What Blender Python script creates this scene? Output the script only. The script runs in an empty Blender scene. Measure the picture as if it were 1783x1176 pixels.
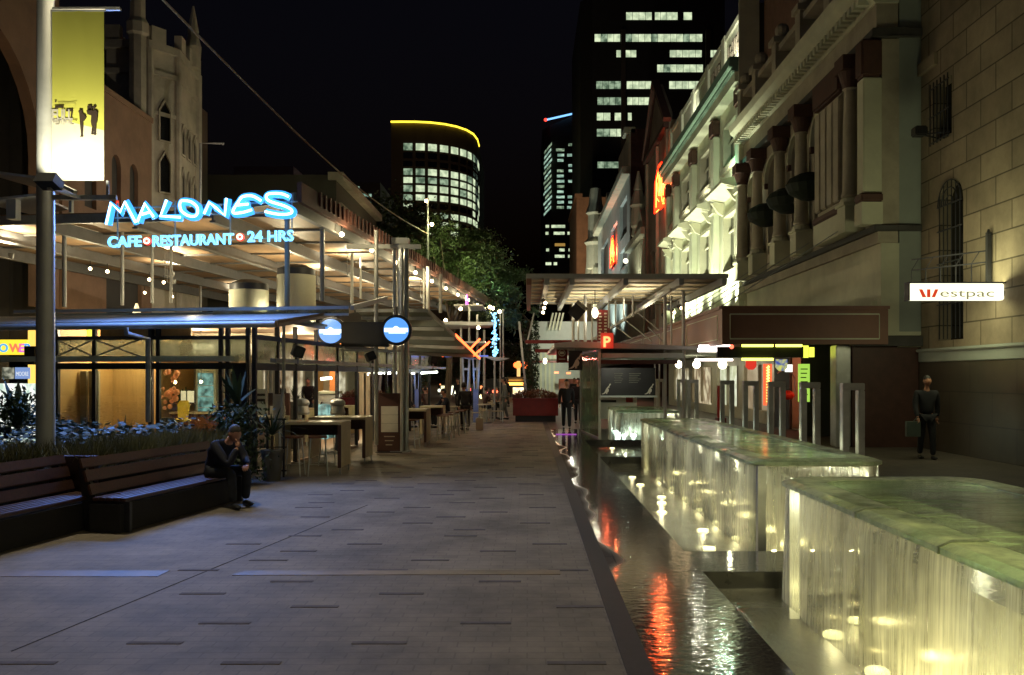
import bpy, bmesh, math, random
from mathutils import Vector, Matrix
random.seed(7)
R = math.radians
SC = bpy.context.scene
COL = SC.collection
CU, CV, F, CH = 918.0, 655.0, 1500.0, 1.85

def at(u, v, y):
    return Vector(((u-CU)/F*y, y, CH-(v-CV)/F*y))
def gr(u, v, z=0.0):
    d = F*(CH-z)/(v-CV)
    return Vector(((u-CU)/F*d, d, z))
# local frame of the cafe on the left (its front line is turned 5.8 degrees)
LO, LA, LB = Vector((-4.63, 15.86, 0)), Vector((.101, .995, 0)), Vector((-.995, .101, 0))
def L(s, t, z=0.0):
    p = LO+LA*s+LB*t
    return Vector((p.x, p.y, z))

# ---------------------------------------------------------------- materials
def _nt(name):
    m = bpy.data.materials.new(name); m.use_nodes = True
    nt = m.node_tree
    return m, nt, nt.nodes['Principled BSDF']
def mat(name, col, rough=.6, metal=0.0, var=.25, scale=3.0, bump=.1, bscale=None, stretch=None, spec=.5, col2=None, coat=0, det=5):
    m, nt, b = _nt(name)
    N, K = nt.nodes, nt.links
    tc = N.new('ShaderNodeTexCoord'); mp = N.new('ShaderNodeMapping')
    K.new(tc.outputs['Object'], mp.inputs['Vector'])
    if stretch: mp.inputs['Scale'].default_value = stretch
    no = N.new('ShaderNodeTexNoise'); no.inputs['Scale'].default_value = scale; no.inputs['Detail'].default_value = det
    no.inputs['Roughness'].default_value = .65
    K.new(mp.outputs[0], no.inputs['Vector'])
    mr = N.new('ShaderNodeMapRange'); mr.inputs['From Min'].default_value = .3; mr.inputs['From Max'].default_value = .7
    K.new(no.outputs['Fac'], mr.inputs['Value'])
    mx = N.new('ShaderNodeMix'); mx.data_type = 'RGBA'
    c2 = col2 or tuple(c*(1-var) for c in col)
    mx.inputs[6].default_value = (*c2, 1); mx.inputs[7].default_value = (*[min(1, c*(1+var*.5)) for c in col], 1)
    K.new(mr.outputs[0], mx.inputs[0]); K.new(mx.outputs[2], b.inputs['Base Color'])
    b.inputs['Metallic'].default_value = metal
    b.inputs['Specular IOR Level'].default_value = spec
    b.inputs['Coat Weight'].default_value = coat
    rr = N.new('ShaderNodeMapRange'); rr.inputs['To Min'].default_value = max(.03, rough-.12); rr.inputs['To Max'].default_value = min(1, rough+.12)
    K.new(no.outputs['Fac'], rr.inputs['Value']); K.new(rr.outputs[0], b.inputs['Roughness'])
    if bump:
        n2 = N.new('ShaderNodeTexNoise'); n2.inputs['Scale'].default_value = bscale or scale*6; n2.inputs['Detail'].default_value = 4
        K.new(mp.outputs[0], n2.inputs['Vector'])
        bp = N.new('ShaderNodeBump'); bp.inputs['Strength'].default_value = bump; bp.inputs['Distance'].default_value = .02
        K.new(n2.outputs['Fac'], bp.inputs['Height']); K.new(bp.outputs[0], b.inputs['Normal'])
    return m
def em(name, col, s, base=(.1, .1, .1)):
    m, nt, b = _nt(name)
    b.inputs['Base Color'].default_value = (*base, 1)
    b.inputs['Emission Color'].default_value = (*col, 1); b.inputs['Emission Strength'].default_value = s
    b.inputs['Roughness'].default_value = .4
    return m
def emn(name, c1, c2, s, scale=2.0, stretch=(1, 1, 1), lo=.4, hi=.62):
    """glowing surface whose brightness is uneven (blinds, furniture behind a window)"""
    m, nt, b = _nt(name); N, K = nt.nodes, nt.links
    tc = N.new('ShaderNodeTexCoord'); mp = N.new('ShaderNodeMapping'); mp.inputs['Scale'].default_value = stretch
    no = N.new('ShaderNodeTexNoise'); no.inputs['Scale'].default_value = scale; no.inputs['Detail'].default_value = 4
    K.new(tc.outputs['Object'], mp.inputs['Vector']); K.new(mp.outputs[0], no.inputs['Vector'])
    mr = N.new('ShaderNodeMapRange'); mr.inputs['From Min'].default_value = lo; mr.inputs['From Max'].default_value = hi
    K.new(no.outputs['Fac'], mr.inputs['Value'])
    mx = N.new('ShaderNodeMix'); mx.data_type = 'RGBA'; mx.inputs[6].default_value = (*c1, 1); mx.inputs[7].default_value = (*c2, 1)
    K.new(mr.outputs[0], mx.inputs[0]); K.new(mx.outputs[2], b.inputs['Emission Color'])
    b.inputs['Base Color'].default_value = (.05, .05, .05, 1)
    b.inputs['Emission Strength'].default_value = s
    return m
def brickmat(name, c1, c2, cm, bw, bh, mortar=.02, off=.5, rough=.8, rot=(0, 0, 0), bump=.4, var=.3, msm=.1, plane='XY', spec=.4, nscale=1.3, bias=0.0):
    m, nt, b = _nt(name); N, K = nt.nodes, nt.links
    tc = N.new('ShaderNodeTexCoord'); sp = N.new('ShaderNodeSeparateXYZ'); cb = N.new('ShaderNodeCombineXYZ')
    K.new(tc.outputs['Object'], sp.inputs[0])
    a, c = {'XY': (0, 1), 'YZ': (1, 2), 'XZ': (0, 2)}[plane]
    K.new(sp.outputs[a], cb.inputs[0]); K.new(sp.outputs[c], cb.inputs[1])
    br = N.new('ShaderNodeTexBrick'); K.new(cb.outputs[0], br.inputs['Vector'])
    br.inputs['Color1'].default_value = (*c1, 1); br.inputs['Color2'].default_value = (*c2, 1); br.inputs['Mortar'].default_value = (*cm, 1)
    br.inputs['Scale'].default_value = 1; br.inputs['Brick Width'].default_value = bw; br.inputs['Row Height'].default_value = bh
    br.inputs['Mortar Size'].default_value = mortar; br.inputs['Mortar Smooth'].default_value = msm; br.offset = off
    br.inputs['Bias'].default_value = bias
    no = N.new('ShaderNodeTexNoise'); no.inputs['Scale'].default_value = nscale; no.inputs['Detail'].default_value = 8; no.inputs['Roughness'].default_value = .7
    K.new(tc.outputs['Object'], no.inputs['Vector'])
    mr = N.new('ShaderNodeMapRange'); mr.inputs['From Min'].default_value = .3; mr.inputs['From Max'].default_value = .7
    mr.inputs['To Min'].default_value = 1-var; mr.inputs['To Max'].default_value = 1+var*.5
    K.new(no.outputs['Fac'], mr.inputs['Value'])
    mu = N.new('ShaderNodeMix'); mu.data_type = 'RGBA'; mu.blend_type = 'MULTIPLY'; mu.inputs[0].default_value = 1
    K.new(br.outputs['Color'], mu.inputs[6]); K.new(mr.outputs[0], mu.inputs[7]); K.new(mu.outputs[2], b.inputs['Base Color'])
    b.inputs['Roughness'].default_value = rough; b.inputs['Specular IOR Level'].default_value = spec
    n2 = N.new('ShaderNodeTexNoise'); n2.inputs['Scale'].default_value = 40; K.new(tc.outputs['Object'], n2.inputs['Vector'])
    ad = N.new('ShaderNodeMath'); ad.operation = 'MULTIPLY_ADD'; ad.inputs[1].default_value = -1.0
    K.new(br.outputs['Fac'], ad.inputs[0])
    sc = N.new('ShaderNodeMath'); sc.operation = 'MULTIPLY'; sc.inputs[1].default_value = .35
    K.new(n2.outputs['Fac'], sc.inputs[0]); K.new(sc.outputs[0], ad.inputs[2])
    bp = N.new('ShaderNodeBump'); bp.inputs['Strength'].default_value = bump; bp.inputs['Distance'].default_value = .01
    K.new(ad.outputs[0], bp.inputs['Height']); K.new(bp.outputs[0], b.inputs['Normal'])
    return m
def clearmat(name, tint=(.9, .95, .92), gl=.12, rough=.05, bump=.0, bscale=(8, 8, 8), diff=0.0, dcol=(.7, .75, .6), streak=None, fres=1.45, dlo=0.0):
    """thin clear sheet: see-through + reflection, optionally with milky streaks"""
    m = bpy.data.materials.new(name); m.use_nodes = True
    nt = m.node_tree; N, K = nt.nodes, nt.links; N.clear()
    out = N.new('ShaderNodeOutputMaterial'); tr = N.new('ShaderNodeBsdfTransparent'); tr.inputs[0].default_value = (*tint, 1)
    go = N.new('ShaderNodeBsdfGlossy'); go.inputs['Roughness'].default_value = rough; go.inputs['Color'].default_value = (1, 1, 1, 1)
    fr = N.new('ShaderNodeFresnel'); fr.inputs['IOR'].default_value = fres
    ad = N.new('ShaderNodeMath'); ad.operation = 'ADD'; ad.use_clamp = True; ad.inputs[1].default_value = gl
    K.new(fr.outputs[0], ad.inputs[0])
    mx = N.new('ShaderNodeMixShader'); K.new(ad.outputs[0], mx.inputs[0]); K.new(tr.outputs[0], mx.inputs[1]); K.new(go.outputs[0], mx.inputs[2])
    last = mx
    tc = N.new('ShaderNodeTexCoord'); mp = N.new('ShaderNodeMapping'); mp.inputs['Scale'].default_value = bscale
    K.new(tc.outputs['Object'], mp.inputs['Vector'])
    no = N.new('ShaderNodeTexNoise'); no.inputs['Scale'].default_value = 1; no.inputs['Detail'].default_value = 6; no.inputs['Roughness'].default_value = .7
    K.new(mp.outputs[0], no.inputs['Vector'])
    if bump:
        bp = N.new('ShaderNodeBump'); bp.inputs['Strength'].default_value = bump; bp.inputs['Distance'].default_value = .03
        K.new(no.outputs['Fac'], bp.inputs['Height']); K.new(bp.outputs[0], go.inputs['Normal']); K.new(bp.outputs[0], fr.inputs['Normal'])
    if diff:
        df = N.new('ShaderNodeBsdfDiffuse'); df.inputs[0].default_value = (*dcol, 1)
        tl = N.new('ShaderNodeBsdfTranslucent'); tl.inputs[0].default_value = (*dcol, 1)
        m2 = N.new('ShaderNodeMixShader'); m2.inputs[0].default_value = .5; K.new(df.outputs[0], m2.inputs[1]); K.new(tl.outputs[0], m2.inputs[2])
        mr = N.new('ShaderNodeMapRange'); mr.inputs['From Min'].default_value = .35; mr.inputs['From Max'].default_value = .68
        mr.inputs['To Min'].default_value = dlo; mr.inputs['To Max'].default_value = diff
        K.new(no.outputs['Fac'], mr.inputs['Value'])
        nb = N.new('ShaderNodeTexNoise'); nb.inputs['Scale'].default_value = 1.7; nb.inputs['Detail'].default_value = 3; K.new(tc.outputs['Object'], nb.inputs['Vector'])
        mb2 = N.new('ShaderNodeMapRange'); mb2.inputs['From Min'].default_value = .35; mb2.inputs['From Max'].default_value = .65; mb2.inputs['To Min'].default_value = .45; mb2.inputs['To Max'].default_value = 1.35
        K.new(nb.outputs['Fac'], mb2.inputs['Value']); ml = N.new('ShaderNodeMath'); ml.operation = 'MULTIPLY'; ml.use_clamp = True
        K.new(mr.outputs[0], ml.inputs[0]); K.new(mb2.outputs[0], ml.inputs[1])
        m3 = N.new('ShaderNodeMixShader'); K.new(ml.outputs[0], m3.inputs[0]); K.new(last.outputs[0], m3.inputs[1]); K.new(m2.outputs[0], m3.inputs[2])
        last = m3
    K.new(last.outputs[0], out.inputs['Surface'])
    return m

# ---------------------------------------------------------------- mesh builder
class MB:
    def __init__(s): s.v = []; s.f = []
    def add(s, vs, fs):
        o = len(s.v); s.v += [Vector(p) for p in vs]; s.f += [tuple(i+o for i in f) for f in fs]; return s
    def B(s, x0, x1, y0, y1, z0, z1):
        x0, x1 = sorted((x0, x1)); y0, y1 = sorted((y0, y1)); z0, z1 = sorted((z0, z1))
        return s.add([(x0, y0, z0), (x1, y0, z0), (x1, y1, z0), (x0, y1, z0), (x0, y0, z1), (x1, y0, z1), (x1, y1, z1), (x0, y1, z1)],
                     [(0, 3, 2, 1), (4, 5, 6, 7), (0, 1, 5, 4), (1, 2, 6, 5), (2, 3, 7, 6), (3, 0, 4, 7)])
    def prism(s, pts, ext):
        """polygon (list of 3D points) extruded by vector ext"""
        ext = Vector(ext); pts = [Vector(p) for p in pts]; n = len(pts)
        nrm = Vector((0, 0, 0))
        for i in range(n): nrm += pts[i].cross(pts[(i+1) % n])
        if nrm.dot(ext) > 0: pts = pts[::-1]
        return s.add(pts+[p+ext for p in pts], [tuple(range(n)), tuple(range(2*n-1, n-1, -1))]+[(i, i+n, (i+1) % n+n, (i+1) % n) for i in range(n)])
    def beam(s, p, q, w, h, up=(0, 0, 1)):
        p, q = Vector(p), Vector(q); d = (q-p).normalized(); up = Vector(up)
        if abs(d.dot(up)) > .99: up = Vector((0, 1, 0))
        x = d.cross(up).normalized()*w/2; y = x.cross(d).normalized()*h/2
        vs = [p-x-y, p+x-y, p+x+y, p-x+y, q-x-y, q+x-y, q+x+y, q-x+y]
        return s.add(vs, [(0, 1, 2, 3), (7, 6, 5, 4), (0, 4, 5, 1), (1, 5, 6, 2), (2, 6, 7, 3), (3, 7, 4, 0)])
    def tube(s, pts, r, n=10, r1=None, cap=True, closed=False):
        pts = [Vector(p) for p in pts]; m = len(pts); o = len(s.v); prev = None; rings = []
        for i, p in enumerate(pts):
            if closed: d = pts[(i+1) % m]-pts[i-1]
            else: d = (pts[min(i+1, m-1)]-pts[max(i-1, 0)])
            d.normalize()
            if prev is None:
                a = Vector((0, 0, 1)) if abs(d.z) < .9 else Vector((1, 0, 0)); x = d.cross(a).normalized()
            else:
                x = (prev-d*prev.dot(d)).normalized()
            prev = x; y = d.cross(x)
            rr = r if r1 is None else r+(r1-r)*i/(m-1)
            if isinstance(r, (list, tuple)): rr = r[i]
            for k in range(n):
                t = 2*math.pi*k/n; s.v.append(p+x*math.cos(t)*rr+y*math.sin(t)*rr)
        for i in range(m if closed else m-1):
            for k in range(n):
                a0 = o+i*n+k; a1 = o+i*n+(k+1) % n; b0 = o+((i+1) % m)*n+k; b1 = o+((i+1) % m)*n+(k+1) % n
                s.f.append((a0, b0, b1, a1)[::-1])
        if cap and not closed:
            s.f.append(tuple(range(o, o+n))[::-1]); s.f.append(tuple(range(o+(m-1)*n, o+m*n)))
        return s
    def lathe(s, c, prof, n=20):
        """prof: list of (radius, z) from bottom to top"""
        c = Vector(c); o = len(s.v)
        for r, z in prof:
            for k in range(n):
                t = 2*math.pi*k/n; s.v.append(c+Vector((r*math.cos(t), r*math.sin(t), z)))
        for i in range(len(prof)-1):
            for k in range(n): s.f.append((o+i*n+k, o+i*n+(k+1) % n, o+(i+1)*n+(k+1) % n, o+(i+1)*n+k))
        s.f.append(tuple(range(o, o+n))[::-1]); s.f.append(tuple(range(o+(len(prof)-1)*n, o+len(prof)*n)))
        return s
    def ball(s, c, r, n=12, m=8, sz=(1, 1, 1)):
        c = Vector(c); o = len(s.v); s.v.append(c-Vector((0, 0, r*sz[2])))
        for i in range(1, m):
            ph = math.pi*i/m-math.pi/2
            for k in range(n):
                t = 2*math.pi*k/n; s.v.append(c+Vector((r*sz[0]*math.cos(ph)*math.cos(t), r*sz[1]*math.cos(ph)*math.sin(t), r*sz[2]*math.sin(ph))))
        s.v.append(c+Vector((0, 0, r*sz[2]))); e = len(s.v)-1
        for k in range(n): s.f.append((o, o+1+(k+1) % n, o+1+k)); s.f.append((e, e-n+k, e-n+(k+1) % n))
        for i in range(m-2):
            for k in range(n):
                a = o+1+i*n; s.f.append((a+k, a+(k+1) % n, a+n+(k+1) % n, a+n+k))
        return s
    def quad(s, a, b, c, d): return s.add([a, b, c, d], [(0, 1, 2, 3)])
    def leaf(s, p, d, w, up=None):
        """a four-sided leaf blade starting at p along d with width w"""
        p, d = Vector(p), Vector(d)
        x = d.cross(up or Vector((random.uniform(-1, 1), random.uniform(-1, 1), random.uniform(-1, 1)))).normalized()*w/2
        return s.add([p, p+d*.45+x, p+d, p+d*.45-x], [(0, 1, 2, 3)])
    def blade(s, pts, w):
        """long arching blade through pts, tapering to the tip"""
        pts = [Vector(p) for p in pts]; n = len(pts); o = len(s.v)
        sd = (pts[-1]-pts[0]).cross(Vector((0, 0, 1)))
        sd = sd.normalized() if sd.length > 1e-5 else Vector((1, 0, 0))
        for i, p in enumerate(pts):
            ww = w*(math.sin(math.pi*min(.98, (i/(n-1))*.8+.18)))/2
            s.v += [p-sd*ww, p+sd*ww]
        for i in range(n-1): s.f.append((o+2*i, o+2*i+1, o+2*i+3, o+2*i+2))
        return s

ORG = {}
def _org(o): return ORG.get(o.name, Vector((0, 0, 0))) if o else Vector((0, 0, 0))
def build(name, mb, m, parent=None, smooth=False, bevel=0.0):
    me = bpy.data.meshes.new(name)
    og = _org(parent)
    me.from_pydata([p-og for p in mb.v], [], mb.f); me.update()
    if bevel:
        bm = bmesh.new(); bm.from_mesh(me); bmesh.ops.remove_doubles(bm, verts=bm.verts, dist=1e-5)
        bmesh.ops.bevel(bm, geom=[e for e in bm.edges if e.calc_face_angle(0) > .5], offset=bevel, segments=2, affect='EDGES', clamp_overlap=True)
        bm.to_mesh(me); bm.free()
    if smooth:
        me.polygons.foreach_set('use_smooth', [True]*len(me.polygons))
        if smooth != 'all': me.set_sharp_from_angle(angle=R(40))
    o = bpy.data.objects.new(name, me); COL.objects.link(o)
    me.materials.append(m)
    if parent: o.parent = parent; ORG[o.name] = og.copy()
    return o
def tag(o, label=None, cat=None, group=None, kind=None):
    if label: o['label'] = label
    if cat: o['category'] = cat
    if group: o['group'] = group
    if kind: o['kind'] = kind
    return o
def thing(name, loc, label, cat, group=None):
    o = bpy.data.objects.new(name, None); COL.objects.link(o); o.empty_display_size = .1
    o.location = loc; ORG[o.name] = Vector(loc)
    return tag(o, label, cat, group)
def solo(name, mb, m, label, cat, group=None, **k): return tag(build(name, mb, m, None, **k), label, cat, group)
def struct(name, mb, m, **k): return tag(build(name, mb, m, None, **k), kind='structure')
def dup(root, loc, rotz=None, label=None, scale=None):
    r = root.copy(); COL.objects.link(r); r.location = loc
    if rotz is not None: r.rotation_euler = (0, 0, rotz)
    if scale: r.scale = (scale,)*3 if not isinstance(scale, tuple) else scale
    if label: r['label'] = label
    for ch in list(root.children):
        c = ch.copy(); COL.objects.link(c); c.parent = r
        for g in list(ch.children):
            d = g.copy(); COL.objects.link(d); d.parent = c
    return r
def evalmesh(o):
    dg = bpy.context.evaluated_depsgraph_get(); dg.update()
    me = bpy.data.meshes.new_from_object(o.evaluated_get(dg)); return me
def textmesh(txt, size, ext=.01, spacing=1.0, bold=0.0, shear=0.0):
    """returns (verts, faces, width): text in the XZ plane, centred in x, baseline at 0, facing -Y"""
    cu = bpy.data.curves.new('t', 'FONT'); cu.body = txt; cu.size = size; cu.extrude = ext; cu.space_character = spacing; cu.offset = bold; cu.shear = shear
    cu.resolution_u = 3
    o = bpy.data.objects.new('t', cu); COL.objects.link(o); me = evalmesh(o)
    vs = [Vector((v.co.x, -v.co.z, v.co.y)) for v in me.vertices]; fs = [tuple(p.vertices) for p in me.polygons]
    bpy.data.objects.remove(o); bpy.data.meshes.remove(me)
    if not vs: return [], [], 0
    a = min(v.x for v in vs); b = max(v.x for v in vs)
    return [v-Vector(((a+b)/2, 0, 0)) for v in vs], fs, b-a
def put_text(mb, txt, size, pos, xdir=(1, 0, 0), width=None, **k):
    vs, fs, w = textmesh(txt, size, **k)
    x = Vector(xdir).normalized(); n = x.cross(Vector((0, 0, 1)))   # outward is n (for x=+X it is -Y)
    f = width/w if width and w else 1
    mb.add([Vector(pos)+x*v.x*f-n*v.y+Vector((0, 0, v.z)) for v in vs], fs); return mb
def lamp(kind, loc, power, col=(1, .9, .7), size=.1, target=None, spot=None, blend=.6, name='lamp_light'):
    ld = bpy.data.lights.new(name, kind); ld.energy = power; ld.color = col
    if kind in ('POINT', 'SPOT'): ld.shadow_soft_size = size if size >= .5 else min(size, .025)
    if kind == 'AREA': ld.size = size
    if kind == 'SPOT': ld.spot_size = R(spot or 90); ld.spot_blend = blend
    o = bpy.data.objects.new(name, ld); COL.objects.link(o); o.location = loc
    if target is not None:
        o.rotation_euler = (Vector(target)-Vector(loc)).to_track_quat('-Z', 'Y').to_euler()
    return o
def wallx(mb, X, th, y0, y1, z0, z1, ops):
    """wall whose face is the plane x=X and whose body goes th behind it, with rectangular openings (ya,yb,za,zb)"""
    ys = sorted(set([y0, y1]+[min(max(q, y0), y1) for o in ops for q in o[:2]]))
    for a, b in zip(ys, ys[1:]):
        if b-a < 1e-4: continue
        cz = z0
        for o in sorted([o for o in ops if o[0] <= a+1e-5 and o[1] >= b-1e-5], key=lambda o: o[2]):
            if o[2] > cz: mb.B(X, X+th, a, b, cz, o[2])
            cz = max(cz, o[3])
        if cz < z1: mb.B(X, X+th, a, b, cz, z1)
    return mb
def wally(mb, Y, th, x0, x1, z0, z1, ops):
    t = MB(); wallx(t, 0, th, x0, x1, z0, z1, ops)
    mb.add([(p.y, Y+p.x, p.z) for p in t.v], [f[::-1] for f in t.f]); return mb
def archfill(mb, X, th, ya, yb, zs, zt, n=10):
    """fills the corners above an arch springing at zs, crown at zt, between ya and yb on plane x=X"""
    c = (ya+yb)/2; r = (yb-ya)/2; h = zt-zs
    for i in range(n):
        a0 = math.pi*i/n; a1 = math.pi*(i+1)/n
        p = (c-r*math.cos(a0), zs+h*math.sin(a0)); q = (c-r*math.cos(a1), zs+h*math.sin(a1))
        mb.prism([(X, p[0], p[1]), (X, q[0], q[1]), (X, q[0], zt), (X, p[0], zt)], (th, 0, 0))
    return mb
# ================================================================ camera, world, render
cam = bpy.data.cameras.new('Camera'); co = bpy.data.objects.new('Camera', cam); COL.objects.link(co)
co.location = (0, 0, CH); co.rotation_euler = (R(90), 0, 0)
cam.sensor_width = 36; cam.lens = 36*F/1783; cam.shift_x = (891.5-CU)/1783; cam.shift_y = (CV-588)/1783
cam.clip_end = 3000; cam.clip_start = .05; SC.camera = co
w = bpy.data.worlds.new('World'); SC.world = w; w.use_nodes = True
bg = w.node_tree.nodes['Background']; sky = w.node_tree.nodes.new('ShaderNodeTexSky')
sky.sky_type = 'NISHITA'; sky.sun_disc = False; sky.sun_elevation = R(-3.2); sky.sun_rotation = R(200); sky.altitude = 20
tint = w.node_tree.nodes.new('ShaderNodeMix'); tint.data_type = 'RGBA'; tint.blend_type = 'MULTIPLY'; tint.inputs[0].default_value = 1; tint.inputs[7].default_value = (.85, .85, 1.2, 1)
w.node_tree.links.new(sky.outputs[0], tint.inputs[6]); w.node_tree.links.new(tint.outputs[2], bg.inputs['Color']); bg.inputs['Strength'].default_value = .055
SC.view_settings.view_transform = 'Standard'; SC.view_settings.look = 'None'; SC.view_settings.exposure = 0; SC.view_settings.gamma = 1
cy = SC.cycles
cy.max_bounces = 8; cy.diffuse_bounces = 3; cy.glossy_bounces = 4; cy.transparent_max_bounces = 12; cy.transmission_bounces = 4
cy.sample_clamp_indirect = 4; cy.caustics_reflective = False; cy.caustics_refractive = False
cy.use_denoising = True
try: cy.use_light_tree = True
except Exception: pass

# ================================================================ materials
M = {}
M['steel'] = mat('brushed_steel', (.55, .56, .55), .35, .85, .2, 4, .05)
M['cbeam'] = mat('canopy_beam_paint', (.2, .2, .2), .5, .2, .2, 5, .05)
M['plinth'] = mat('black_bench_plinth', (.02, .018, .018), .9, 0, .3, 5, .1)
M['gal'] = mat('galvanised_steel', (.42, .43, .42), .5, .5, .25, 5, .08)
M['palesteel'] = mat('pale_painted_steel', (.5, .5, .47), .5, .1, .15, 3, .05)
M['darkmetal'] = mat('dark_metal', (.035, .035, .04), .45, .3, .3, 4, .05)
M['black'] = mat('black_paint', (.012, .012, .014), .5, 0, .3, 5, .05)
M['blackgloss'] = mat('black_gloss', (.01, .01, .012), .15, 0, .3, 5, 0)
M['wood'] = mat('bench_timber', (.065, .027, .017), .5, 0, .45, 2.5, .15, 30, (1, 12, 12))
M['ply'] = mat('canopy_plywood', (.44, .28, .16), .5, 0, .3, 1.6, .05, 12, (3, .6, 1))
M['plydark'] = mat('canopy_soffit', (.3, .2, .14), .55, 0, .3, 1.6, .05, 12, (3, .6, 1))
M['fascia'] = mat('dark_timber_fascia', (.13, .05, .035), .6, 0, .5, 8, .2, None, (1, 6, 1))
M['tabletop'] = mat('pale_table_laminate', (.5, .42, .26), .45, 0, .2, 6, .03)
M['tableside'] = mat('dark_red_timber', (.07, .028, .02), .5, 0, .3, 5, .05)
M['cream'] = mat('cream_render', (.58, .57, .42), .8, 0, .22, .7, .25, 18)
M['white'] = mat('white_render', (.68, .71, .54), .75, 0, .2, .6, .25, 18)
M['paleblue'] = mat('pale_blue_render', (.55, .6, .56), .75, 0, .2, .6, .2, 14)
M['beige'] = mat('beige_render', (.34, .28, .2), .85, 0, .3, .6, .25, 14)
M['greygreen'] = mat('grey_green_render', (.3, .33, .29), .8, 0, .15, .7, .2, 16)
M['dullcream'] = mat('aged_cream_stone', (.42, .37, .28), .8, 0, .3, .9, .25, 16)
M['redbrown'] = mat('red_brown_trim', (.1, .048, .035), .7, 0, .3, 4, .1)
M['brownboard'] = mat('brown_fascia_board', (.26, .13, .09), .55, 0, .2, 1.2, .05)
M['darkstring'] = mat('dark_string_course', (.07, .065, .06), .7, 0, .3, 3, .1)
M['greentrim'] = mat('green_cornice_paint', (.16, .26, .2), .55, 0, .2, 2, .05)
M['goth'] = mat('gothic_stone', (.5, .45, .36), .85, 0, .35, .8, .4, 8)
M['brownwall'] = mat('brown_render', (.28, .17, .11), .85, 0, .3, .8, .3, 9)
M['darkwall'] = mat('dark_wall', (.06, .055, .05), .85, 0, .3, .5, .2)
M['redbrick'] = brickmat('dark_red_brick', (.12, .04, .03), (.09, .03, .025), (.06, .05, .04), .4, .13, .012, plane='XZ')
M['towerdark'] = mat('dark_tower_cladding', (.02, .018, .018), .6, 0, .2, .1, 0)
M['towerpier'] = mat('tower_pier', (.05, .038, .03), .7, 0, .2, .1, 0)
M['towercream'] = mat('round_tower_concrete', (.11, .085, .06), .8, 0, .2, .1, 0)
M['glassdark'] = mat('dark_window_glass', (.012, .014, .016), .12, 0, .3, 2, .02, 3)
M['glass'] = clearmat('clear_glass', (.86, .92, .88), .05, .02)
M['frost'] = clearmat('smoky_clerestory_glass', (.5, .53, .48), .08, .12, diff=.6, dcol=(.5, .52, .42), bscale=(1.2, 1.2, 1.2), dlo=.35)
M['soil'] = mat('dark_soil', (.03, .024, .018), .95, 0, .4, 9, .5)
M['conc'] = mat('dark_concrete', (.1, .095, .085), .8, 0, .3, 2, .2)
M['granite'] = mat('dark_granite', (.05, .042, .045), .6, 0, .4, 9, .06, 60, spec=.3)
M['leafgreen'] = mat('tree_leaf', (.05, .075, .02), .55, 0, .4, 1.5, 0)
M['leafdark'] = mat('dark_leaf', (.035, .06, .022), .6, 0, .4, 2, 0)
M['leafblue'] = mat('groundcover_leaf', (.04, .065, .045), .55, 0, .4, 3, 0)
M['grass'] = mat('dry_tuft_grass', (.13, .125, .05), .7, 0, .4, 4, 0)
M['bark'] = mat('bark', (.1, .075, .05), .9, 0, .4, 5, .6)
M['skin'] = mat('skin', (.45, .22, .14), .55, 0, .1, 8, .02)
M['cloth'] = mat('black_cloth', (.012, .012, .016), .9, 0, .3, 12, .1)
M['navy'] = mat('navy_jacket', (.005, .006, .018), .8, 0, .3, 10, .1)
M['grey'] = mat('grey_cloth', (.16, .16, .13), .9, 0, .3, 10, .1)
M['denim'] = mat('dark_trousers', (.02, .022, .03), .9, 0, .3, 10, .1)
M['hair'] = mat('dark_hair', (.02, .017, .015), .6, 0, .3, 30, .2)
M['greyhair'] = mat('greying_hair', (.04, .034, .03), .7, 0, .3, 30, .2)
M['paper'] = mat('white_paper', (.62, .58, .48), .8, 0, .1, 8, 0)
M['redpaint'] = mat('red_paint', (.16, .012, .012), .5, 0, .3, 2, .05)
M['yellow'] = mat('yellow_plastic', (.75, .55, .05), .5, 0, .1, 4, 0)
M['orange'] = mat('orange_wall', (.55, .17, .03), .6, 0, .1, 1, .02)
M['ochre'] = mat('ochre_panelling', (.5, .3, .11), .6, 0, .2, 1.2, .03, 8, (6, 1, .6))
M['barwood'] = mat('bar_timber', (.16, .06, .03), .4, 0, .3, 3, .05)
M['green'] = mat('green_bottle_glass', (.03, .07, .03), .15, 0, .3, 3, 0)
M['tealglass'] = emn('cool_display_case', (.03, .07, .06), (.3, .6, .55), .9, 5)
M['awn'] = mat('dark_green_awning', (.012, .02, .012), .8, 0, .3, 5, .1)
M['pot'] = mat('terracotta_pot', (.25, .09, .05), .8, 0, .3, 4, .1)
# lights
M['bulb'] = em('warm_bulb', (1, .72, .38), 30)
M['globe'] = em('cream_globe', (1, .92, .62), 7)
M['winlit'] = emn('lit_office_ceiling', (.42, .52, .33), (.8, .92, .6), 1.0, .8, (1, 1, 1))
M['winlit2'] = emn('lit_office_dim', (.1, .16, .1), (.45, .6, .4), .8, .9)
M['wincool'] = emn('lit_office_cool', (.16, .28, .22), (.5, .72, .56), 1.0, .6, (1, 1, 3))
M['tube'] = em('fluorescent_tube', (.95, 1, .8), 9)
M['yellowbox'] = em('yellow_light_box', (.85, .9, .08), 1.6)

# ================================================================ ground
XL, XR = 1.66, 4.45
BAS = [(.6, 8.15), (9.1, 19.75), (20.6, 25.0)]
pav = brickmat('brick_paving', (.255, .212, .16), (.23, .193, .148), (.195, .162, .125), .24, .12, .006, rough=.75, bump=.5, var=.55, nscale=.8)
b = MB(); b.add([(-400, -40, 0), (.78, -40, 0), (.78, 400, 0), (-400, 400, 0)], [(0, 1, 2, 3)])
struct('ground', b, pav)
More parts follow.
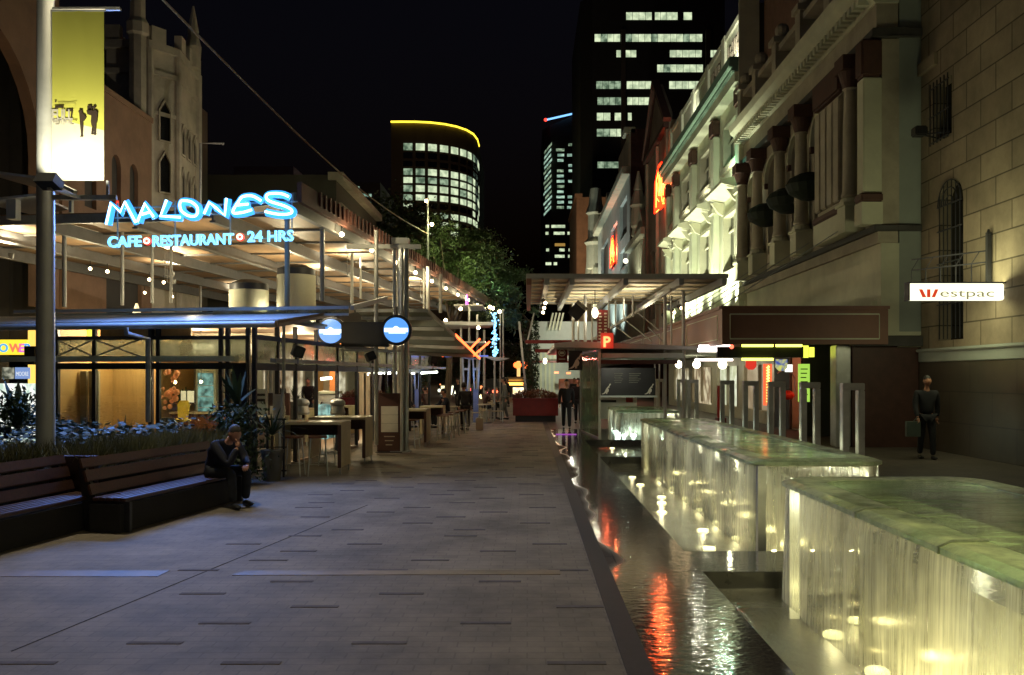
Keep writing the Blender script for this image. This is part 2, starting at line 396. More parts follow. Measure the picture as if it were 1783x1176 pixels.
# footpath right of the pools and the surface round the pools
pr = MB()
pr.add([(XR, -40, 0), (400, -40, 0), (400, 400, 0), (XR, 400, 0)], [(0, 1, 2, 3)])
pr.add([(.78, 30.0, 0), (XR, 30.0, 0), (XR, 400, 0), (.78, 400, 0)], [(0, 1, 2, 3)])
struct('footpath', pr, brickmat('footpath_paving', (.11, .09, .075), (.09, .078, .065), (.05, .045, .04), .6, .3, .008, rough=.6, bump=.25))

# wet granite channel: puddles lie on dark slabs
def wetmat():
    m, nt, b = _nt('wet_granite'); N, K = nt.nodes, nt.links
    tc = N.new('ShaderNodeTexCoord'); mp = N.new('ShaderNodeMapping'); mp.inputs['Scale'].default_value = (.9, .55, 1)
    K.new(tc.outputs['Object'], mp.inputs['Vector'])
    no = N.new('ShaderNodeTexNoise'); no.inputs['Scale'].default_value = 1.0; no.inputs['Detail'].default_value = .8; no.inputs['Roughness'].default_value = .5
    K.new(mp.outputs[0], no.inputs['Vector'])
    sx = N.new('ShaderNodeSeparateXYZ'); K.new(tc.outputs['Object'], sx.inputs[0])
    gx = N.new('ShaderNodeMapRange'); gx.inputs['From Min'].default_value = .8; gx.inputs['From Max'].default_value = 1.25
    gx.inputs['To Min'].default_value = -.06; gx.inputs['To Max'].default_value = .4
    K.new(sx.outputs[0], gx.inputs['Value'])
    ad = N.new('ShaderNodeMath'); ad.operation = 'ADD'; K.new(no.outputs['Fac'], ad.inputs[0]); K.new(gx.outputs[0], ad.inputs[1])
    gy = N.new('ShaderNodeMapRange'); gy.inputs['From Min'].default_value = 6.5; gy.inputs['From Max'].default_value = 8.6
    gy.inputs['To Min'].default_value = .4; gy.inputs['To Max'].default_value = 0; K.new(sx.outputs[1], gy.inputs['Value'])
    a2 = N.new('ShaderNodeMath'); a2.operation = 'ADD'; K.new(ad.outputs[0], a2.inputs[0]); K.new(gy.outputs[0], a2.inputs[1])
    mr = N.new('ShaderNodeMapRange'); mr.inputs['From Min'].default_value = .42; mr.inputs['From Max'].default_value = .56
    K.new(a2.outputs[0], mr.inputs['Value'])
    rg = N.new('ShaderNodeMapRange'); rg.inputs['To Min'].default_value = .75; rg.inputs['To Max'].default_value = .08
    K.new(mr.outputs[0], rg.inputs['Value']); K.new(rg.outputs[0], b.inputs['Roughness'])
    sg = N.new('ShaderNodeMapRange'); sg.inputs['To Min'].default_value = .12; sg.inputs['To Max'].default_value = 1.0
    K.new(mr.outputs[0], sg.inputs['Value']); K.new(sg.outputs[0], b.inputs['Specular IOR Level'])
    br = N.new('ShaderNodeTexBrick'); br.offset = .0; br.inputs['Scale'].default_value = 1; br.inputs['Brick Width'].default_value = .88; br.inputs['Row Height'].default_value = .42
    br.inputs['Mortar Size'].default_value = .007; br.inputs['Color1'].default_value = (.085, .07, .062, 1); br.inputs['Color2'].default_value = (.07, .06, .055, 1); br.inputs['Mortar'].default_value = (.012, .01, .01, 1)
    K.new(tc.outputs['Object'], br.inputs['Vector'])
    wc = N.new('ShaderNodeMix'); wc.data_type = 'RGBA'; wc.blend_type = 'MULTIPLY'; wc.inputs[7].default_value = (.6, .6, .62, 1)
    K.new(mr.outputs[0], wc.inputs[0]); K.new(br.outputs['Color'], wc.inputs[6]); K.new(wc.outputs[2], b.inputs['Base Color'])
    m2 = N.new('ShaderNodeMapping'); m2.inputs['Scale'].default_value = (9, 15, 1); K.new(tc.outputs['Object'], m2.inputs['Vector'])
    n2 = N.new('ShaderNodeTexNoise'); n2.inputs['Scale'].default_value = 1; n2.inputs['Detail'].default_value = 3; K.new(m2.outputs[0], n2.inputs['Vector'])
    hs = N.new('ShaderNodeMath'); hs.operation = 'MULTIPLY_ADD'; hs.inputs[1].default_value = -.25
    K.new(br.outputs['Fac'], hs.inputs[0]); K.new(n2.outputs['Fac'], hs.inputs[2])
    bp = N.new('ShaderNodeBump'); bp.inputs['Strength'].default_value = .22; bp.inputs['Distance'].default_value = .012
    K.new(hs.outputs[0], bp.inputs['Height']); K.new(bp.outputs[0], b.inputs['Normal'])
    return m
wet = wetmat()
ch = MB()
def sheet(mb, x0, x1, y0, y1, z=0):
    mb.add([(x0, y0, z), (x1, y0, z), (x1, y1, z), (x0, y1, z)], [(0, 1, 2, 3)])
sheet(ch, .78, XL, -40, 30.0)
sheet(ch, XL, XR, -40, BAS[0][0])
for a, c in ((BAS[0][1], BAS[1][0]), (BAS[1][1], BAS[2][0]), (BAS[2][1], 30.0)): sheet(ch, XL, XR, a, c)
struct('channel', ch, wet)
kb = MB(); kb.B(.62, .79, -10, 60, -.05, .006)
struct('kerb', kb, M['granite'])
# pools
poolmat = mat('pool_stone', (.11, .1, .075), .5, 0, .3, 1.4, .12, 14, (2.5, 1, 1))
pb = MB()
for y0, y1 in BAS:
    sheet(pb, XL, XR, y0, y1, -.34)
struct('pool_floor', pb, poolmat)
pw = MB()
for y0, y1 in BAS:
    pw.quad((XL, y0, -.34), (XL, y0, -.004), (XL, y1, -.004), (XL, y1, -.34))
    pw.quad((XR, y1, -.34), (XR, y1, -.004), (XR, y0, -.004), (XR, y0, -.34))
    pw.quad((XL, y1, -.34), (XL, y1, -.004), (XR, y1, -.004), (XR, y1, -.34))
    pw.quad((XR, y0, -.34), (XR, y0, -.004), (XL, y0, -.004), (XL, y0, -.34))
struct('pool_wall', pw, mat('pool_wall_granite', (.02, .018, .02), .3, 0, .3, 6, .05))
wt = MB()
for y0, y1 in BAS: sheet(wt, XL+.001, XR-.001, y0+.001, y1-.001, -.16)
struct('water', wt, clearmat('pool_water', (.8, .82, .66), .1, .12, bump=.5, bscale=(5, 2.2, 1), fres=1.33, diff=.22, dcol=(.35, .33, .22), dlo=.05))
# dark inlay tiles scattered in the brick paving, and two bronze strips
tm = M['tile'] = mat('slate_inlay', (.155, .135, .14), .85, 0, .3, 6, .08, spec=.15)
tl = MB(); random.seed(3)
for j in range(84):
    y = 4.2+j*.44+random.uniform(-.05, .05)
    if y > 42: break
    for k in range(-3, 2):
        x = k*1.75+(j % 3)*.55+random.uniform(-.25, .25)
        if -3.6 < x < .35: tl.B(x, x+.38, y, y+.055+.0*y, -.01, .004)
struct('paving_inlay', tl, tm)
st = MB(); y = gr(0, 1000).y
st.prism([(-6.5, y-.11, -.01), (gr(272, 1006).x, y-.11, -.01), (gr(296, 994).x, y+.13, -.01), (-6.5, y+.13, -.01)], (0, 0, .0145))
st.prism([(gr(402, 1004).x, y-.06, -.01), (gr(985, 1000).x-.05, y-.02, -.01), (gr(985, 1000).x-.05, y+.16, -.01), (gr(424, 996).x, y+.12, -.01)], (0, 0, .0145))
struct('paving_strip', st, mat('bronze_strip', (.22, .16, .1), .55, .2, .7, 1.2, .1))
jn = MB(); jn.beam(gr(20, 1135, -.002), gr(640, 880, -.002), .011, .01)
struct('paving_joint', jn, M['soil'])
# ================================================================ the water tables
M['sheet'] = clearmat('falling_water', (.86, .86, .78), .03, .22, bump=.35, bscale=(19, 19, .5), diff=.62, dcol=(.84, .81, .66), fres=1.25, dlo=.16)
M['tanktop'] = clearmat('water_over_green_glass', (.25, .36, .25), .2, .06, bump=.7, bscale=(1.3, 5.5, 1), diff=.7, dcol=(.26, .36, .2), fres=1.7, dlo=.03)
M['rim'] = clearmat('wet_glass_rim', (.3, .45, .32), .15, .12, bump=.6, bscale=(7, 7, 7), diff=.95, dcol=(.66, .7, .52), fres=1.5, dlo=.5)
M['core'] = mat('wet_tank_wall', (.3, .3, .24), .25, .35, .6, 1.6, .3, 5, (5, 5, .25))
M['sublight'] = em('submerged_light', (1, .93, .5), 3.5)
M['coollight'] = em('cool_submerged_light', (.75, 1, .9), 9)
def chamfer(x0, x1, y0, y1, c, n=4):
    pts = []
    for cx, cy_, a0 in ((x0+c, y0+c, 180), (x1-c, y0+c, 270), (x1-c, y1-c, 0), (x0+c, y1-c, 90)):
        for k in range(n+1):
            a = R(a0+90*k/n); pts.append(Vector((cx+c*math.cos(a), cy_+c*math.sin(a), 0)))
    return pts
def ring(mb, pa, za, pb_, zb):
    n = len(pa); o = len(mb.v)
    mb.v += [Vector((p.x, p.y, za)) for p in pa]+[Vector((p.x, p.y, zb)) for p in pb_]
    for i in range(n): j = (i+1) % n; mb.f.append((o+i, o+j, o+n+j, o+n+i))
def inset(pts, d, c):
    out = []
    for p in pts:
        v = Vector((c[0]-p.x, c[1]-p.y, 0)); q = p.copy()
        q.x += math.copysign(min(d, abs(v.x)), v.x) if abs(v.x) > d else v.x; q.y += math.copysign(min(d, abs(v.y)), v.y) if abs(v.y) > d else v.y
        out.append(q)
    return out
def water_table(x0, x1, y0, y1, zt, zb, label, c=.25, joints=(), lights=(), cool=False, sheetz=-.16):
    t = thing('water_table', ((x0+x1)/2, (y0+y1)/2, zb), label, 'fountain', 'water tables in the pools along the mall')
    P = chamfer(x0, x1, y0, y1, c, 4); ctr = ((x0+x1)/2, (y0+y1)/2)
    core = MB(); Pi = inset(P, .5, ctr); ring(core, Pi, zb, Pi, zt-.42)
    core.f.append(tuple(range(len(Pi), 2*len(Pi)))); build('tank_wall', core, M['core'], t)
    rim = MB(); Pa = inset(P, .02, ctr); Pc = inset(P, .3, ctr); Pd = inset(P, .07, ctr)
    ring(rim, inset(P, .06, ctr), zt-.085, P, zt-.06); ring(rim, P, zt-.06, P, zt-.025); ring(rim, P, zt-.025, Pd, zt); ring(rim, Pd, zt, Pc, zt-.004); ring(rim, Pc, zt-.004, Pc, zt-.085); ring(rim, Pc, zt-.085, inset(P, .06, ctr), zt-.085)
    build('rim', rim, M['rim'], t, smooth=True)
    top = MB(); top.add([Vector((p.x, p.y, zt-.012)) for p in Pc], [tuple(range(len(Pc)))])
    build('water_surface', top, M['tanktop'], t)
    for k in range(max(2, int((y1-y0)/1.6))):
        yy = y0+.7+k*(y1-y0-1.4)/max(1, max(2, int((y1-y0)/1.6))-1)
        for xx in (x0+.32, x1-.32): lamp('POINT', (xx, yy, zt-.27), 5, (1, 1, .68), .06, name='tank_fill_light')  # unseen points added under the top to brighten the glass
    for y in joints:
        j = MB(); j.tube([(x0-.004, y, zt-.06), (x0-.004, y, zt-.022), (x0+.07, y+.01, zt+.006), (x0+.3, y+.05, zt+.004)], .009, 6)
        build('rim_joint', j, M['rim'], t, smooth=True)
    sh = MB(); n = 8; Ps = []
    q = []
    for i in range(len(P)):   # refine the outline so that the curtain can waver
        a, b_ = P[i], P[(i+1) % len(P)]; m = max(1, int((b_-a).length/.12))
        q += [a.lerp(b_, k/m) for k in range(m)]
    rr = random.Random(int(x0*100+y0*7)); ph = [rr.uniform(0, 6) for _ in range(6)]
    def wob(i, f): return f*f*(.022*math.sin(i*.9+ph[0])+.015*math.sin(i*2.3+ph[1])+.02*math.sin(i*.31+ph[2]))
    rows = []
    for k in range(n+1):
        f = k/n; z = zt-.06+(sheetz-(zt-.06))*f; rows.append([])
        for i, p in enumerate(q):
            v = Vector((p.x-ctr[0], p.y-ctr[1], 0)).normalized()
            pt = inset([p], .03, ctr)[0]-v*(-.03*math.sqrt(f)-wob(i, f))
            rows[-1].append((pt.x, pt.y, z))
    for rw in rows: sh.v += [Vector(p) for p in rw]
    m = len(q)
    for k in range(n):
        for i in range(m): sh.f.append((k*m+i, (k+1)*m+i, (k+1)*m+(i+1) % m, k*m+(i+1) % m))
    build('water_curtain', sh, M['sheet'], t, smooth='all')
    for (px, py) in ((x0+.14, y0+.14), (x1-.14, y0+.14), (x0+.14, y1-.14), (x1-.14, y1-.14)):
        p = MB(); p.B(px-.045, px+.045, py-.045, py+.045, zb, zt-.09); build('post', p, M['steel'], t)
    return t
water_table(2.27, 4.15, 3.6, 7.95, .93, -.34, 'nearest water table, cut off by the right edge, water sheeting over its pale green rim', .3, joints=(5.95, 4.75))
water_table(2.5, 4.05, 9.65, 19.3, .91, -.34, 'longest water table, middle of three, with red neon mirrored along its top', .22, joints=(13.2, 16.6))
m = MB(); m.B(2.56, 2.65, 9.56, 9.63, -.34, .85); solo('corner_post', m, M['steel'], 'square steel post at the near corner of the longest water table', 'post')
water_table(2.8, 4.75, 26.6, 30.4, .78, 0, 'farthest and smallest water table, whitish lit foot, in front of the menu board', .3, sheetz=.004)
def sub_light(p, mt, pw, col, up=.06, r=.05, grp='lights sunk in the pools', lab='round light sunk in the pool floor beside a water table'):
    m = MB(); m.lathe(p, [(r*1.25, -.03), (r*1.25, .0), (r, .012), (r*.98, .012)], 14)
    o = solo('pool_light', m, mt, lab, 'light', grp)
    if pw: lamp('POINT', Vector(p)+Vector((0, 0, up)), pw, col, .04, name='pool_lamp')
YL = (1, .88, .5)
random.seed(5)
for i, y in enumerate((3.9, 4.3, 4.7, 5.15, 5.6, 6.3, 7.2)):
    sub_light((2.56, y, -.3), M['sublight'], (52, 60, 56, 34, 16, 9, 7)[i], YL, .1, .07)
for x in (2.9, 3.4): sub_light((x, 7.62, -.3), M['sublight'], 7, YL, .1)
for y in (10.3, 11.5, 12.7, 13.9, 15.2, 16.6, 18.2): sub_light((2.78, y, -.3), M['sublight'], 8, YL, .1, .04)
for x in (2.85, 3.3, 3.75): sub_light((x, 9.95, -.25), M['sublight'], 7, YL, .1, .06)
for (u, v) in ((1101, 829), (1115, 842), (1152, 863), (1152, 873), (1152, 889), (1224, 920), (1235, 951), (1049, 770), (1066, 779)):
    p = gr(u, v, -.14); sub_light((max(p.x, 1.8), p.y, -.165), M['sublight'], .35, YL, .09, .06)
for (x, y) in ((3.0, 26.75), (3.3, 26.75), (3.7, 26.75), (4.2, 26.75), (2.95, 27.6), (2.95, 28.7)):
    sub_light((x, y, .03), M['coollight'], 5, (.75, 1, .9), .08, .07, 'cool lights at the foot of the far water table', 'small white light at the foot of the far water table')

# ================================================================ steel hoops beside the pools
def hoop():
    t = thing('steel_hoop', (0, 0, 0), 'tall steel hoop', 'bollard', 'row of steel hoops beside the water tables')
    for s in (-1, 1):
        m = MB(); m.B(s*.12-.05, s*.12+.05, -.07, .07, 0, 1.63); build('upright', m, M['steel'], t, bevel=.008)
        m = MB(); m.B(s*.12-.075, s*.12+.075, -.095, .095, .0, .02); build('foot_plate', m, M['gal'], t, bevel=.004)
    m = MB(); m.B(-.17, .17, -.07, .07, 1.632, 1.74); build('crossbar', m, M['steel'], t, bevel=.008)
    return t
h0 = hoop(); HL = ['nearest steel hoop, just beyond the near water table', 'steel hoop in front of the green poster', 'steel hoop in front of the red neon counter',
      'steel hoop in front of the dark pillar between shopfronts', 'steel hoop in front of the pale closed door', 'steel hoop by the globe lamps, third from the far end', 'steel hoop second from the far end of the row', 'farthest steel hoop of the row']
for i, u in enumerate((1484, 1410, 1352, 1307, 1266, 1206, 1188, 1150)):
    y = 5.0*F/(u-CU)
    if i == 0: h0.location = (5.0, y, 0); h0['label'] = HL[0]
    else: dup(h0, (5.0, y, 0), label=HL[i])
# ================================================================ light pole with banner
PX, PY = -6.43, 11.5
t = thing('light_pole', (PX, PY, 0), 'tall steel light pole rising out of the planting beside the yellow banner', 'light pole')
m = MB(); m.tube([(PX, PY, 0), (PX, PY, 8.6)], .12, 24, .1); build('pole', m, M['palesteel'], t, smooth=True)
m = MB(); m.B(PX-.09, PX+.95, PY-.03, PY+.03, 4.2, 4.26); m.B(PX, PX+1.0, PY-.02, PY+.02, 6.73, 6.77)
m.beam((PX+.1, PY-.02, 4.45), (PX+.1, PY-.02, 4.2), .03, .03); m.beam((PX+.84, PY-.02, 4.45), (PX+.84, PY-.02, 4.2), .03, .03); m.beam((PX+.4, PY-.35, 4.32), (PX+.66, PY-.5, 4.2), .05, .04)
m.beam((PX+.46, PY-.75, 4.2), (PX+.46, PY, 4.23), .05, .04)
build('bracket', m, M['gal'], t)
m = MB(); m.prism([(PX+.35, PY-.9, 4.25), (PX+.35, PY-.68, 4.18), (PX+.35, PY-.63, 4.29), (PX+.35, PY-.82, 4.37)], (.24, 0, 0)); hd = build('spotlight', m, M['black'], t)
m = MB(); m.B(PX-.3, PX+1.3, PY-.3, PY+.25, 8.6, 8.72); build('lamp_head', m, M['gal'], t)
m = MB(); m.B(PX+.3, PX+1.25, PY-.25, PY+.2, 8.58, 8.598); build('lamp_glass', m, em('street_lamp_glass', (1, .9, .65), 20), t)
# banner
bx0, bx1, bz0, bz1 = at(93, 0, PY).x, at(183, 0, PY).x, at(0, 316, PY).z, at(0, 20, PY).z
def bannermat():
    m, nt, b = _nt('yellow_banner_cloth'); N, K = nt.nodes, nt.links
    tc = N.new('ShaderNodeTexCoord'); sp = N.new('ShaderNodeSeparateXYZ'); K.new(tc.outputs['Object'], sp.inputs[0])
    ad = N.new('ShaderNodeMath'); ad.operation = 'MULTIPLY_ADD'; ad.inputs[1].default_value = .26; K.new(sp.outputs[0], ad.inputs[0]); K.new(sp.outputs[2], ad.inputs[2])
    gt = N.new('ShaderNodeMath'); gt.operation = 'GREATER_THAN'; gt.inputs[1].default_value = .85; K.new(ad.outputs[0], gt.inputs[0])
    mx = N.new('ShaderNodeMix'); mx.data_type = 'RGBA'; mx.inputs[6].default_value = (.72, .68, .5, 1); mx.inputs[7].default_value = (.72, .7, .12, 1)
    K.new(gt.outputs[0], mx.inputs[0]); K.new(mx.outputs[2], b.inputs['Base Color']); b.inputs['Roughness'].default_value = .8
    return m
t = thing('street_banner', (bx0, PY, bz0), 'yellow festival banner with two dark standing figures, hung from the light pole', 'banner')
m = MB(); nx, nz = 16, 40
for j in range(nz+1):
    for i in range(nx+1):
        x = bx0+(bx1-bx0)*i/nx; z = bz0+(bz1-bz0)*j/nz
        k = math.sin(math.pi*i/nx)
        m.v.append(Vector((x, PY-.03-.007*k*math.sin(j*.19+1)-.004*math.sin(i*1.1+j*.12)*k, z)))
for j in range(nz):
    for i in range(nx): a = j*(nx+1)+i; m.f.append((a, a+1, a+nx+2, a+nx+1))
bo = build('cloth', m, bannermat(), t, smooth='all')
m = MB(); m.tube([(bx0-.05, PY-.03, bz1), (bx1+.02, PY-.03, bz1)], .018, 8); build('top_rod', m, M['gal'], t)
def px(u, v, d=-.046): p = at(u, v, PY); return (p.x, PY+d, p.z)
INK = mat('banner_ink', (.05, .03, .015), .8, 0, .2, 8, 0)
def sil(pts): m = MB(); m.prism([px(*p) for p in pts], (0, .003, 0)); return m
m = sil([(143, 186+8), (146, 193), (147, 200), (151, 202), (153, 208), (150, 212), (147, 214), (147.5, 220), (146.5, 237), (148, 240), (142.5, 240.5), (144, 236), (142, 215), (141, 200), (140.5, 195)])
m.ball(px(142.4, 196), .024, 8, 6, (.9, .1, 1)); build('printed_figure', m, INK, t)
m = sil([(160, 190), (164, 195), (169, 193), (173, 197), (172, 205), (171.5, 214), (170, 217), (169, 235), (170, 237), (166, 236.5), (166.5, 222), (165, 221), (164.5, 234), (165, 236.5), (161.5, 236), (163, 224), (161, 214), (162, 203), (155, 201), (153.5, 194), (156, 193)])
m.ball(px(166.6, 189), .025, 8, 6, (.9, .1, 1)); m.prism([px(155, 186), px(162, 185), px(163, 194), px(155, 194)], (0, .003, 0)); build('printed_figure', m, INK, t)
m = MB(); m.prism([px(99, 186), px(114, 186), px(114, 190), (px(101.5, 190)), px(101.5, 193), px(99, 193)], (0, .003, 0)); m.prism([px(118, 192), px(130, 192), px(128, 210), px(126, 210), px(127, 196), px(118, 196)], (0, .003, 0))
m.prism([px(127, 210), px(137, 211), px(137, 212), px(127, 211)], (0, .003, 0)); build('printed_block', m, INK, t)
m = MB(); p = px(112, 211); put_text(m, 'FULL', .2, (p[0], p[1]-.002, p[2]), ext=.001, width=.27, bold=.006)
p = px(113, 220); put_text(m, 'FESTIVAL', .11, (p[0], p[1]-.002, p[2]), ext=.001, width=.27, bold=.003); build('printed_lettering', m, M['paper'], t)
m = MB(); p = px(112, 181); m.B(p[0]-.06, p[0]+.18, p[1]-.001, p[1]+.001, p[2]-.006, p[2]); m.B(p[0]-.1, p[0]-.08, p[1]-.001, p[1]+.001, p[2]+.005, p[2]+.025); build('printed_line', m, INK, t)
lamp('SPOT', (PX+.5, PY-.8, 4.42), 125, (1, .95, .7), .03, (PX+.56, PY-.06, 5.35), 112, .3, name='banner_spot')

# ================================================================ benches
def bench(a, b, zb, label, length_dir=None):
    """a,b = floor points below the two ends of the back rest; the seat projects to the street side (right)"""
    a, b = Vector(a), Vector(b); d = (b-a).normalized(); n = Vector((d.y, -d.x, 0)); Z = Vector((0, 0, 1))
    t = thing('park_bench', a.lerp(b, .5), label, 'bench', 'timber benches along the planting')
    for i in range(5):
        m = MB(); o = n*(.2+i*.09)+Z*.395; m.beam(a+o, b+o, .075, .04); build('seat_slat', m, M['wood'], t, bevel=.008)
    for i, (h, z) in enumerate(((.13, .5), (.14, .66), (.12, .81))):
        m = MB(); o = n*(.12-.06*i)+Z*z; m.beam(a+o, b+o, .04, h, (n*-.3+Z)); build('back_slat', m, M['wood'], t, bevel=.01)
    for p, s in ((a, 1), (b, -1)):
        q = p+d*.08*s; m = MB(); w_ = d*.05*s
        pl = [q+n*.02, q+n*.6, q+n*.6+Z*.36, q+n*.16+Z*.38, q+n*-.02+Z*.85, q+n*-.09+Z*.85]
        m.prism(pl, w_); build('end_frame', m, M['darkmetal'], t)
    m = MB(); m.beam(a+n*.33+Z*.17, b+n*.33+Z*.17, .4, .33); build('plinth', m, M['plinth'], t)
    return t
bench((-6.3, 7.4, 0), (-5.78, 10.75, 0), 0, 'near timber bench cut off by the left edge, blue light along its slats')
m = MB(); m.B(-5.95, -5.45, 10.85, 10.95, 0, .84)
solo('planter_post', m, M['wood'], 'short dark timber end panel standing between the two benches', 'panel')
bench((-5.3, 10.2, 0), (-4.8, 13.0, 0), 0, 'farther timber bench on which the man in the dark jacket sits')

# ================================================================ planting behind the benches
b = MB(); b.prism([(-12.5, 9.5, 0), (-6.15, 9.5, 0), (-6.05, 10.9, 0), (-5.45, 11.0, 0), (-5.05, 13.4, 0), (-4.95, 14.9, 0), (-12.5, 15.3, 0)], (0, 0, .66))
tag(build('planter_bed', b, M['soil']), 'long raised planting bed behind the two benches', 'planter')
random.seed(11); g = MB(); lf = MB()
def bedx(y): return -6.1 if y < 10.9 else -5.45+.28*(y-10.9)*.6
for i in range(9000):
    y = random.uniform(9.6, 14.8); e = bedx(y)-.05; x = e-random.random()**1.3*1.6
    h = random.uniform(.18, .42); dx, dy = random.gauss(0, .12), random.gauss(0, .1)
    g.leaf((x, y, .64), (dx, dy, h), .014)
tag(build('grass', g, M['grass']), 'dry tufted grass edging the planting behind the benches', 'grass', kind='stuff')
for i in range(9000):
    y = random.uniform(9.6, 15.1); e = bedx(y)-.9-1.0*(y < 12); x = e-random.random()*5.2
    if x < -12.4: continue
    z = .75+random.random()*.34+.1*math.sin(x*2.1)+.06*math.sin(y*3+x)
    a = random.uniform(0, 6.28); r = random.uniform(.07, .13)
    d = Vector((math.cos(a), math.sin(a), random.uniform(-.3, .5)))*r
    lf.leaf((x, y, z), d, r*.75, Vector((random.gauss(0, .4), random.gauss(0, .4), 1)))
tag(build('ground_cover', lf, M['leafblue']), 'broad leaved ground cover filling the planting behind the benches', 'plant', kind='stuff')
def spiky(loc, n, h, w_, m_, label, pot=None, spread=.5, name='spiky_plant', cat='plant', droop=.3, stem=0, group=None):
    loc = Vector(loc); t = thing(name, loc, label, cat, group); f = MB()
    base = loc+Vector((0, 0, stem+(pot[1] if pot else 0)))
    for i in range(n):
        a = random.uniform(0, 6.28); el = random.random(); r = h*(.7+.5*random.random())
        dr = Vector((math.cos(a), math.sin(a), 0)); s = spread*(.3+el)
        pts = [base+dr*(r*s*q)+Vector((0, 0, r*(q*(1.1-el*.5)-droop*q*q*(.4+el)))) for q in (0, .25, .5, .75, 1)]
        f.blade(pts, w_*random.uniform(.7, 1.2))
    build('foliage', f, m_, t)
    if stem: m = MB(); m.tube([base-Vector((0, 0, stem)), base], .03, 8); build('stem', m, M['bark'], t, smooth=True)
    if pot: m = MB(); m.lathe(loc, [(pot[0]*.7, 0), (pot[0]*.95, pot[1]*.9), (pot[0], pot[1]*.9), (pot[0], pot[1]), (pot[0]*.85, pot[1])], 16); build('pot', m, M['pot'] if len(pot) < 3 else pot[2], t, smooth=True)
    return t
p = at(32, 735, 13.2); spiky((p.x, p.y, .65), 9, .75, .12, M['leafdark'], 'broad leaved cordyline silhouetted against the bright shop at the left edge', None, .7, 'cordyline', droop=.35, stem=.45)
bsh = MB(); c = at(30, 710, 13.3)
for i in range(900): bsh.leaf(c+Vector((random.gauss(0, .14), random.gauss(0, .14), random.gauss(0, .13))), (random.gauss(0, .05), random.gauss(0, .05), random.gauss(0, .06)), .04)
solo('round_shrub', bsh, M['leafdark'], 'small rounded dark shrub below the cordyline at the left edge', 'shrub')
p = at(215, 735, 15.2); spiky((p.x, p.y, .66), 26, .62, .05, M['leafgreen'], 'arching green plant in front of the orange cafe wall', None, .8, 'dracaena', droop=.5)
p = at(140, 735, 15.2); spiky((p.x, p.y, .66), 40, .5, .02, M['leafgreen'], 'thin wispy plant behind the planting near the curtained windows', None, .7, 'grassy_plant', droop=.4)
p = at(414, 720, 14.9); spiky((p.x, p.y, .0), 12, .75, .09, M['leafdark'], 'tall cordyline in front of the cafe corner pillar', None, .6, 'cordyline', droop=.2, stem=1.35)
p = at(412, 740, 14.6); bsh = MB()
for i in range(1800): bsh.leaf(p+Vector((random.gauss(0, .2), random.gauss(0, .2), random.uniform(-.9, .35))), (random.gauss(0, .06), random.gauss(0, .06), random.gauss(0, .06)), .05)
solo('dark_shrub', bsh, M['leafdark'], 'dark dense shrub behind the seated man', 'shrub')
p = at(474, 770, 15.2); spiky((p.x, p.y, 0), 60, .55, .03, M['leafdark'], 'spiky yucca in a pale pot by the cafe railing', (.2, .55, M['conc']), .9, 'yucca', droop=.45, stem=.25)

# ================================================================ the cafe
caf = thing('cafe_building', L(4, 4), 'glass fronted cafe under a low metal awning with people sized doorways', 'building')
caf['label'] = 'low glass fronted all night cafe with warm lit rooms behind dark mullions'
ZG = 2.12   # underside of the low gutter
def Lb(mb, s0, s1, t0, t1, z0, z1):
    vs = [L(s, t, z) for z in (z0, z1) for s, t in ((s0, t0), (s1, t0), (s1, t1), (s0, t1))]
    return mb.add(vs, [(0, 1, 2, 3), (4, 7, 6, 5), (0, 4, 5, 1), (1, 5, 6, 2), (2, 6, 7, 3), (3, 7, 4, 0)])
def pt(name, mm, *boxes, parent=caf, **k):
    m = MB()
    for q in boxes: Lb(m, *q)
    return build(name, m, mm, parent, **k)
TF = .62          # street side glass line (t)
# front face, facing the camera: s = .5 ; mullions by picture column
def tfront(u, s=.5):
    k = (u-CU)/F; a = LO+LA*s; return (a.x-k*a.y)/(.995+k*.101)
fu = [100, 165, 263, 276, 385, 397, 432]
for u in fu: tt = tfront(u); pt('mullion', M['darkmetal'], (.46, .54, tt-.035, tt+.035, 0, 3.0))
tt = tfront(432); pt('corner_pillar', M['darkmetal'], (.4, .75, tt-.02, tt+.25, 0, 2.1))
TL = tfront(98)
pt('transom', M['white'], (-.1, .1, tt, 7.6, ZG, ZG+.1)); pt('transom_shadow_rail', M['darkmetal'], (.4, .56, tt, TL, 1.98, 2.1))
pt('top_rail', M['darkmetal'], (.44, .56, tt, TL, 2.55, 2.62))
pt('clerestory_glass', M['frost'], (.49, .5, tt, TL, ZG+.02, 2.55))
pt('clerestory_upper', M['ochre'], (.55, .6, tfront(330), tfront(172), 2.62, 2.95))
for (ua, ub) in ((100, 165), (165, 263), (276, 385), (397, 432)): pt('window_glass', M['glass'], (.5, .506, tfront(ub), tfront(ua), .05, 1.98))
for ua, ub in ((165, 247), (100, 165)):
    m = MB(); m.beam(L(.47, tfront(ub), ZG+.1), L(.47, tfront(ua), 2.56), .02, .03); m.beam(L(.45, tfront(ub), 2.56), L(.45, tfront(ua), ZG+.1), .02, .03); build('brace', m, M['gal'], caf)
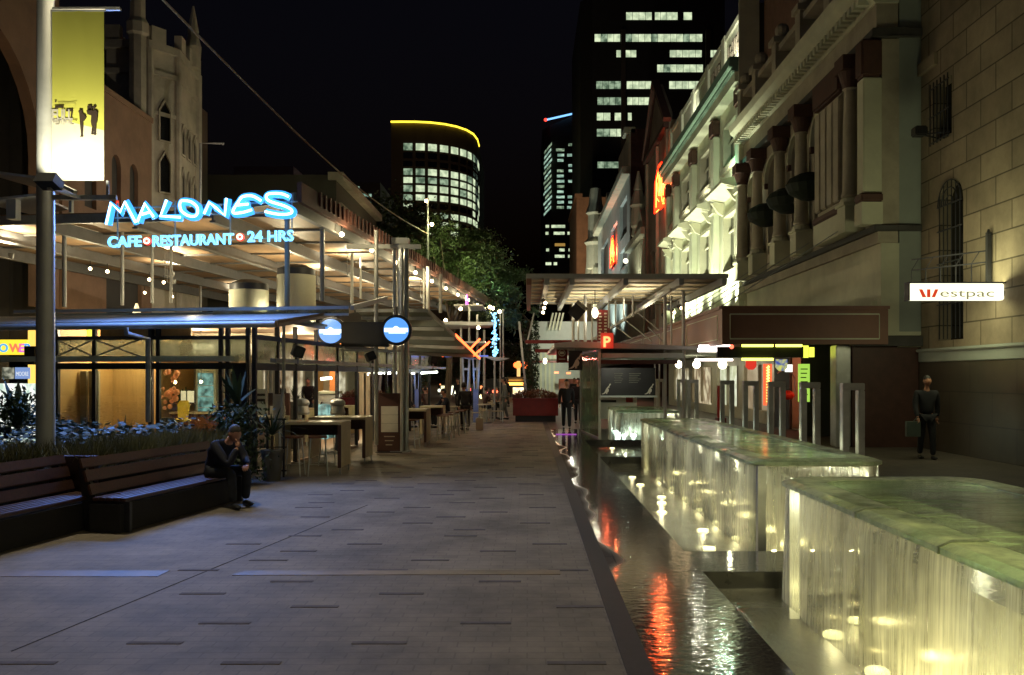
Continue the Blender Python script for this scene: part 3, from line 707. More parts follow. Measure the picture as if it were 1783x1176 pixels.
# side face towards the street
ss = [.5, 1.6, 2.6, 3.9, 5.4, 7.0, 8.5, 10, 11.5, 13, 14.5, 16]
for s in ss: pt('mullion', M['darkmetal'], (s-.035, s+.035, TF-.04, TF+.04, 0, 2.9))
pt('transom', M['gal'], (.2, 16.4, TF-.55, TF-.43, ZG-.02, ZG+.06)); pt('top_rail', M['darkmetal'], (.5, 16, TF-.04, TF+.04, 2.55, 2.64))
pt('door_head', M['darkmetal'], (.5, 16, TF-.03, TF+.03, 1.96, 2.1))
pt('clerestory_glass', M['frost'], (.5, 16, TF-.005, TF+.005, 2.1, 2.55))
for a, c in zip(ss, ss[1:]):
    if a in (3.9, 7.0): continue
    pt('window_glass', M['glass'], (a+.04, c-.04, TF-.003, TF+.003, .05, 1.96))
pt('floor', mat('cafe_floor', (.2, .13, .08), .4, 0, .2, 2, .02), (.5, 16, TF, TL, .001, .02))
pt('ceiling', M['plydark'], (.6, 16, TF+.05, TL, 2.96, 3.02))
pt('back_wall', M['dullcream'], (16, 16.15, TF, TL, 0, 3.0)); pt('side_wall', M['ochre'], (.6, 16, TL, TL+.12, 0, 3.0))
# rooms seen through the front panes
pt('partition', M['ochre'], (2.4, 2.5, tfront(272, 2.4), tfront(160, 2.4), 0, 2.95))
pt('partition', M['dullcream'], (6.0, 6.1, 2.3, TL-.01, 0, 2.95))
pt('curtain', M['dullcream'], *[(1.2+.07*(i % 2), 1.26+.07*(i % 2), tfront(98, 1.2)-.13*i-.13, tfront(98, 1.2)-.13*i, .1, 1.95) for i in range(7)])
pt('orange_panel', M['orange'], (7.0, 7.1, tfront(603, 7.0), tfront(574, 7.0), .9, 2.9), (4.4, 4.5, tfront(490, 4.4), tfront(480, 4.4), .6, 2.1))
# interior lights: bare tubes and pendant lamps
for (u, v, y) in ((305, 666, 19.0), (350, 665, 19.5), (397, 664, 18.4)):
    p = at(u, v, y); t = thing('pendant_lamp', p, f'small bare pendant bulb glowing inside the cafe at the {"left" if u < 320 else "middle" if u < 380 else "right"} of three', 'lamp', 'pendant bulbs inside the cafe')
    m = MB(); m.ball(p, .035, 10, 6); build('bulb', m, M['bulb'], t); m = MB(); m.tube([p+Vector((0, 0, .03)), (p.x, p.y, 2.95)], .006, 5); build('cord', m, M['black'], t)
    lamp('POINT', p+Vector((0, -.1, -.1)), 14, (1, .75, .4), .05)
tubes = [(648, 652, 26), (672, 651, 26), (693, 650, 26), (596, 658, 24), (568, 660, 22), (556, 638, 20.5), (585, 632, 22), (740, 650, 30), (755, 649, 30.5)]
for i, (u, v, y) in enumerate(tubes):
    p = at(u, v, y); m = MB(); m.tube([p+Vector((-.14, 0, 0)), p+Vector((.14, 0, .02))], .035, 8)
    solo('strip_light', m, M['tube'], f'short bright strip light under the cafe ceiling, {["first", "second", "third", "fourth", "fifth", "sixth", "seventh", "eighth", "ninth"][i]} by distance behind the street side glass' if 0 else 'short white strip light glowing under the cafe ceiling behind the street side glass', 'light', 'strip lights inside the cafe')
for (s, t_, pw) in ((1.6, 3.9, 110), (3.6, 2.2, 190), (4.5, 3.8, 190), (6.5, 2.0, 200), (9.5, 2.2, 180), (13, 2.2, 180), (1.5, 1.6, 60)):
    lamp('POINT', L(s, t_, 2.7), pw, (1, .82, .5), .15, name='cafe_lamp')
# bar, fridge, shelves and chairs inside
bar = thing('bar_counter', L(4.4, 2.4), 'long dark timber bar with a glass display case inside the cafe', 'counter')
pt('front', M['barwood'], (4.2, 4.3, .9, tfront(300, 4.2), 0, .95), parent=bar); pt('top', M['tabletop'], (4.1, 4.7, .88, tfront(298, 4.2), .955, 1.0), parent=bar)
pt('display_case', M['tealglass'], (5.2, 5.9, TF+.2, 1.7, .3, 1.15), parent=bar)
fr = thing('drinks_fridge', at(367, 740, 21), 'tall drinks fridge with a cool lit glass door and cream frame inside the cafe', 'fridge')
p = at(345, 0, 21); q = at(372, 0, 21); m = MB(); m.B(p.x-.06, q.x+.06, 21, 21.6, .02, 2.05); build('cabinet', m, M['cream'], fr)
m = MB(); m.B(p.x, q.x, 20.98, 20.995, .5, 1.92); build('door', m, M['tealglass'], fr)
m = MB()
for k in range(4): m.B(p.x, q.x, 20.96, 20.975, .8+.27*k, .815+.27*k)
build('shelf', m, M['palesteel'], fr)
p = at(318, 735, 18.2); t = thing('yellow_chair', (p.x, p.y, .02), 'bright yellow high backed chair inside the cafe front window', 'chair')
m = MB(); m.prism([(p.x-.1, 18.2, .95), (p.x+.1, 18.2, .95), (p.x+.13, 18.25, 1.25), (p.x+.08, 18.25, 1.33), (p.x-.08, 18.25, 1.33), (p.x-.13, 18.25, 1.25)], (0, .04, 0)); build('backrest', m, M['yellow'], t)
m = MB(); m.B(p.x-.18, p.x+.18, 17.8, 18.2, .9, .95); build('seat', m, M['yellow'], t)
for sx in (-1, 1):
    for yy in (17.83, 18.17): m = MB(); m.beam((p.x+sx*.15, yy, .02), (p.x+sx*.15, yy, .9), .03, .03); build('leg', m, M['steel'], t)
random.seed(4)
bt = MB(); bt.lathe((0, 0, 0), [(.035, 0), (.035, .17), (.013, .24), (.013, .29)], 10)
sp = thing('bottle_shelf', at(322, 700, 20.5), 'wall shelf of dark bottles above the yellow chair', 'shelf')
pa, pb_ = at(304, 0, 20.5), at(336, 0, 20.5); m = MB(); m.B(pa.x, pb_.x, 20.4, 20.7, 1.2, 1.23); build('board', m, M['barwood'], sp)
first = None
for k in range(8):
    x = pa.x+.03+k*(pb_.x-pa.x-.06)/7
    if first is None:
        first = build('bottle', bt, M['green']); tag(first, 'dark green bottle standing on the cafe wall shelf', 'bottle', 'bottles on the cafe shelf'); first.location = (x, 20.52, 1.231)
    else: o = first.copy(); COL.objects.link(o); o.location = (x, 20.52+random.uniform(-.05, .05), 1.231); o.scale = (1, 1, random.uniform(.9, 1.3))
m = MB(); p = at(326, 706, 20.2); m.B(p.x-.15, p.x-.03, 20.2, 20.21, 1.23, 1.5); m.B(p.x+.0, p.x+.16, 20.2, 20.21, 1.23, 1.5); solo('menu_card', m, em('glowing_card', (.9, .85, .6), .5, (.7, .65, .5)), 'pair of small pale cards standing among the bottles on the shelf', 'card')  # lamplight on the cards is put into their material as glow
p = at(296, 690, 17.6); m = MB()
for k, c_ in enumerate(range(26)): m.ball(p+Vector((random.gauss(0, .09), random.gauss(0, .08), random.uniform(-.25, .55))), random.uniform(.03, .07), 6, 4)
solo('flower_arrangement', m, em('glowing_flowers', (.8, .28, .08), .25, (.7, .25, .1)), 'orange flower arrangement inside the window beside the yellow chair', 'flowers')  # flowers glow weakly to look lit by the room
p = at(292, 725, 17.2); m = MB(); m.lathe((p.x, p.y, .02), [(.14, 0), (.22, .3), (.2, .75), (.12, 1.0)], 14); solo('tall_urn', m, M['black'], 'tall black urn under the orange flowers inside the window', 'urn')
p = at(570, 700, 21.5); t = thing('coffee_machine', p, 'steel and white coffee machine on the counter by the open doorway', 'machine')
m = MB(); m.B(p.x-.3, p.x+.3, 21.4, 21.9, 1.02, 1.4); build('body', m, M['steel'], t, bevel=.03)
m = MB(); m.B(p.x-.33, p.x+.33, 21.35, 21.95, 1.41, 1.47); build('top_tray', m, M['white'], t); m = MB(); m.tube([(p.x-.1, 21.36, 1.2), (p.x-.1, 21.2, 1.15), (p.x-.1, 21.2, 1.05)], .02, 6); build('spout', m, M['black'], t)
m = MB(); p = at(588, 692, 20.0); m.ball((p.x, p.y, 1.22), .14, 16, 10, (1.3, 1, .8)); m.lathe((p.x, p.y, .95), [(.16, 0), (.18, .05), (.14, .2)], 16)
solo('cake_dome', m, M['steel'], 'bright white rounded display dome on the counter end in the doorway', 'display')
m = MB()
for k in range(5): Lb(m, 5.75, 5.84, 2.35+k*.34, 2.57+k*.34, 1.25+.02*k, 1.9)
solo('menu_boards', m, mat('bar_back_dark', (.05, .05, .045), .5, 0, .6, 6), 'row of small dark boards on the wall behind the bar', 'boards')

random.seed(31)
for k in range(13):
    s = 7.6+k*.62; pt('curtain', M['dullcream'] if k % 3 else M['barwood'], (s, s+.2, TF+.16, TF+.2, .08, 1.93))
cs = thing('wall_shelving', L(3, 7, 0), 'crowded back bar shelving seen through the cafe side glass', 'shelving')
for k in range(4): m = MB(); Lb(m, 5.86, 5.98, 2.4, TL-.1, .9+.35*k, .93+.35*k); build('shelf', m, M['steel'], cs)
for k in range(46):
    t_ = random.uniform(2.45, TL-.2); z = .931+.35*random.randrange(4); h = random.uniform(.12, .28); r = random.uniform(.03, .06)
    p = L(5.9, t_, z); m = MB(); m.lathe(p, [(r, 0), (r, h*.6), (r*.4, h*.8), (r*.4, h)], 8); solo('jar', m, random.choice([M['green'], M['cream'], M['orange'], M['glassdark'], M['redpaint'], M['yellow'], M['steel']]), 'small jar or bottle standing on the back bar shelving', 'jar', 'jars on the back bar shelving')
hd = MB(); Lb(hd, 3.4, 5.0, 2.2, 4.4, 2.35, 2.6); solo('steel_hood', hd, M['steel'], 'long steel hood hanging under the cafe ceiling', 'hood')
# ---- low awning
aw = thing('cafe_awning', L(0, 3, 2.7), 'low metal awning with a fat blue lit gutter round the cafe front', 'awning')
te = tfront(480, -.7)
def Ls(s, t, z): return L(s, t, z)
m = MB(); m.tube([L(-.7, te, 2.76), L(-.7, 8.2, 2.72)], .06, 14); build('gutter', m, M['palesteel'], aw, smooth=True)
m = MB(); m.prism([L(-.6, te, 2.82), L(-.6, 8.2, 2.78), L(.5, 8.2, 2.98), L(.5, te-.6, 3.02)], (0, 0, .03)); build('roof_sheet', m, M['palesteel'], aw)
pA, pB = L(-.7, te, 2.76), at(613, 541, 21.0)
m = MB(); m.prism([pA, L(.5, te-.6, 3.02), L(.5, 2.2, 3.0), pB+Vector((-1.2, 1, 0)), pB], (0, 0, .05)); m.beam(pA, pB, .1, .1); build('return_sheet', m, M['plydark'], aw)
m = MB(); e1 = tfront(25, .35); m.beam(L(.35, tfront(607, .35), 3.13), L(.35, e1, 3.1), .05, .06); m.beam(L(.35, tfront(607, .35), 3.0), L(.35, e1, 2.97), .04, .04); build('upstand_rail', m, M['palesteel'], aw)
m = MB(); m.beam(L(.37, tfront(607, .35), 3.06), L(.37, tfront(370, .35), 3.05), .01, .12); build('upstand_glass', m, M['frost'], aw)
m = MB(); q = at(613, 536, 15.9); m.beam(q, at(672, 520, 19.5), .07, .09); build('eave_end', m, M['palesteel'], aw)
dp = MB(); dp.tube([at(220, 570, 14.9), at(220, 581, 14.9), at(258, 590, 15.5), at(258, 735, 15.7)], .045, 10); build('downpipe', dp, M['gal'], aw, smooth=True)
# sloping side awning with red neon edge
sa = thing('sloping_awning', at(745, 560, 24), 'sloping ribbed side awning with a glowing red edge dropping towards the street', 'awning')
P1, P2, P3, P4 = at(620, 541, 22), at(742, 541, 22), at(832, 624, 27), at(700, 618, 27)
m = MB(); m.prism([P1, P2, P3, P4], (0, 0, .04)); build('sheet', m, M['greygreen'], sa)
for k in range(5):
    f = (k+.5)/5; m = MB(); m.beam(P1.lerp(P4, f)-Vector((0, 0, .06)), P2.lerp(P3, f)-Vector((0, 0, .06)), .06, .09); build('rib', m, M['palesteel'], sa)
m = MB(); m.beam(P1, P2, .07, .09); m.beam(P2+Vector((.03, 0, 0)), P2.lerp(P3, .5)+Vector((.03, 0, 0)), .05, .1); build('edge_beam', m, M['palesteel'], sa)
RN = M['redneon'] = em('red_neon', (1, .12, .03), 5)
m = MB(); m.tube([P2.lerp(P3, .48)+Vector((.05, 0, .03)), P3+Vector((.05, 0, 0))], .035, 8); m.tube([at(824, 620, 26.5), at(853, 595, 26.5)], .03, 8); m.tube([at(816, 611, 26.8), at(836, 590, 26.8)], .03, 8); m.tube([at(798, 620, 26.9), at(815, 612, 26.9)], .04, 8)
build('neon_edge', m, RN, sa)

# ---- high canopy
ZR = 5.3; TM = 10.6; SE = 30
cn = thing('high_canopy', L(15, 5, ZR), 'large flat timber lined canopy above the cafe with bulbs along its street edge', 'canopy')
m = MB(); 
m.prism([L(1, 0, ZR+.1), L(SE, 0, ZR+.1), L(SE, TM, ZR+.1), L(2.7, TM, ZR+.1), L(2.6, 3.4, ZR+.1)], (0, 0, .05)); build('deck', m, M['ply'], cn)
ts = [0.12, 2.2, 4.25, 6.4, 8.5, 10.5]
for k, t_ in enumerate(ts):
    s0 = 1.0+min(t_, 3.4)*.47
    m = MB(); m.beam(L(s0, t_, ZR-.2), L(SE, t_, ZR-.2), .13, .04); m.beam(L(s0, t_, ZR-.06), L(SE, t_, ZR-.06), .04, .28); build('main_beam', m, M['cbeam'], cn)
s = 1.05; i = 0
while s < SE:
    a, c = 0.0, 10.6 if s > 2.7 else max(.3, (s-1)/.47)
    m = MB(); m.beam(L(s, a, ZR+.07), L(s, c, ZR+.07), .05, .05); build('purlin', m, M['cbeam'], cn); s += 1.9
m = MB(); m.B(0, 0, 0, 0, 0, 0); m = MB()
Lb(m, 1, SE, -.12, -.02, ZR-.05, ZR+.34); build('fascia', m, M['fascia'], cn)
k = 0; s = 2.0
fm = MB()
while s < SE:
    w_ = MB(); Lb(w_, s, s+.09, -.16, -.125, ZR+.06, ZR+.36); build('fascia_slat', w_, M['fascia'], cn); s += .3
m = MB(); m.beam(L(2.6, 3.4, ZR+.02), L(2.7, TM, ZR+.02), .08, .2); m.beam(L(.98, 0, ZR+.05), L(2.58, 3.4, ZR+.05), .06, .16); build('front_beam', m, M['gal'], cn)
for k in range(11):
    s = 3.7+2.42*k
    b_ = thing('edge_bulb', L(s, -.05, 5.1), 'small warm bulb on the street edge of the high canopy', 'bulb', 'bulbs along the canopy edge')
    m = MB(); m.ball(L(s, -.05, 5.06), .055, 10, 7); build('bulb', m, M['bulb'], b_); m = MB(); m.tube([L(s, -.05, 5.1), L(s, -.05, 5.27)], .02, 6); build('holder', m, M['black'], b_)
    lamp('POINT', L(s, -.3, 4.98), 42, (1, .84, .48), .05)
for (u, v, y) in ((157, 468, 22), (187, 473, 22), (260, 487, 23), (285, 492, 24), (252, 510, 26), (300, 517, 28)):
    p = at(u, v, y); b_ = thing('string_bulb', p, 'tiny warm bulb hanging under the left beams of the high canopy', 'bulb', 'bulbs under the left of the canopy')
    m = MB(); m.ball(p, .04, 8, 6); build('bulb', m, M['bulb'], b_); m = MB(); m.tube([p, p+Vector((0, 0, .2))], .01, 5); build('holder', m, M['black'], b_)
# ceiling hot spots
for (u, v) in ((300, 445), (303, 460), (611, 446), (735, 490), (20, 407), (560, 470), (420, 500), (690, 505)):
    p0 = at(u, v, 10); k = (ZR-CH)/(p0.z-CH)*10; p = at(u, v, k); 
    t = thing('uplight', p-Vector((0, 0, .55)), 'small metal uplight throwing a bright patch on the canopy lining', 'spotlight', 'uplights under the high canopy')
    m = MB(); m.lathe(p-Vector((0, 0, .62)), [(.03, 0), (.06, .06), (.07, .14)], 10); build('housing', m, M['gal'], t); m = MB(); m.tube([p-Vector((0, 0, .62)), p-Vector((0, .5, .62)), p-Vector((0, .5, 0))], .012, 5); build('arm', m, M['gal'], t)
    lamp('SPOT', p-Vector((0, 0, .42)), 190 if v < 480 else 250, (1, .88, .58), .02, p, 150, .5, name='uplight_lamp')
for (s, t_, pw) in ((9, 3.2, 200), (16, 3.2, 200), (6, 7.5, 120), (22, 3, 150), (3.6, 3.5, 80)):
    lamp('POINT', L(s, t_, 3.9), pw, (1, .85, .52), .2)
# posts
def post(u, v0, v1, y, r, label, mm=None, n=1):
    p, q = at(u, v0, y), at(u, v1, y)
    m = MB(); m.tube([(p.x, y, p.z), (p.x, y, q.z)], r, 12)
    return solo('canopy_post', m, mm or M['palesteel'], label, 'post', 'slim posts holding up the high canopy', smooth=True)
for u, v1, y, r, lb in ((112, 535, 20, .05, 'slim canopy post nearest the big light pole'), (213, 532, 20.5, .04, 'slim canopy post left of the cream duct, second from the light pole'), (265, 528, 21, .035, 'thin canopy post behind the lettering CAFE'), (298, 528, 22.5, .035, 'thinnest canopy post behind the sign, with a glowing foot'),
                        (500, 545, 16.6, .05, 'long bright canopy post straight below the letters HRS'), (561, 525, 19, .055, 'canopy post right of the pair of cream ducts'), (655, 775, 20.3, .05, 'canopy post left of the round blue sign reaching the pavement'), (613, 530, 24, .04, 'slim bright post behind the canopy beams left of the big column'), (628, 520, 25, .03, 'thin hanging rod left of the big column'),
                        (745, 545, 27, .06, 'canopy post right of the big column'), (767, 545, 29, .055, 'canopy post far right above the sloping awning'), (738, 540, 27.5, .03, 'thin rod beside the post right of the big column')):
    vt = {112: 440, 213: 475, 265: 488, 298: 492, 500: 352, 561: 422, 655: 457, 613: 465, 628: 470, 745: 478, 767: 492, 738: 480}[u]
    vt = CV-(ZR-.02-CH)*F/y
    post(u, vt, v1, y, r, lb)
cl = thing('main_column', at(697, 785, 21), 'clustered steel column beside the round blue sign', 'column')
for dx, dy, r in ((0, 0, .085), (.14, .06, .06), (-.15, .05, .045), (.05, -.12, .04)):
    p = at(697, 0, 21); m = MB(); m.tube([(p.x+dx, 21+dy, 0), (p.x+dx, 21+dy, ZR-.35)], r, 14); build('pipe', m, M['steel'], cl, smooth=True)
p = at(697, 0, 21); m = MB(); m.beam((p.x-1.3, 21, ZR-.3), (p.x+.5, 21, ZR-.3), .14, .1); m.B(p.x-.2, p.x+.22, 20.85, 21.15, ZR-.25, ZR-.1); build('head_plate', m, M['palesteel'], cl)
m = MB(); m.B(p.x-.22, p.x+.24, 20.8, 21.2, 0, .03); build('base_plate', m, M['gal'], cl)
# exhaust ducts on the cafe roof
for (u0, u1, v0, lb) in ((400, 467, 488, 'left of two fat cream exhaust ducts under the canopy'), (483, 549, 462, 'right and taller of two fat cream exhaust ducts under the canopy')):
    y = 20.5; a, c = at(u0, v0, y), at(u1, v0, y); r = (c.x-a.x)/2; cx = (a.x+c.x)/2
    t = thing('exhaust_duct', (cx, y, 3.05), lb, 'duct', 'exhaust ducts on the cafe roof')
    m = MB(); m.lathe((cx, y, 0), [(r, 3.03), (r, a.z-.25)], 28); build('drum', m, M['cream'], t, smooth=True)
    m = MB(); m.lathe((cx, y, 0), [(r*.98, a.z-.245), (r*.98, a.z-.1), (r*.5, a.z)], 28); build('cowl', m, M['darkmetal'], t, smooth=True)
    lamp('POINT', (cx+r+.22, y-.25, 3.3), 16, (1, .88, .6), .05); lamp('POINT', (cx-r-.2, y-.3, 3.3), 9, (1, .88, .6), .05)
m = MB(); Lb(m, .6, 16, TF, TL+.1, 3.025, 3.08); solo('cafe_roof', m, M['greygreen'], 'flat roof of the cafe carrying the ducts', 'roof')
m = MB(); q = at(238, 520, 23.5); m.lathe((q.x, q.y, 3.08), [(.2, 0), (.16, .3), (.03, .75)], 14); solo('cream_lamp_cone', m, em('lit_cone', (1, .85, .5), .8, (.8, .7, .5)), 'small glowing cream cone lamp on the cafe roof', 'lamp')

# ================================================================ the big neon sign
NB = M['neonbody'] = em('blue_channel_letter', (.05, .38, 1), 1.7, (.02, .15, .6))
NC = M['neoncore'] = em('blue_white_neon', (.45, .8, 1), 7)
SY = 15.6
sg = thing('neon_sign', at(348, 390, SY), 'blue neon sign reading MALONES CAFE RESTAURANT 24 HRS', 'sign')
def S(u, v, d=0): p = at(u, v, SY); return Vector((p.x, SY+d, p.z))
strokes = {
 'M': [[(186, 391), (194, 354), (210, 370), (218, 352), (237, 388)]],
 'A': [[(240, 387), (253, 355), (268, 378)], [(248, 374), (262, 370)]],
 'L': [[(291, 349), (280, 377), (315, 379)]],
 'O': [[(322, 350), (333, 352), (343, 360), (345, 370), (340, 377), (328, 376), (317, 368), (314, 358), (316, 351), (322, 350)]],
 'N': [[(356, 373), (365, 353), (376, 362), (392, 376), (395, 346)]],
 'E': [[(452, 352), (440, 343), (424, 343), (417, 350), (406, 370), (421, 371), (439, 366)], [(414, 358), (433, 356)]],
 'S': [[(503, 343), (490, 338), (470, 338), (464, 343), (470, 351), (495, 359), (508, 366), (507, 372), (495, 374), (480, 373), (462, 369)]]}
def smoothp(pts, n=5):
    if len(pts) < 6: return pts
    out = []
    for i in range(len(pts)-1):
        p0 = pts[max(0, i-1)]; p1 = pts[i]; p2 = pts[i+1]; p3 = pts[min(len(pts)-1, i+2)]
        for k in range(n):
            t_ = k/n
            out.append(tuple(.5*((2*p1[j])+(-p0[j]+p2[j])*t_+(2*p0[j]-5*p1[j]+4*p2[j]-p3[j])*t_*t_+(-p0[j]+3*p1[j]-3*p2[j]+p3[j])*t_**3) for j in (0, 1)))
    return out+[pts[-1]]
strokes['E'][0][0] = (455, 350); strokes['E'][0][1] = (440, 342)
for ch_, ll in strokes.items():
    bd, cr = MB(), MB()
    for st_ in ll:
        q = smoothp(st_); bd.tube([S(*p, .06) for p in q], .07, 10); cr.tube([S(*p, -.022) for p in q], .02, 8)
    lo = build('letter', bd, NB, sg, smooth='all'); build('neon_tube', cr, NC, lo, smooth='all')
N2 = M['neon2'] = em('pale_blue_neon', (.16, .58, 1), 2.6)
for txt, ua, ub, v, sz in (('CAFE', 188, 246, 430, .235), ('RESTAURANT', 266, 407, 427, .235), ('24', 431, 457, 421, .235), ('HRS', 466, 511, 420, .235)):
    m = MB(); a, c = S(ua, v), S(ub, v); ang = -.022
    vs, fs, w_ = textmesh(txt, .26, .025, bold=.005)
    k = (c.x-a.x)/w_; mid = (a+c)/2
    m.add([mid+Vector((p.x*k, p.y, p.z*1.05+p.x*k*.03)) for p in vs], fs); build('word', m, N2, sg)
for u, v in ((256, 420), (418, 413)):
    m = MB(); m.tube([S(u, v, -.02)+Vector((.045*math.cos(R(a)), 0, .045*math.sin(R(a)))) for a in range(0, 360, 30)], .013, 6, closed=True); build('red_dot', m, em('red_ring_neon', (1, .35, .25), 9), sg)
    m = MB(); m.tube([S(u, v, .0), S(u, v, .03)], .075, 16); build('dot_backing', m, em('red_dot_glow', (.9, .03, .02), 1.6), sg)
fr_ = MB(); fr_.beam(S(195, 361, .12), S(515, 349, .12), .025, .025); fr_.beam(S(195, 378, .12), S(515, 366, .12), .025, .025); fr_.beam(S(188, 424, .05), S(512, 413, .05), .015, .015)
for u in (199, 300, 397, 505): fr_.beam(S(u, 432-.04*(u-188), .13), S(u, 352-.04*(u-188), .13), .022, .022)
for u in (230, 360, 470): fr_.beam(S(u, 365-.04*(u-188), .12), L(1.9, tfront(u, 1.9), ZR+.05), .02, .02)
build('frame', fr_, M['gal'], sg)
p = S(300, 390, -.35); la = lamp('AREA', p, 400, (.16, .34, 1), 3.2, (p.x+.8, p.y-10, -2.2), name='neon_glow'); la.data.shape = 'RECTANGLE'; la.data.size_y = .6

# ================================================================ round blue signs, hoarding, loudspeakers
BL = M['bluedisc'] = em('blue_lit_disc', (.1, .36, .95), 1.1); BW = em('white_lit_band', (.8, .95, 1), 2.2)
def disc(u, v, y, r, label):
    p = at(u, v, y); t = thing('round_sign', p, label, 'sign', 'round blue lit signs')
    m = MB(); m.tube([(p.x, y, p.z), (p.x, y+.14, p.z)], r*1.22, 36); build('casing', m, M['black'], t, smooth=True)
    m = MB(); m.tube([(p.x, y-.012, p.z), (p.x, y-.002, p.z)], r, 36); build('face', m, BL, t, smooth=True)
    m = MB(); m.B(p.x-r*.93, p.x+r*.93, y-.02, y-.014, p.z-r*.16, p.z+r*.16); m.B(p.x-r*.6, p.x+r*.75, y-.02, y-.014, p.z-r*.27, p.z-r*.21); m.prism([(p.x-r*.25, y-.02, p.z+r*.16), (p.x+r*.25, y-.02, p.z+r*.16), (p.x+r*.05, y-.02, p.z+r*.3), (p.x-r*.1, y-.02, p.z+r*.3)], (0, .006, 0)); build('band', m, BW, t)
    m = MB(); m.beam((p.x, y+.1, p.z+r), (p.x, y+.1, p.z+r+.25), .03, .03); build('hanger', m, M['darkmetal'], t)
disc(690, 575, 19.6, .285, 'round blue lit sign with a black casing in front of the steel column')
disc(576, 577, 20.6, .29, 'round blue lit sign partly hidden by the black hoarding')
hb = thing('hoarding', at(630, 582, 20.1), 'wide black hoarding panel between the two round blue signs', 'panel')
a, c = at(594, 561, 20.1), at(676, 604, 20.1); m = MB(); m.B(a.x, c.x, 20.1, 20.25, c.z, a.z); build('panel', m, M['black'], hb); m = MB(); m.beam((a.x, 20.06, c.z-.08), (c.x+.3, 20.06, c.z-.1), .04, .05); m.beam((a.x+.05, 20.1, c.z-.4), (a.x+.05, 20.1, c.z), .04, .04); build('rail', m, M['gal'], hb)
for (u, v, y, s_, a_, lb) in ((519, 612, 16.2, .21, .35, 'black loudspeaker tilted above the cafe corner, left of three'), (645, 621, 19.6, .2, -.4, 'black loudspeaker below the hoarding, middle of three'), (754, 627, 25.5, .22, .2, 'small black loudspeaker below the red lamps, right of three')):
    p = at(u, v, y); t = thing('loudspeaker', p, lb, 'speaker', 'loudspeakers on the cafe gutter'); m = MB(); m.B(-s_/2, s_/2, -s_/2, s_/2, -s_/2, s_/2)
    rm = Matrix.Rotation(a_, 4, 'Y') @ Matrix.Rotation(.5, 4, 'Z'); m.v = [rm @ q+p for q in m.v]; build('box', m, M['black'], t, bevel=.015)
    m = MB(); m.tube([Vector((0, -s_/2-.004, 0)), Vector((0, -s_/2-.001, 0))], s_*.36, 14); m.v = [rm @ q+p for q in m.v]; build('cone', m, M['darkmetal'], t)
    m = MB(); m.beam(p-Vector((0, 0, .26)), p, .03, .03); build('bracket', m, M['gal'], t)

# ================================================================ tables, stools, board, railing
def high_table(x0, x1, y0, y1, h, label):
    t = thing('high_table', ((x0+x1)/2, (y0+y1)/2, 0), label, 'table', 'high tables outside the cafe')
    m = MB(); m.B(x0, x1, y0, y1, h-.05, h); build('table_top', m, M['tabletop'], t, bevel=.006)
    for xa in (x0+.002, x1-.062): m = MB(); m.B(xa, xa+.06, y0+.01, y1-.01, .12, h-.053); build('side_panel', m, M['tabletop'], t)
    m = MB(); m.B(x0+.065, x1-.065, y1-.05, y1-.02, h-.3, h-.055); build('apron', m, M['tableside'], t)
    m = MB(); m.B(x1-.066, x1-.001, y0, y0+.009, .12, h-.053); build('edge_trim', m, M['tableside'], t)
    for xa in (x0+.03, x1-.03):
        for ya in (y0+.06, y1-.06): m = MB(); m.beam((xa, ya, 0), (xa, ya, .118), .03, .03); build('foot', m, M['steel'], t)
    return t
def stool():
    t = thing('bar_stool', (0, 0, 0), 'steel bar stool', 'stool', 'steel bar stools outside the cafe')
    m = MB(); m.B(-.17, .17, -.17, .17, .7, .735); build('seat', m, M['barwood'], t, bevel=.01)
    for sx in (-1, 1):
        for sy in (-1, 1): m = MB(); m.tube([(sx*.18, sy*.18, 0), (sx*.13, sy*.13, .7)], .012, 6); build('leg', m, M['steel'], t)
    m = MB(); m.tube([(-.165, -.165, .22), (.165, -.165, .22), (.165, .165, .22), (-.165, .165, .22)], .009, 6, closed=True); build('foot_ring', m, M['steel'], t)
    return t
high_table(-4.75, -3.5, 16.2, 17.1, .98, 'nearest high table with a pale end panel outside the cafe')
high_table(-4.6, -3.4, 18.1, 19.0, .98, 'second high table, just behind the nearest one')
high_table(-3.35, -2.62, 22.4, 23.4, .98, 'third high table, beyond the tall menu board')
high_table(-3.2, -2.5, 25.6, 26.4, .95, 'farthest high table beside the line of stools')
s0 = stool(); first = True
for (x, y, lb) in ((-4.35, 16.0, 'bar stool at the nearest high table, left of two'), (-3.9, 16.05, 'bar stool at the nearest high table, right of two'), (-4.1, 17.9, 'bar stool tucked under the second high table'), (-3.0, 22.2, 'bar stool under the third high table'), (-2.4, 24.6, 'bar stool just beyond the third high table'), (-2.35, 25.5, 'bar stool in front of the farthest high table'), (-2.3, 26.8, 'bar stool behind the farthest high table'), (-2.2, 27.8, 'second last bar stool of the street line'), (-2.15, 28.8, 'last bar stool of the street line')):
    if first: s0.location = (x, y, 0); s0['label'] = lb; first = False
    else: dup(s0, (x, y, 0), random.uniform(-.3, .3), lb)
mbx = thing('menu_stand', (-3.32, 20.9, 0), 'tall dark timber menu stand holding a column of white sheets', 'menu board')
a, c = at(657, 685, 20.9), at(700, 788, 20.9); m = MB(); m.B(a.x, c.x, 20.86, 20.94, .02, a.z); build('board', m, M['tableside'], mbx, bevel=.01)
for k in range(3): m = MB(); m.B(a.x+.1, c.x-.09, 20.852, 20.858, a.z-.52-.21*k, a.z-.315-.21*k); build('sheet', m, M['paper'], mbx)
m = MB(); put_text(m, 'MENU', .09, ((a.x+c.x)/2, 20.857, a.z-.2), ext=.002); 
for k, tx in enumerate(('OPEN', '24 HOURS', 'DINE IN')): put_text(m, tx, .07, ((a.x+c.x)/2, 20.857, a.z-1.06-.1*k), ext=.002)
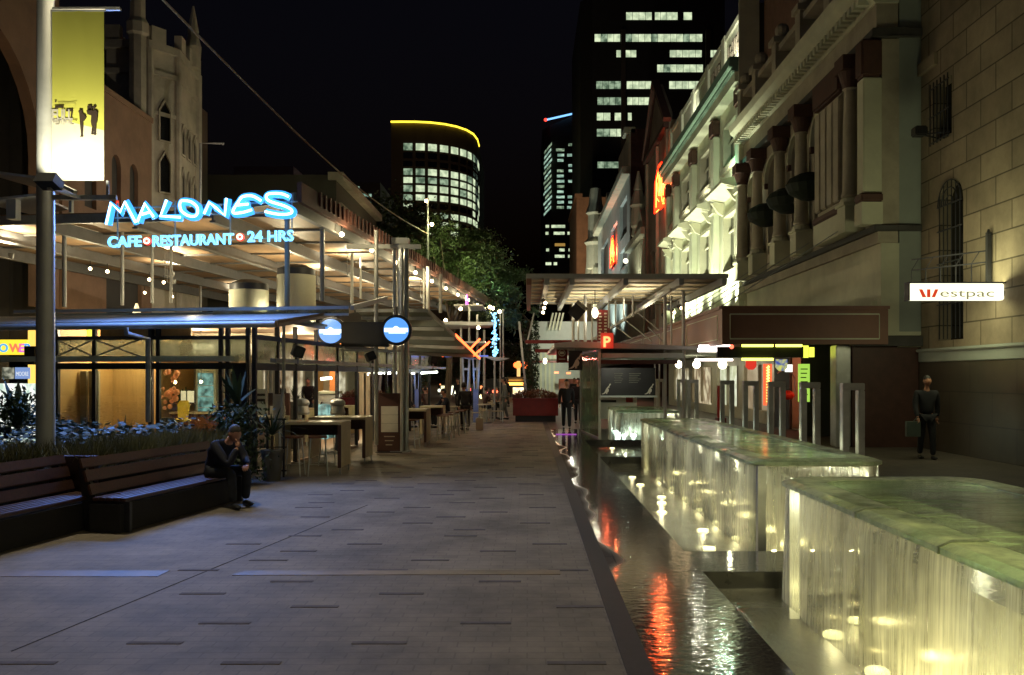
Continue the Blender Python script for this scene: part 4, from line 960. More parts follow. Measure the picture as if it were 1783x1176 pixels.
m = MB()
for k in range(3): m.B((a.x+c.x)/2-.13+.02*k, (a.x+c.x)/2+.13-.03*k, 20.856, 20.859, a.z-1.06-.1*k, a.z-1.035-.1*k)
build('chalk_line', m, M['dullcream'], mbx)
m = MB(); m.B(a.x-.02, c.x+.02, 20.75, 21.05, 0, .018); build('foot', m, M['black'], mbx)
p = at(680, 690, 21.6); spiky((p.x, 21.6, 0), 40, .45, .03, M['leafdark'], 'spiky plant showing above the tall menu stand', (.18, 1.2, M['conc']), .7, 'potted_plant', droop=.4)
rl = thing('cafe_railing', (-4.9, 15.9, 0), 'low dark railing with glass posts at the cafe corner beside the yucca', 'railing')
for x in (-5.5, -5.15, -4.75, -4.45):
    m = MB(); m.beam((x, 15.75, 0), (x, 15.75, 1.05), .035, .035); build('post', m, M['darkmetal'], rl)
m = MB(); m.beam((-5.5, 15.75, 1.06), (-4.4, 15.75, 1.06), .04, .03); m.beam((-5.5, 15.75, .12), (-4.4, 15.75, .12), .03, .03); m.beam((-5.5, 15.75, .55), (-4.4, 15.75, .55), .02, .02); build('rail', m, M['darkmetal'], rl)
m = MB(); p = at(485, 740, 16.4); m.B(p.x-.1, p.x+.1, 16.4, 16.46, .95, 1.5); solo('white_chair_back', m, M['paper'], 'upright white chair back just inside the cafe side glass', 'chair back')
# leaning steel pipe post near the cafe corner
m = MB(); m.tube([at(494, 545, 16.3), at(494, 660, 16.3), at(488, 740, 16.2), at(487, 825, 16.1)], .03, 10); solo('bent_post', m, M['palesteel'], 'thin bent steel post at the cafe corner reaching the pavement', 'post', smooth=True)

# ================================================================ the shop at the far left
sh = thing('lit_shop', at(20, 660, 24), 'brightly lit shop with yellow walls at the left edge behind the planting', 'shop')
y = 24; a, c = at(-60, 590, y), at(66, 730, y)
m = MB(); m.B(a.x, c.x, y+3, y+3.1, 0, 3.3); build('back_wall', m, em('glowing_shop_wall', (.95, .6, .12), 1.3, (.8, .5, .1)), sh)  # shop light put into the wall as its own glow
m = MB(); m.B(a.x, c.x, y+.05, y+.1, 0, at(0, 668, y).z); build('counter', m, emn('glowing_white_counter', (.45, .6, .5), (1, 1, .92), 1.3, 3, (2, 1, 1)), sh)  # uneven glow in the counter stands for the shop light
m = MB(); m.B(a.x, c.x-.25, y-.1, y+.02, at(0, 618, y).z, at(0, 592, y).z); sb = build('sign_box', m, em('yellow_sign_face', (1, .72, .04), 1.3), sh)
cols = [(.1, .45, .9), (.95, .2, .1), (.7, .15, .7), (.1, .4, .9)]
for tx, u, cc in (('O', 6, 0), ('R', -12, 1), ('W', 27, 1), ('E', 38, 2), ('B', 48, 3)):
    m = MB(); p = at(u, 613, y-.12); put_text(m, tx, .32, (p.x, y-.12, p.z), ext=.012, bold=.01); build('sign_letter', m, em('sign_letter_paint', cols[cc], 1.0, cols[cc]), sb)
a, c = at(3, 640, y-.3), at(24, 660, y-.3); m = MB(); m.B(a.x, c.x, y-.3, y-.28, c.z, a.z); ps = solo('poster', m, emn('glowing_poster', (.06, .07, .05), (.55, .55, .42), .8, 6), 'small black and white poster in the lit shop', 'poster')  # poster glows by itself, the shop light is in its material
a, c = at(26, 640, y-.3), at(52, 660, y-.3); m = MB(); m.B(a.x, c.x, y-.3, y-.28, c.z, a.z); ps = thing('blue_placard', ((a.x+c.x)/2, y-.3, c.z), 'pale blue placard with white letters in the lit shop', 'sign'); build('board', m, em('pale_blue_placard', (.25, .4, .8), .8), ps)
m = MB(); put_text(m, 'MOORE', .17, ((a.x+c.x)/2, y-.305, c.z+.08), ext=.004, width=.34); build('lettering', m, em('white_letter', (.8, .85, .9), .9), ps)
m = MB(); y = 17.6; a, c = at(42, 603, y), at(60, 635, y); m.B(a.x, c.x, y, y+.3, c.z, a.z); solo('wall_box', m, M['black'], 'black box mounted on the transom left of the light pole', 'box')
for ua, ub in ((162, 144), (137, 128), (108, 104)): pt('lit_transom_pane', M['yellowbox'], (1.5, 1.52, tfront(ua, 1.5), tfront(ub, 1.5), 2.66, 2.85))
# white awnings reaching in from the left, above
for i, (pa, pb_, lb) in enumerate((((-40, 298), (72, 312), 'upper thin pale awning edge reaching in from the left behind the pole'), ((-40, 352), (64, 341), 'lower white awning edge reaching in from the left behind the pole'))):
    y = 18.5; p, q = at(*pa, y), at(*pb_, y); m = MB(); m.prism([p, q, q+Vector((-.5, 2.2, .12)), p+Vector((0, 2.2, .12))], (0, 0, .05)); solo('thin_awning', m, M['palesteel'], lb, 'awning', 'thin awnings at the upper left')
m = MB(); p = at(19, 345, 18.6); m.B(p.x-.1, p.x+.1, 18.6, 18.8, p.z-.45, p.z); solo('awning_stub', m, M['palesteel'], 'short pale stub post under the lower white awning at the left edge', 'post')
m = MB(); p = at(122, 342, 18.6); m.B(p.x-.03, p.x+.03, 18.6, 18.7, p.z-.35, p.z); solo('awning_stub', m, M['palesteel'], 'thin stub post right of the light pole below the banner bracket', 'post')
# ================================================================ stone bank building
stone = brickmat('ashlar_blocks', (.3, .245, .165), (.23, .185, .125), (.09, .072, .045), 1.25, .62, .018, rough=.85, bump=.6, var=.35, plane='YZ', msm=.2, nscale=.9)
bank = thing('stone_bank', (10.2, 15, 0), 'tan sandstone bank with barred windows at the right edge', 'building')
ops = [(20.15, 21.35, 2.72, 6.6), (20.7, 21.6, 7.7, 9.1)]
m = MB(); wallx(m, 10.2, .5, 3, 22.3, 2.55, 20, ops); archfill(m, 10.2, .5, 20.15, 21.35, 6.0, 6.6); build('wall', m, stone, bank)
m = MB(); m.B(10.12, 10.7, 3, 22.3, 2.2, 2.54); m.B(10.05, 10.7, 3, 22.3, 2.46, 2.538); build('ledge', m, M['greygreen'], bank, bevel=.02)
m = MB(); m.B(10.15, 10.7, 3, 22.3, 0, 2.19); build('base_wall', m, brickmat('polished_base_stone', (.075, .062, .045), (.065, .055, .042), (.02, .018, .015), 1.9, .74, .012, rough=.32, bump=.15, plane='YZ', spec=.7), bank)
m = MB(); m.B(10.1, 10.2, 21.4, 22.3, 9.6, 9.9); m.B(10.02, 10.2, 3, 22.3, 13.2, 13.6); build('moulding', m, stone, bank)
m = MB(); m.B(10.5, 10.56, 20.15, 21.35, 2.72, 6.6); m.B(10.5, 10.56, 20.7, 21.6, 7.7, 9.1); build('window_pane', m, M['glassdark'], bank)
gr_ = MB()
for k in range(6):
    y = 20.25+k*.2; r = math.sqrt(max(0, .6**2-(y-20.75)**2)); gr_.beam((10.17, y, 2.75), (10.17, y, 6.0+r*.95), .02, .02)
for rr in (.2, .4, .58):
    gr_.tube([(10.16, 20.75-rr*math.cos(R(a)), 6.0+rr*math.sin(R(a))) for a in range(0, 181, 20)], .015, 5)
for z in (3.6, 4.6, 5.4, 6.0): gr_.beam((10.16, 20.15, z), (10.16, 21.35, z), .03, .03)
build('arched_grille', gr_, M['darkmetal'], bank)
g2 = MB()
for k in range(6): g2.beam((10.1, 20.7+k*.18, 7.6), (10.1, 20.7+k*.18, 9.15), .025, .025)
for z in (7.65, 8.3, 9.0): g2.beam((10.1, 20.65, z), (10.1, 21.65, z), .03, .03)
build('barred_grille', g2, M['darkmetal'], bank)
t = thing('wall_floodlight', (9.7, 21, 7.7), 'small black floodlight on a bracket under the barred window', 'light')
m = MB(); m.beam((10.2, 20.8, 7.75), (9.75, 21.2, 7.8), .03, .03); m.beam((10.2, 21.4, 7.75), (9.75, 21.25, 7.8), .03, .03); build('bracket', m, M['darkmetal'], t)
m = MB(); m.B(9.5, 9.8, 21.05, 21.35, 7.75, 7.98); build('lamp_body', m, M['black'], t, bevel=.03)
# bank sign
sg = thing('bank_sign', (9.2, 18.4, 3.6), 'long white light box sign reading Westpac in front of the stone wall', 'sign')
a, c = at(1583, 494, 18.4), at(1747, 523, 18.4)
m = MB(); m.B(a.x, c.x, 18.36, 18.56, c.z, a.z); build('light_box', m, em('cream_light_box', (1, .97, .68), 1.7), sg, bevel=.02)
m = MB(); m.B(a.x-.03, a.x-.004, 18.35, 18.57, c.z-.01, a.z+.01); m.B(a.x-.03, c.x+.03, 18.35, 18.57, a.z+.004, a.z+.03); m.B(c.x+.004, c.x+.1, 18.4, 18.5, c.z+.1, c.z+.2); build('casing', m, M['darkmetal'], sg)
W = MB(); 
def q4(u0, u1, u2, u3, v0, v1):
    P_ = lambda u, v: (at(u, v, 18.35).x, 18.345, at(u, v, 18.35).z)
    W.prism([P_(u0, v0), P_(u1, v0), P_(u2, v1), P_(u3, v1)], (0, .006, 0))
q4(1600, 1606, 1613, 1606, 504, 518); q4(1614, 1620, 1620, 1614, 504, 518); q4(1628, 1634, 1628, 1622, 504, 518)
build('red_emblem', W, em('red_sign_film', (.75, .06, .02), .9, (.6, .03, .01)), sg)
m = MB(); p = at(1684, 517, 18.35); put_text(m, 'estpac', .24, (p.x, 18.345, p.z), ext=.003, width=at(1731, 0, 18.35).x-at(1637, 0, 18.35).x); build('lettering', m, em('grey_sign_film', (.32, .3, .16), .8, (.2, .2, .15)), sg)
lamp('AREA', (9.2, 18.5, 3.95), 55, (1, 1, .55), 1.6, (9.6, 18.9, 8), name='sign_glow'); lamp('AREA', (9.2, 18.6, 3.3), 26, (1, 1, .55), 1.6, (10.2, 19.5, 0), name='sign_glow')
br = MB(); y = 18.9
br.beam((10.12, y, 3.9), (10.12, y, 5.0), .09, .09); br.lathe((10.12, y, 4.95), [(.06, 0), (.02, .12)], 8)
for z in (4.35, 4.6): br.beam((9.1, y+1.5, z-.0), (10.1, y, z), .025, .03)
for k in range(5): f = k/5; g = (k+.5)/5; br.beam(Vector((9.1, y+1.5, 4.35)).lerp((10.1, y, 4.35), f), Vector((9.1, y+1.5, 4.6)).lerp((10.1, y, 4.6), g), .015, .015); br.beam(Vector((9.1, y+1.5, 4.35)).lerp((10.1, y, 4.35), f), Vector((9.1, y+1.5, 3.95)).lerp((10.1, y, 3.95), f), .02, .02)
solo('sign_bracket', br, M['darkmetal'], 'dark trussed iron bracket above the white bank sign', 'bracket')

# ================================================================ ornate arcaded building
FX = 9.2
orn = thing('arcaded_building', (FX, 29, 0), 'aged cream classical building with columned upper arcade and dentil cornice', 'building')
Y0, Y1 = 22.35, 36.0
# bays of the loggia: (ya, yb, arch?)
bays = [(22.75, 23.65, 0), (26.5, 27.6, 1), (28.55, 30.0, 1), (30.9, 32.9, 1), (33.9, 35.4, 1)]
m = MB(); wallx(m, FX, .45, Y0, Y1, 5.75, 10.6, [(a, c, 6.5, 10.0) for a, c, _ in bays])
for a, c, k in bays:
    if k: archfill(m, FX, .45, a, c, 9.2, 10.0)
build('upper_wall', m, M['dullcream'], orn)
m = MB(); m.B(FX+.452, 18, Y0+.003, Y0+.3, 3.0, 14.5); build('side_wall', m, M['greygreen'], orn)
m = MB(); m.B(FX+.45, 18, Y0+.3, Y1, 5.75, 13); build('core', m, M['darkwall'], orn)
m = MB(); m.B(FX-.02, FX+.45, Y0, Y1, 3.0, 5.298); build('band_wall', m, M['cream'], orn)
m = MB(); m.B(FX-.22, FX+.4, Y0-.1, Y1, 5.6, 5.76); m.B(FX-.28, FX+.4, Y0-.12, Y1, 10.62, 10.85); m.B(FX+.4, 10.3, Y0-.1, Y0-.001, 5.6, 5.76); m.B(FX+.4, 10.3, Y0-.12, Y0-.001, 10.62, 10.85); build('string_course', m, M['darkstring'], orn, bevel=.02)
m = MB(); m.B(FX-.12, FX+.4, Y0-.05, Y1, 5.3, 5.595); m.B(FX-.16, FX+.4, Y0-.05, Y1, 10.85, 11.5); build('frieze', m, M['dullcream'], orn)
m = MB(); m.prism([(FX-.2, Y0-.1, 11.5), (FX-.75, Y0-.1, 11.95), (FX-.8, Y0-.1, 12.2), (FX+.4, Y0-.1, 12.2), (FX+.4, Y0-.1, 11.5)], (0, Y1-Y0+.1, 0)); m.B(FX+.4, 10.3, Y0-.5, Y0-.001, 11.9, 12.2); build('cornice', m, M['cream'], orn)
for k in range(44):
    y = Y0+.1+k*.31; m = MB(); m.B(FX-.58, FX-.3, y, y+.16, 11.52, 11.72); build('dentil', m, M['cream'], orn)
m = MB(); m.B(FX-.5, FX+.2, Y0, Y1, 12.2, 12.5); m.B(FX-.35, FX+.1, Y0, Y1, 13.3, 13.5); build('parapet', m, M['dullcream'], orn)
for y in (22.6, 25.2, 27.9, 30.6, 33.3, 35.6):
    m = MB(); m.B(FX-.45, FX+.15, y-.25, y+.25, 12.5, 13.6); m.B(FX-.55, FX+.25, y-.33, y+.33, 13.6, 13.8); m.ball((FX-.15, y, 14.1), .26, 10, 8); build('parapet_pedestal', m, M['redbrown'] if 0 else M['dullcream'], orn)
# columns with dark red capitals
for y, wd in ((23.95-.2, 0), (28.05, 0), (30.45, 0), (33.4, 0), (35.75, 0)):
    m = MB(); m.lathe((FX-.28, y, 0), [(.24, 6.75), (.27, 6.8), (.22, 6.95), (.21, 8.3), (.18, 9.7), (.23, 9.75)], 16); c_ = build('column', m, M['dullcream'], orn, smooth=True)
    m = MB(); m.lathe((FX-.28, y, 0), [(.2, 9.76), (.32, 10.15), (.34, 10.2)], 16); m.B(FX-.62, FX+.0, y-.33, y+.33, 10.21, 10.6); build('capital', m, M['redbrown'], c_)
    m = MB(); m.B(FX-.55, FX-.01, y-.3, y+.3, 5.78, 6.5); m.B(FX-.6, FX-.01, y-.34, y+.34, 6.5, 6.58); m.lathe((FX-.28, y, 0), [(.3, 6.59), (.28, 6.7), (.24, 6.745)], 16); build('pedestal', m, M['cream'], c_)
p_ = MB(); 
for k in range(4): p_.B(FX-.5, FX-.01, 24.1+k*.52, 24.1+k*.52+.44, 6.75, 9.7)
p_.B(FX-.4, FX-.005, 24.1, 26.1, 6.6, 9.8); pl_ = build('broad_pilaster', p_, M['dullcream'], orn, bevel=.03)
m = MB(); m.B(FX-.55, FX-.01, 24.0, 26.2, 9.81, 10.6); build('capital', m, M['redbrown'], pl_, bevel=.06); m = MB(); m.B(FX-.55, FX-.01, 24.0, 26.2, 6.4, 6.59); build('base', m, M['redbrown'], pl_, bevel=.04)
m = MB(); m.B(FX-.5, FX-.01, 24.0, 26.2, 5.78, 6.39); build('pedestal', m, M['cream'], pl_)
m = MB(); m.B(FX-.5, FX-.01, 22.3, 22.74, 6.6, 9.6); pl2 = build('corner_pilaster', m, M['cream'], orn, bevel=.03)
m = MB(); m.B(FX-.56, FX-.01, 22.25, 22.74, 9.61, 10.58); build('capital', m, M['redbrown'], pl2, bevel=.06); m = MB(); m.B(FX-.56, FX-.01, 22.25, 22.74, 5.78, 6.35); build('pedestal', m, M['cream'], pl2)
m = MB(); m.B(FX-.58, FX-.005, 22.22, 22.74, 6.36, 6.59); build('base', m, M['redbrown'], pl2, bevel=.04)
for a, c, k in bays:
    m = MB(); yc, wd = (a+c)/2, (c-a)
    m.B(FX+.3, FX+.36, a, c, 6.5, 10.0); build('window_pane', m, M['glassdark'], orn)
    m = MB()
    for yy in (a+.03, yc, c-.09): m.B(FX+.2, FX+.28, yy, yy+.06, 6.5, 9.9)
    m.B(FX+.2, FX+.28, a, c, 8.9, 8.98); build('window_frame', m, M['redbrown'], orn)
    if k:
        m = MB(); n = 12
        for i in range(n):
            a0, a1 = math.pi*i/n, math.pi*(i+1)/n
            m.beam((FX-.06, yc-wd/2*1.08*math.cos(a0), 9.2+.86*math.sin(a0)), (FX-.06, yc-wd/2*1.08*math.cos(a1), 9.2+.86*math.sin(a1)), .1, .16, (1, 0, 0))
        build('arch_moulding', m, M['cream'], orn)
        m = MB(); m.B(FX-.12, FX-.005, a-.14, a-.0, 9.0, 9.2); m.B(FX-.12, FX-.005, c+.0, c+.14, 9.0, 9.2); build('arch_impost', m, M['redbrown'], orn)
for i, (y, z) in enumerate(((27.1, 7.9), (29.3, 7.9), (31.9, 7.9))):
    m = MB(); prof = [(.0, 7.35), (.25, 7.4), (.6, 7.6), (.72, 7.85), (.6, 8.05), (.3, 8.2), (.05, 8.25)]
    m.lathe((FX-.35, y, 0), prof, 16); solo('domed_awning', m, M['awn'], ['dark rounded awning in the arch nearest the broad pilaster', 'dark rounded awning in the middle arch of the arcade', 'dark rounded awning in the farthest arch of the three'][i], 'awning', 'dark rounded awnings in the arcade')
# ground floor: dark wall, return face, pier
m = MB(); m.B(8.45, 10.15, 22.35, 22.6, 0, 2.99); m.B(9.0, 10.1, 22.6, 24, 0, 2.98); build('ground_pier', m, M['tableside'], orn)
m = MB(); m.B(9.6, 10.19, 22.28, 22.349, 2.6, 2.75); m.B(8.9, 9.05, 22.28, 22.349, 2.9, 3.8); m.B(9.05, 10.19, 22.28, 22.349, 2.9, 3.0); build('white_trim', m, M['cream'], orn)
m = MB(); m.B(8.4, 10.2, 22.2, 22.34, 2.62, 2.88); build('dark_band', m, M['darkstring'], orn)
m = MB(); m.B(8.05, 8.44, 22.45, 22.9, 0, 2.65); build('pillar', m, M['steel'], orn, bevel=.02)
# awning box over the footpath
ab = thing('shop_awning', (7, 30, 2.7), 'big dark brown boxed street awning with thin pale outlines', 'awning')
a, c = at(1256, 537, 22.2), at(1545, 600, 22.2)
m = MB(); m.B(a.x, c.x-.02, 22.1, 22.19, c.z, a.z); m.B(a.x, a.x+.12, 22.191, 56, c.z, a.z); m.B(a.x-.04, c.x+.01, 22.05, 22.099, a.z-.03, a.z+.05); m.B(a.x-.05, a.x-.001, 22.2, 56, a.z-.03, a.z+.05); build('fascia', m, M['brownboard'], ab)
m = MB(); m.B(a.x+.12, FX-.02, 22.32, 56, a.z-.2, a.z-.1); m.B(a.x+.12, FX-.02, 22.32, 56, c.z+.15, c.z+.2); build('deck', m, M['greygreen'], ab)
ln = MB(); zt_, zb_ = a.z-.16, c.z+.14
def outl(x0, x1, y, zb, zt):
    for (p, q) in (((x0, y, zt), (x1, y, zt)), ((x0, y, zb), (x1, y, zb)), ((x0, y, zb), (x0, y, zt)), ((x1, y, zb), (x1, y, zt))): ln.beam(p, q, .014, .034)
outl(a.x+.2, c.x-.25, 22.09, zb_, zt_)
for y0 in (22.6, 27.5, 32.5, 37.5, 42.5, 47.5):
    y1 = y0+4.4
    for (p, q) in (((a.x-.008, y0, zt_), (a.x-.008, y1, zt_)), ((a.x-.008, y0, zb_), (a.x-.008, y1, zb_)), ((a.x-.008, y0, zb_), (a.x-.008, y0, zt_)), ((a.x-.008, y1, zb_), (a.x-.008, y1, zt_))): ln.beam(p, q, .012, .022)
build('pale_outline', ln, M['white'], ab)
for (y, xe) in ((24, 8.9), (27.5, 8.9), (31, 8.9), (34.5, 8.9)): m = MB(); m.tube([(a.x+.1, y, a.z), (FX-.2, y, 6.1)], .018, 6); build('tie_rod', m, M['gal'], ab)
tx = a.x; tz = c.z
# shops under the awning, fronts on x = FX
sp = thing('shopfronts', (FX, 32, 0), 'row of lit shopfronts under the brown street awning', 'shopfront')
m = MB(); wallx(m, FX, .3, 26.6, 56, 0, 3.5, [(27.2, 29.9, .05, 2.6), (31.9, 36.5, .5, 2.3), (37.6, 41.6, .5, 2.3), (43, 48, .4, 2.3), (49, 54, .4, 2.3)]); build('wall', m, mat('warm_shop_wall', (.45, .4, .27), .5, 0, .2, 2, .05), sp)
m = MB(); m.B(FX-.08, FX-.001, 29.95, 31.8, 0, 2.75); build('dark_pillar', m, M['darkstring'], sp)
m = MB(); m.B(FX+.3, 14, 26.6, 26.8, 0, 3.4); m.B(FX+.31, 12, 26.8, 31, 0, .02); m.B(12, 12.1, 26.6, 31.5, 0, 3.3); build('takeaway_room', m, mat('red_brown_room', (.45, .12, .06), .5, 0, .2, 2, .05), sp)
m = MB(); m.B(FX+.12, FX+.2, 31.9, 36.5, .5, 2.3); build('shop_window', m, emn('shop_blind', (.5, .36, .2), (.7, .55, .34), .5, 1.5), sp)
m = MB(); m.B(FX+.12, FX+.2, 37.6, 41.6, .5, 2.3); build('shop_window', m, emn('shop_interior', (.55, .6, .35), (.95, 1, .75), .8, 2), sp)
m = MB(); m.B(FX+.12, FX+.2, 43, 48, .4, 2.3); build('shop_window', m, emn('shop_interior_far', (.25, .16, .08), (.8, .7, .45), .8, 2), sp)
m = MB(); m.B(FX+.12, FX+.2, 49, 54, .4, 2.3); build('shop_window', m, emn('shop_interior_last', (.25, .2, .1), (.9, .85, .6), .8, 1.5), sp)
for (y0, y1) in ((31.9, 36.5), (37.6, 41.6), (43, 48)):
    for yy in (y0, (y0+y1)/2-.05, y1-.1): m = MB(); m.B(FX-.03, FX+.1, yy, yy+.1, .5, 2.3); build('window_mullion', m, M['dullcream'], sp)
# entry recess
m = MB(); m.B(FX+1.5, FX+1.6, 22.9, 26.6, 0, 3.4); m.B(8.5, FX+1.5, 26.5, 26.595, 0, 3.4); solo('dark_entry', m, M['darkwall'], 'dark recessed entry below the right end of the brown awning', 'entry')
m = MB(); m.B(8.9, 9.6, 22.95, 22.99, .05, 2.4); solo('green_door', m, mat('dull_green_door', (.06, .1, .07), .3, 0, .2, 3, .03), 'dull green door leaf beside the shiny pillar', 'door')
for i, (u, y) in enumerate(((1182, 44), (1213, 41), (1258, 36))):
    p = at(u, 635, y); lb = ['leftmost', 'middle', 'rightmost'][i]; t = thing('globe_lamp', p, f'round cream globe lamp under the street awning, {lb} of the three', 'lamp', 'globe lamps under the street awning')
    m = MB(); m.ball(p, .19, 14, 10); build('globe', m, M['globe'], t, smooth='all'); m = MB(); m.tube([p+Vector((0, 0, .17)), (p.x, y, tz+.14)], .02, 6); build('stem', m, M['gal'], t); lamp('POINT', p-Vector((.3, .4, .1)), 22, (1, .92, .6), .15)
# light boxes hanging under the awning
def box_sign(name, u0, u1, v0, v1, y, mt, label, grp=None, face=None, txt=None):
    a_, c_ = at(u0, v0, y), at(u1, v1, y); t = thing(name, a_.lerp(c_, .5), label, 'sign', grp)
    m = MB(); m.B(a_.x, c_.x, y, y+.15, c_.z, a_.z); build('box', m, mt, t)
    return t, a_, c_
t, a_, c_ = box_sign('hanging_sign', 1249, 1400, 604, 623, 23.6, M['black'], 'long black hanging sign edged with yellow tubes under the brown awning')
m = MB(); 
for (u0, u1, v) in ((1292, 1346, 601.5), (1351, 1396, 601.5), (1292, 1346, 626)): p, q = at(u0, v, 23.55), at(u1, v, 23.55); m.tube([p, q], .035 if v > 610 else .045, 8)
build('yellow_tube', m, em('yellow_tube_light', (.95, 1, .12), 4), t)
m = MB()
for (u0, u1, v) in ((1217, 1273, 604), (1215, 1248, 610), (1210, 1276, 627)): m.tube([at(u0, v, 23.7), at(u1, v, 23.7)], .03 if v > 620 else .05, 8)
build('white_tube', m, em('white_tube_light', (1, .85, .8), 5), t)
m = MB(); p = at(1274, 604, 23.6); m.ball(p, .06, 8, 6); build('red_end', m, em('red_end_light', (1, .1, .05), 4), t)
m = MB(); a_, c_ = at(1399, 602, 23.6), at(1408, 623, 23.6); m.B(a_.x, c_.x, 23.6, 23.75, c_.z, a_.z); a2, c2 = at(1411, 605, 23.6), at(1418, 622, 23.6); m.B(a2.x, c2.x, 23.6, 23.7, c2.z, a2.z); build('yellow_panel', m, M['yellowbox'], t)
for (u0, u1, v0, v1, y, mt, lb, nm) in ((1391, 1410, 634, 700, 24.4, em('green_poster', (.45, .8, .1), .9), 'tall bright green poster hanging beside the dark entry', 'green_poster'),
        (1351, 1371, 626, 646, 25.2, emn('yellow_blue_sign', (.05, .1, .5), (.8, .8, .15), .8, 8), 'small yellow and blue shield sign under the awning', 'shield_sign'),
        (1299, 1317, 628, 644, 25.2, em('red_shield', (.8, .03, .02), .9), 'small red shield shaped sign left of the red neon column', 'shield_sign'),
        (1330, 1344, 634, 706, 27, em('red_neon_column', (1, .09, .03), 1.6), 'vertical red neon sign column in the takeaway', 'neon_column'),
        (1368, 1380, 635, 648, 26, em('white_menu_light', (.95, .95, .85), 1.6), 'small white lit box beside the shield sign', 'light_box')):
    a_, c_ = at(u0, v0, y), at(u1, v1, y); m = MB(); w_ = c_.x-a_.x; h_ = a_.z-c_.z
    if nm == 'shield_sign': m.prism([(a_.x, y, a_.z), (c_.x, y, a_.z), (c_.x, y, c_.z+h_*.3), (a_.x+w_*.72, y, c_.z), (a_.x+w_*.28, y, c_.z), (a_.x, y, c_.z+h_*.3)], (0, .06, 0))
    else: m.B(a_.x, c_.x, y, y+.08, c_.z, a_.z)
    t = thing(nm, a_.lerp(c_, .5), lb, 'sign'); build('panel', m, mt, t)
    if nm == 'neon_column':
        m = MB(); x = (a_.x+c_.x)/2
        m.tube([(x+.045*math.sin(k*2.1), y-.03, a_.z-.06-k*(h_-.12)/40) for k in range(41)], .018, 6); build('neon_script', m, em('yellow_neon_script', (1, .55, .1), 6), t)
    if nm == 'green_poster':
        m = MB()
        for k in range(7): m.B(a_.x+.05, c_.x-.06-.02*(k % 3), y-.006, y-.002, a_.z-.16-k*.12, a_.z-.13-k*.12)
        build('printed_line', m, mat('dark_green_ink', (.05, .15, .05), .6, 0), t)
lamp('POINT', (10.2, 28.5, 2.2), 45, (1, .32, .18), .15); lamp('POINT', (9.0, 27.4, 1.6), 12, (1, .2, .1), .1)
# takeaway counter with red lit machine
t = thing('takeaway_counter', (10, 28.6, 0), 'red lit takeaway counter with curved chrome pipe', 'counter'); m = MB(); m.B(9.6, 11.5, 28.4, 29.2, 0, 1.0); build('front', m, mat('warm_counter', (.5, .22, .12), .5), t)
m = MB(); m.B(9.5, 11.6, 28.3, 29.3, 1.002, 1.05); build('top', m, M['steel'], t); m = MB(); x = at(1366, 0, 28.5).x; m.tube([(x+.35*math.cos(R(a)), 28.5, 1.7+.35*math.sin(R(a))) for a in range(0, 130, 15)]+[(x-.25, 28.5, 1.95)], .03, 8); m.tube([(x+.35, 28.5, 1.05), (x+.35, 28.5, 1.7)], .03, 8); build('chrome_pipe', m, M['steel'], t, smooth=True)
m = MB(); m.ball((x+.1, 28.5, 1.22), .2, 12, 8, (1.2, 1, .8)); build('red_pan', m, mat('red_enamel', (.6, .06, .03), .2), t, smooth='all')
t = thing('red_stand', (7.6, 31, 0), 'small red display stand in front of the pale closed door', 'stand'); p = at(1256, 680, 31); m = MB(); m.B(p.x-.12, p.x+.12, 31, 31.2, .35, 1.5); build('panel', m, mat('red_plastic', (.5, .03, .02), .4), t); m = MB(); m.B(p.x-.16, p.x+.16, 30.9, 31.3, 0, .345); build('foot', m, M['redpaint'], t)

# ================================================================ bright white building
wb = thing('white_building', (FX, 46, 0), 'floodlit white rendered building with a green edged cornice and hooded windows', 'building')
W0, W1 = 36.1, 55.6; wc_ = [38.8, 44.2, 49.6, 54.0]
ops = []
for i, c_ in enumerate(wc_):
    h = 1.3 if i < 3 else .7
    ops += [(c_-h, c_+h, 11.4, 13.4), (c_-h, c_+h, 6.6, 9.3)]
m = MB(); wallx(m, FX, .5, W0, W1, 3.4, 14.8, ops); build('wall', m, M['white'], wb)
m = MB(); m.B(FX+.5, 20, W0, W1, 3.4, 17.5); build('core', m, M['darkwall'], wb)
m = MB(); m.B(FX-.75, FX+.5, W0, W1, 14.8, 15.25); m.B(FX-.62, FX+.5, W0, W1, 14.62, 14.8); build('cornice', m, M['greentrim'], wb, bevel=.04)
m = MB(); m.B(FX-.5, FX+.5, W0, W1, 14.2, 14.618); build('soffit', m, M['white'], wb)
m = MB(); m.B(FX+.05, FX+.5, W0, W1, 15.25, 17.3); m.B(FX-.05, FX+.5, W0, W1, 17.3, 17.55); build('parapet', m, M['white'], wb)
for y in (36.5, 40.2, 43.9, 47.6, 51.3, 55.2):
    m = MB(); m.B(FX-.08, FX+.049, y-.35, y+.35, 15.26, 17.6); build('parapet_pier', m, M['white'], wb)
m = MB()
for k in range(16): y = 37.2+k*.38; m.B(FX-.0, FX+.049, y, y+.1+.12*(k % 2), 16.1, 16.9); m.B(FX-.0, FX+.049, y, y+.28, 16.1+.35*(k % 3), 16.18+.35*(k % 3))
build('relief_panel', m, M['dullcream'], wb)
for y in (36.5, 41.5, 46.9, 52.3, 55.3):
    m = MB(); m.B(FX-.3, FX-.005, y-.35, y+.35, 3.5, 13.3); pl = build('pilaster', m, M['white'], wb, bevel=.04)
    m = MB(); m.B(FX-.38, FX-.005, y-.45, y+.45, 13.302, 14.1); build('capital', m, M['redbrown'], pl, bevel=.08)
    m = MB(); m.B(FX-.4, FX-.005, y-.42, y+.42, 9.6, 9.85); build('band', m, M['cream'], pl)
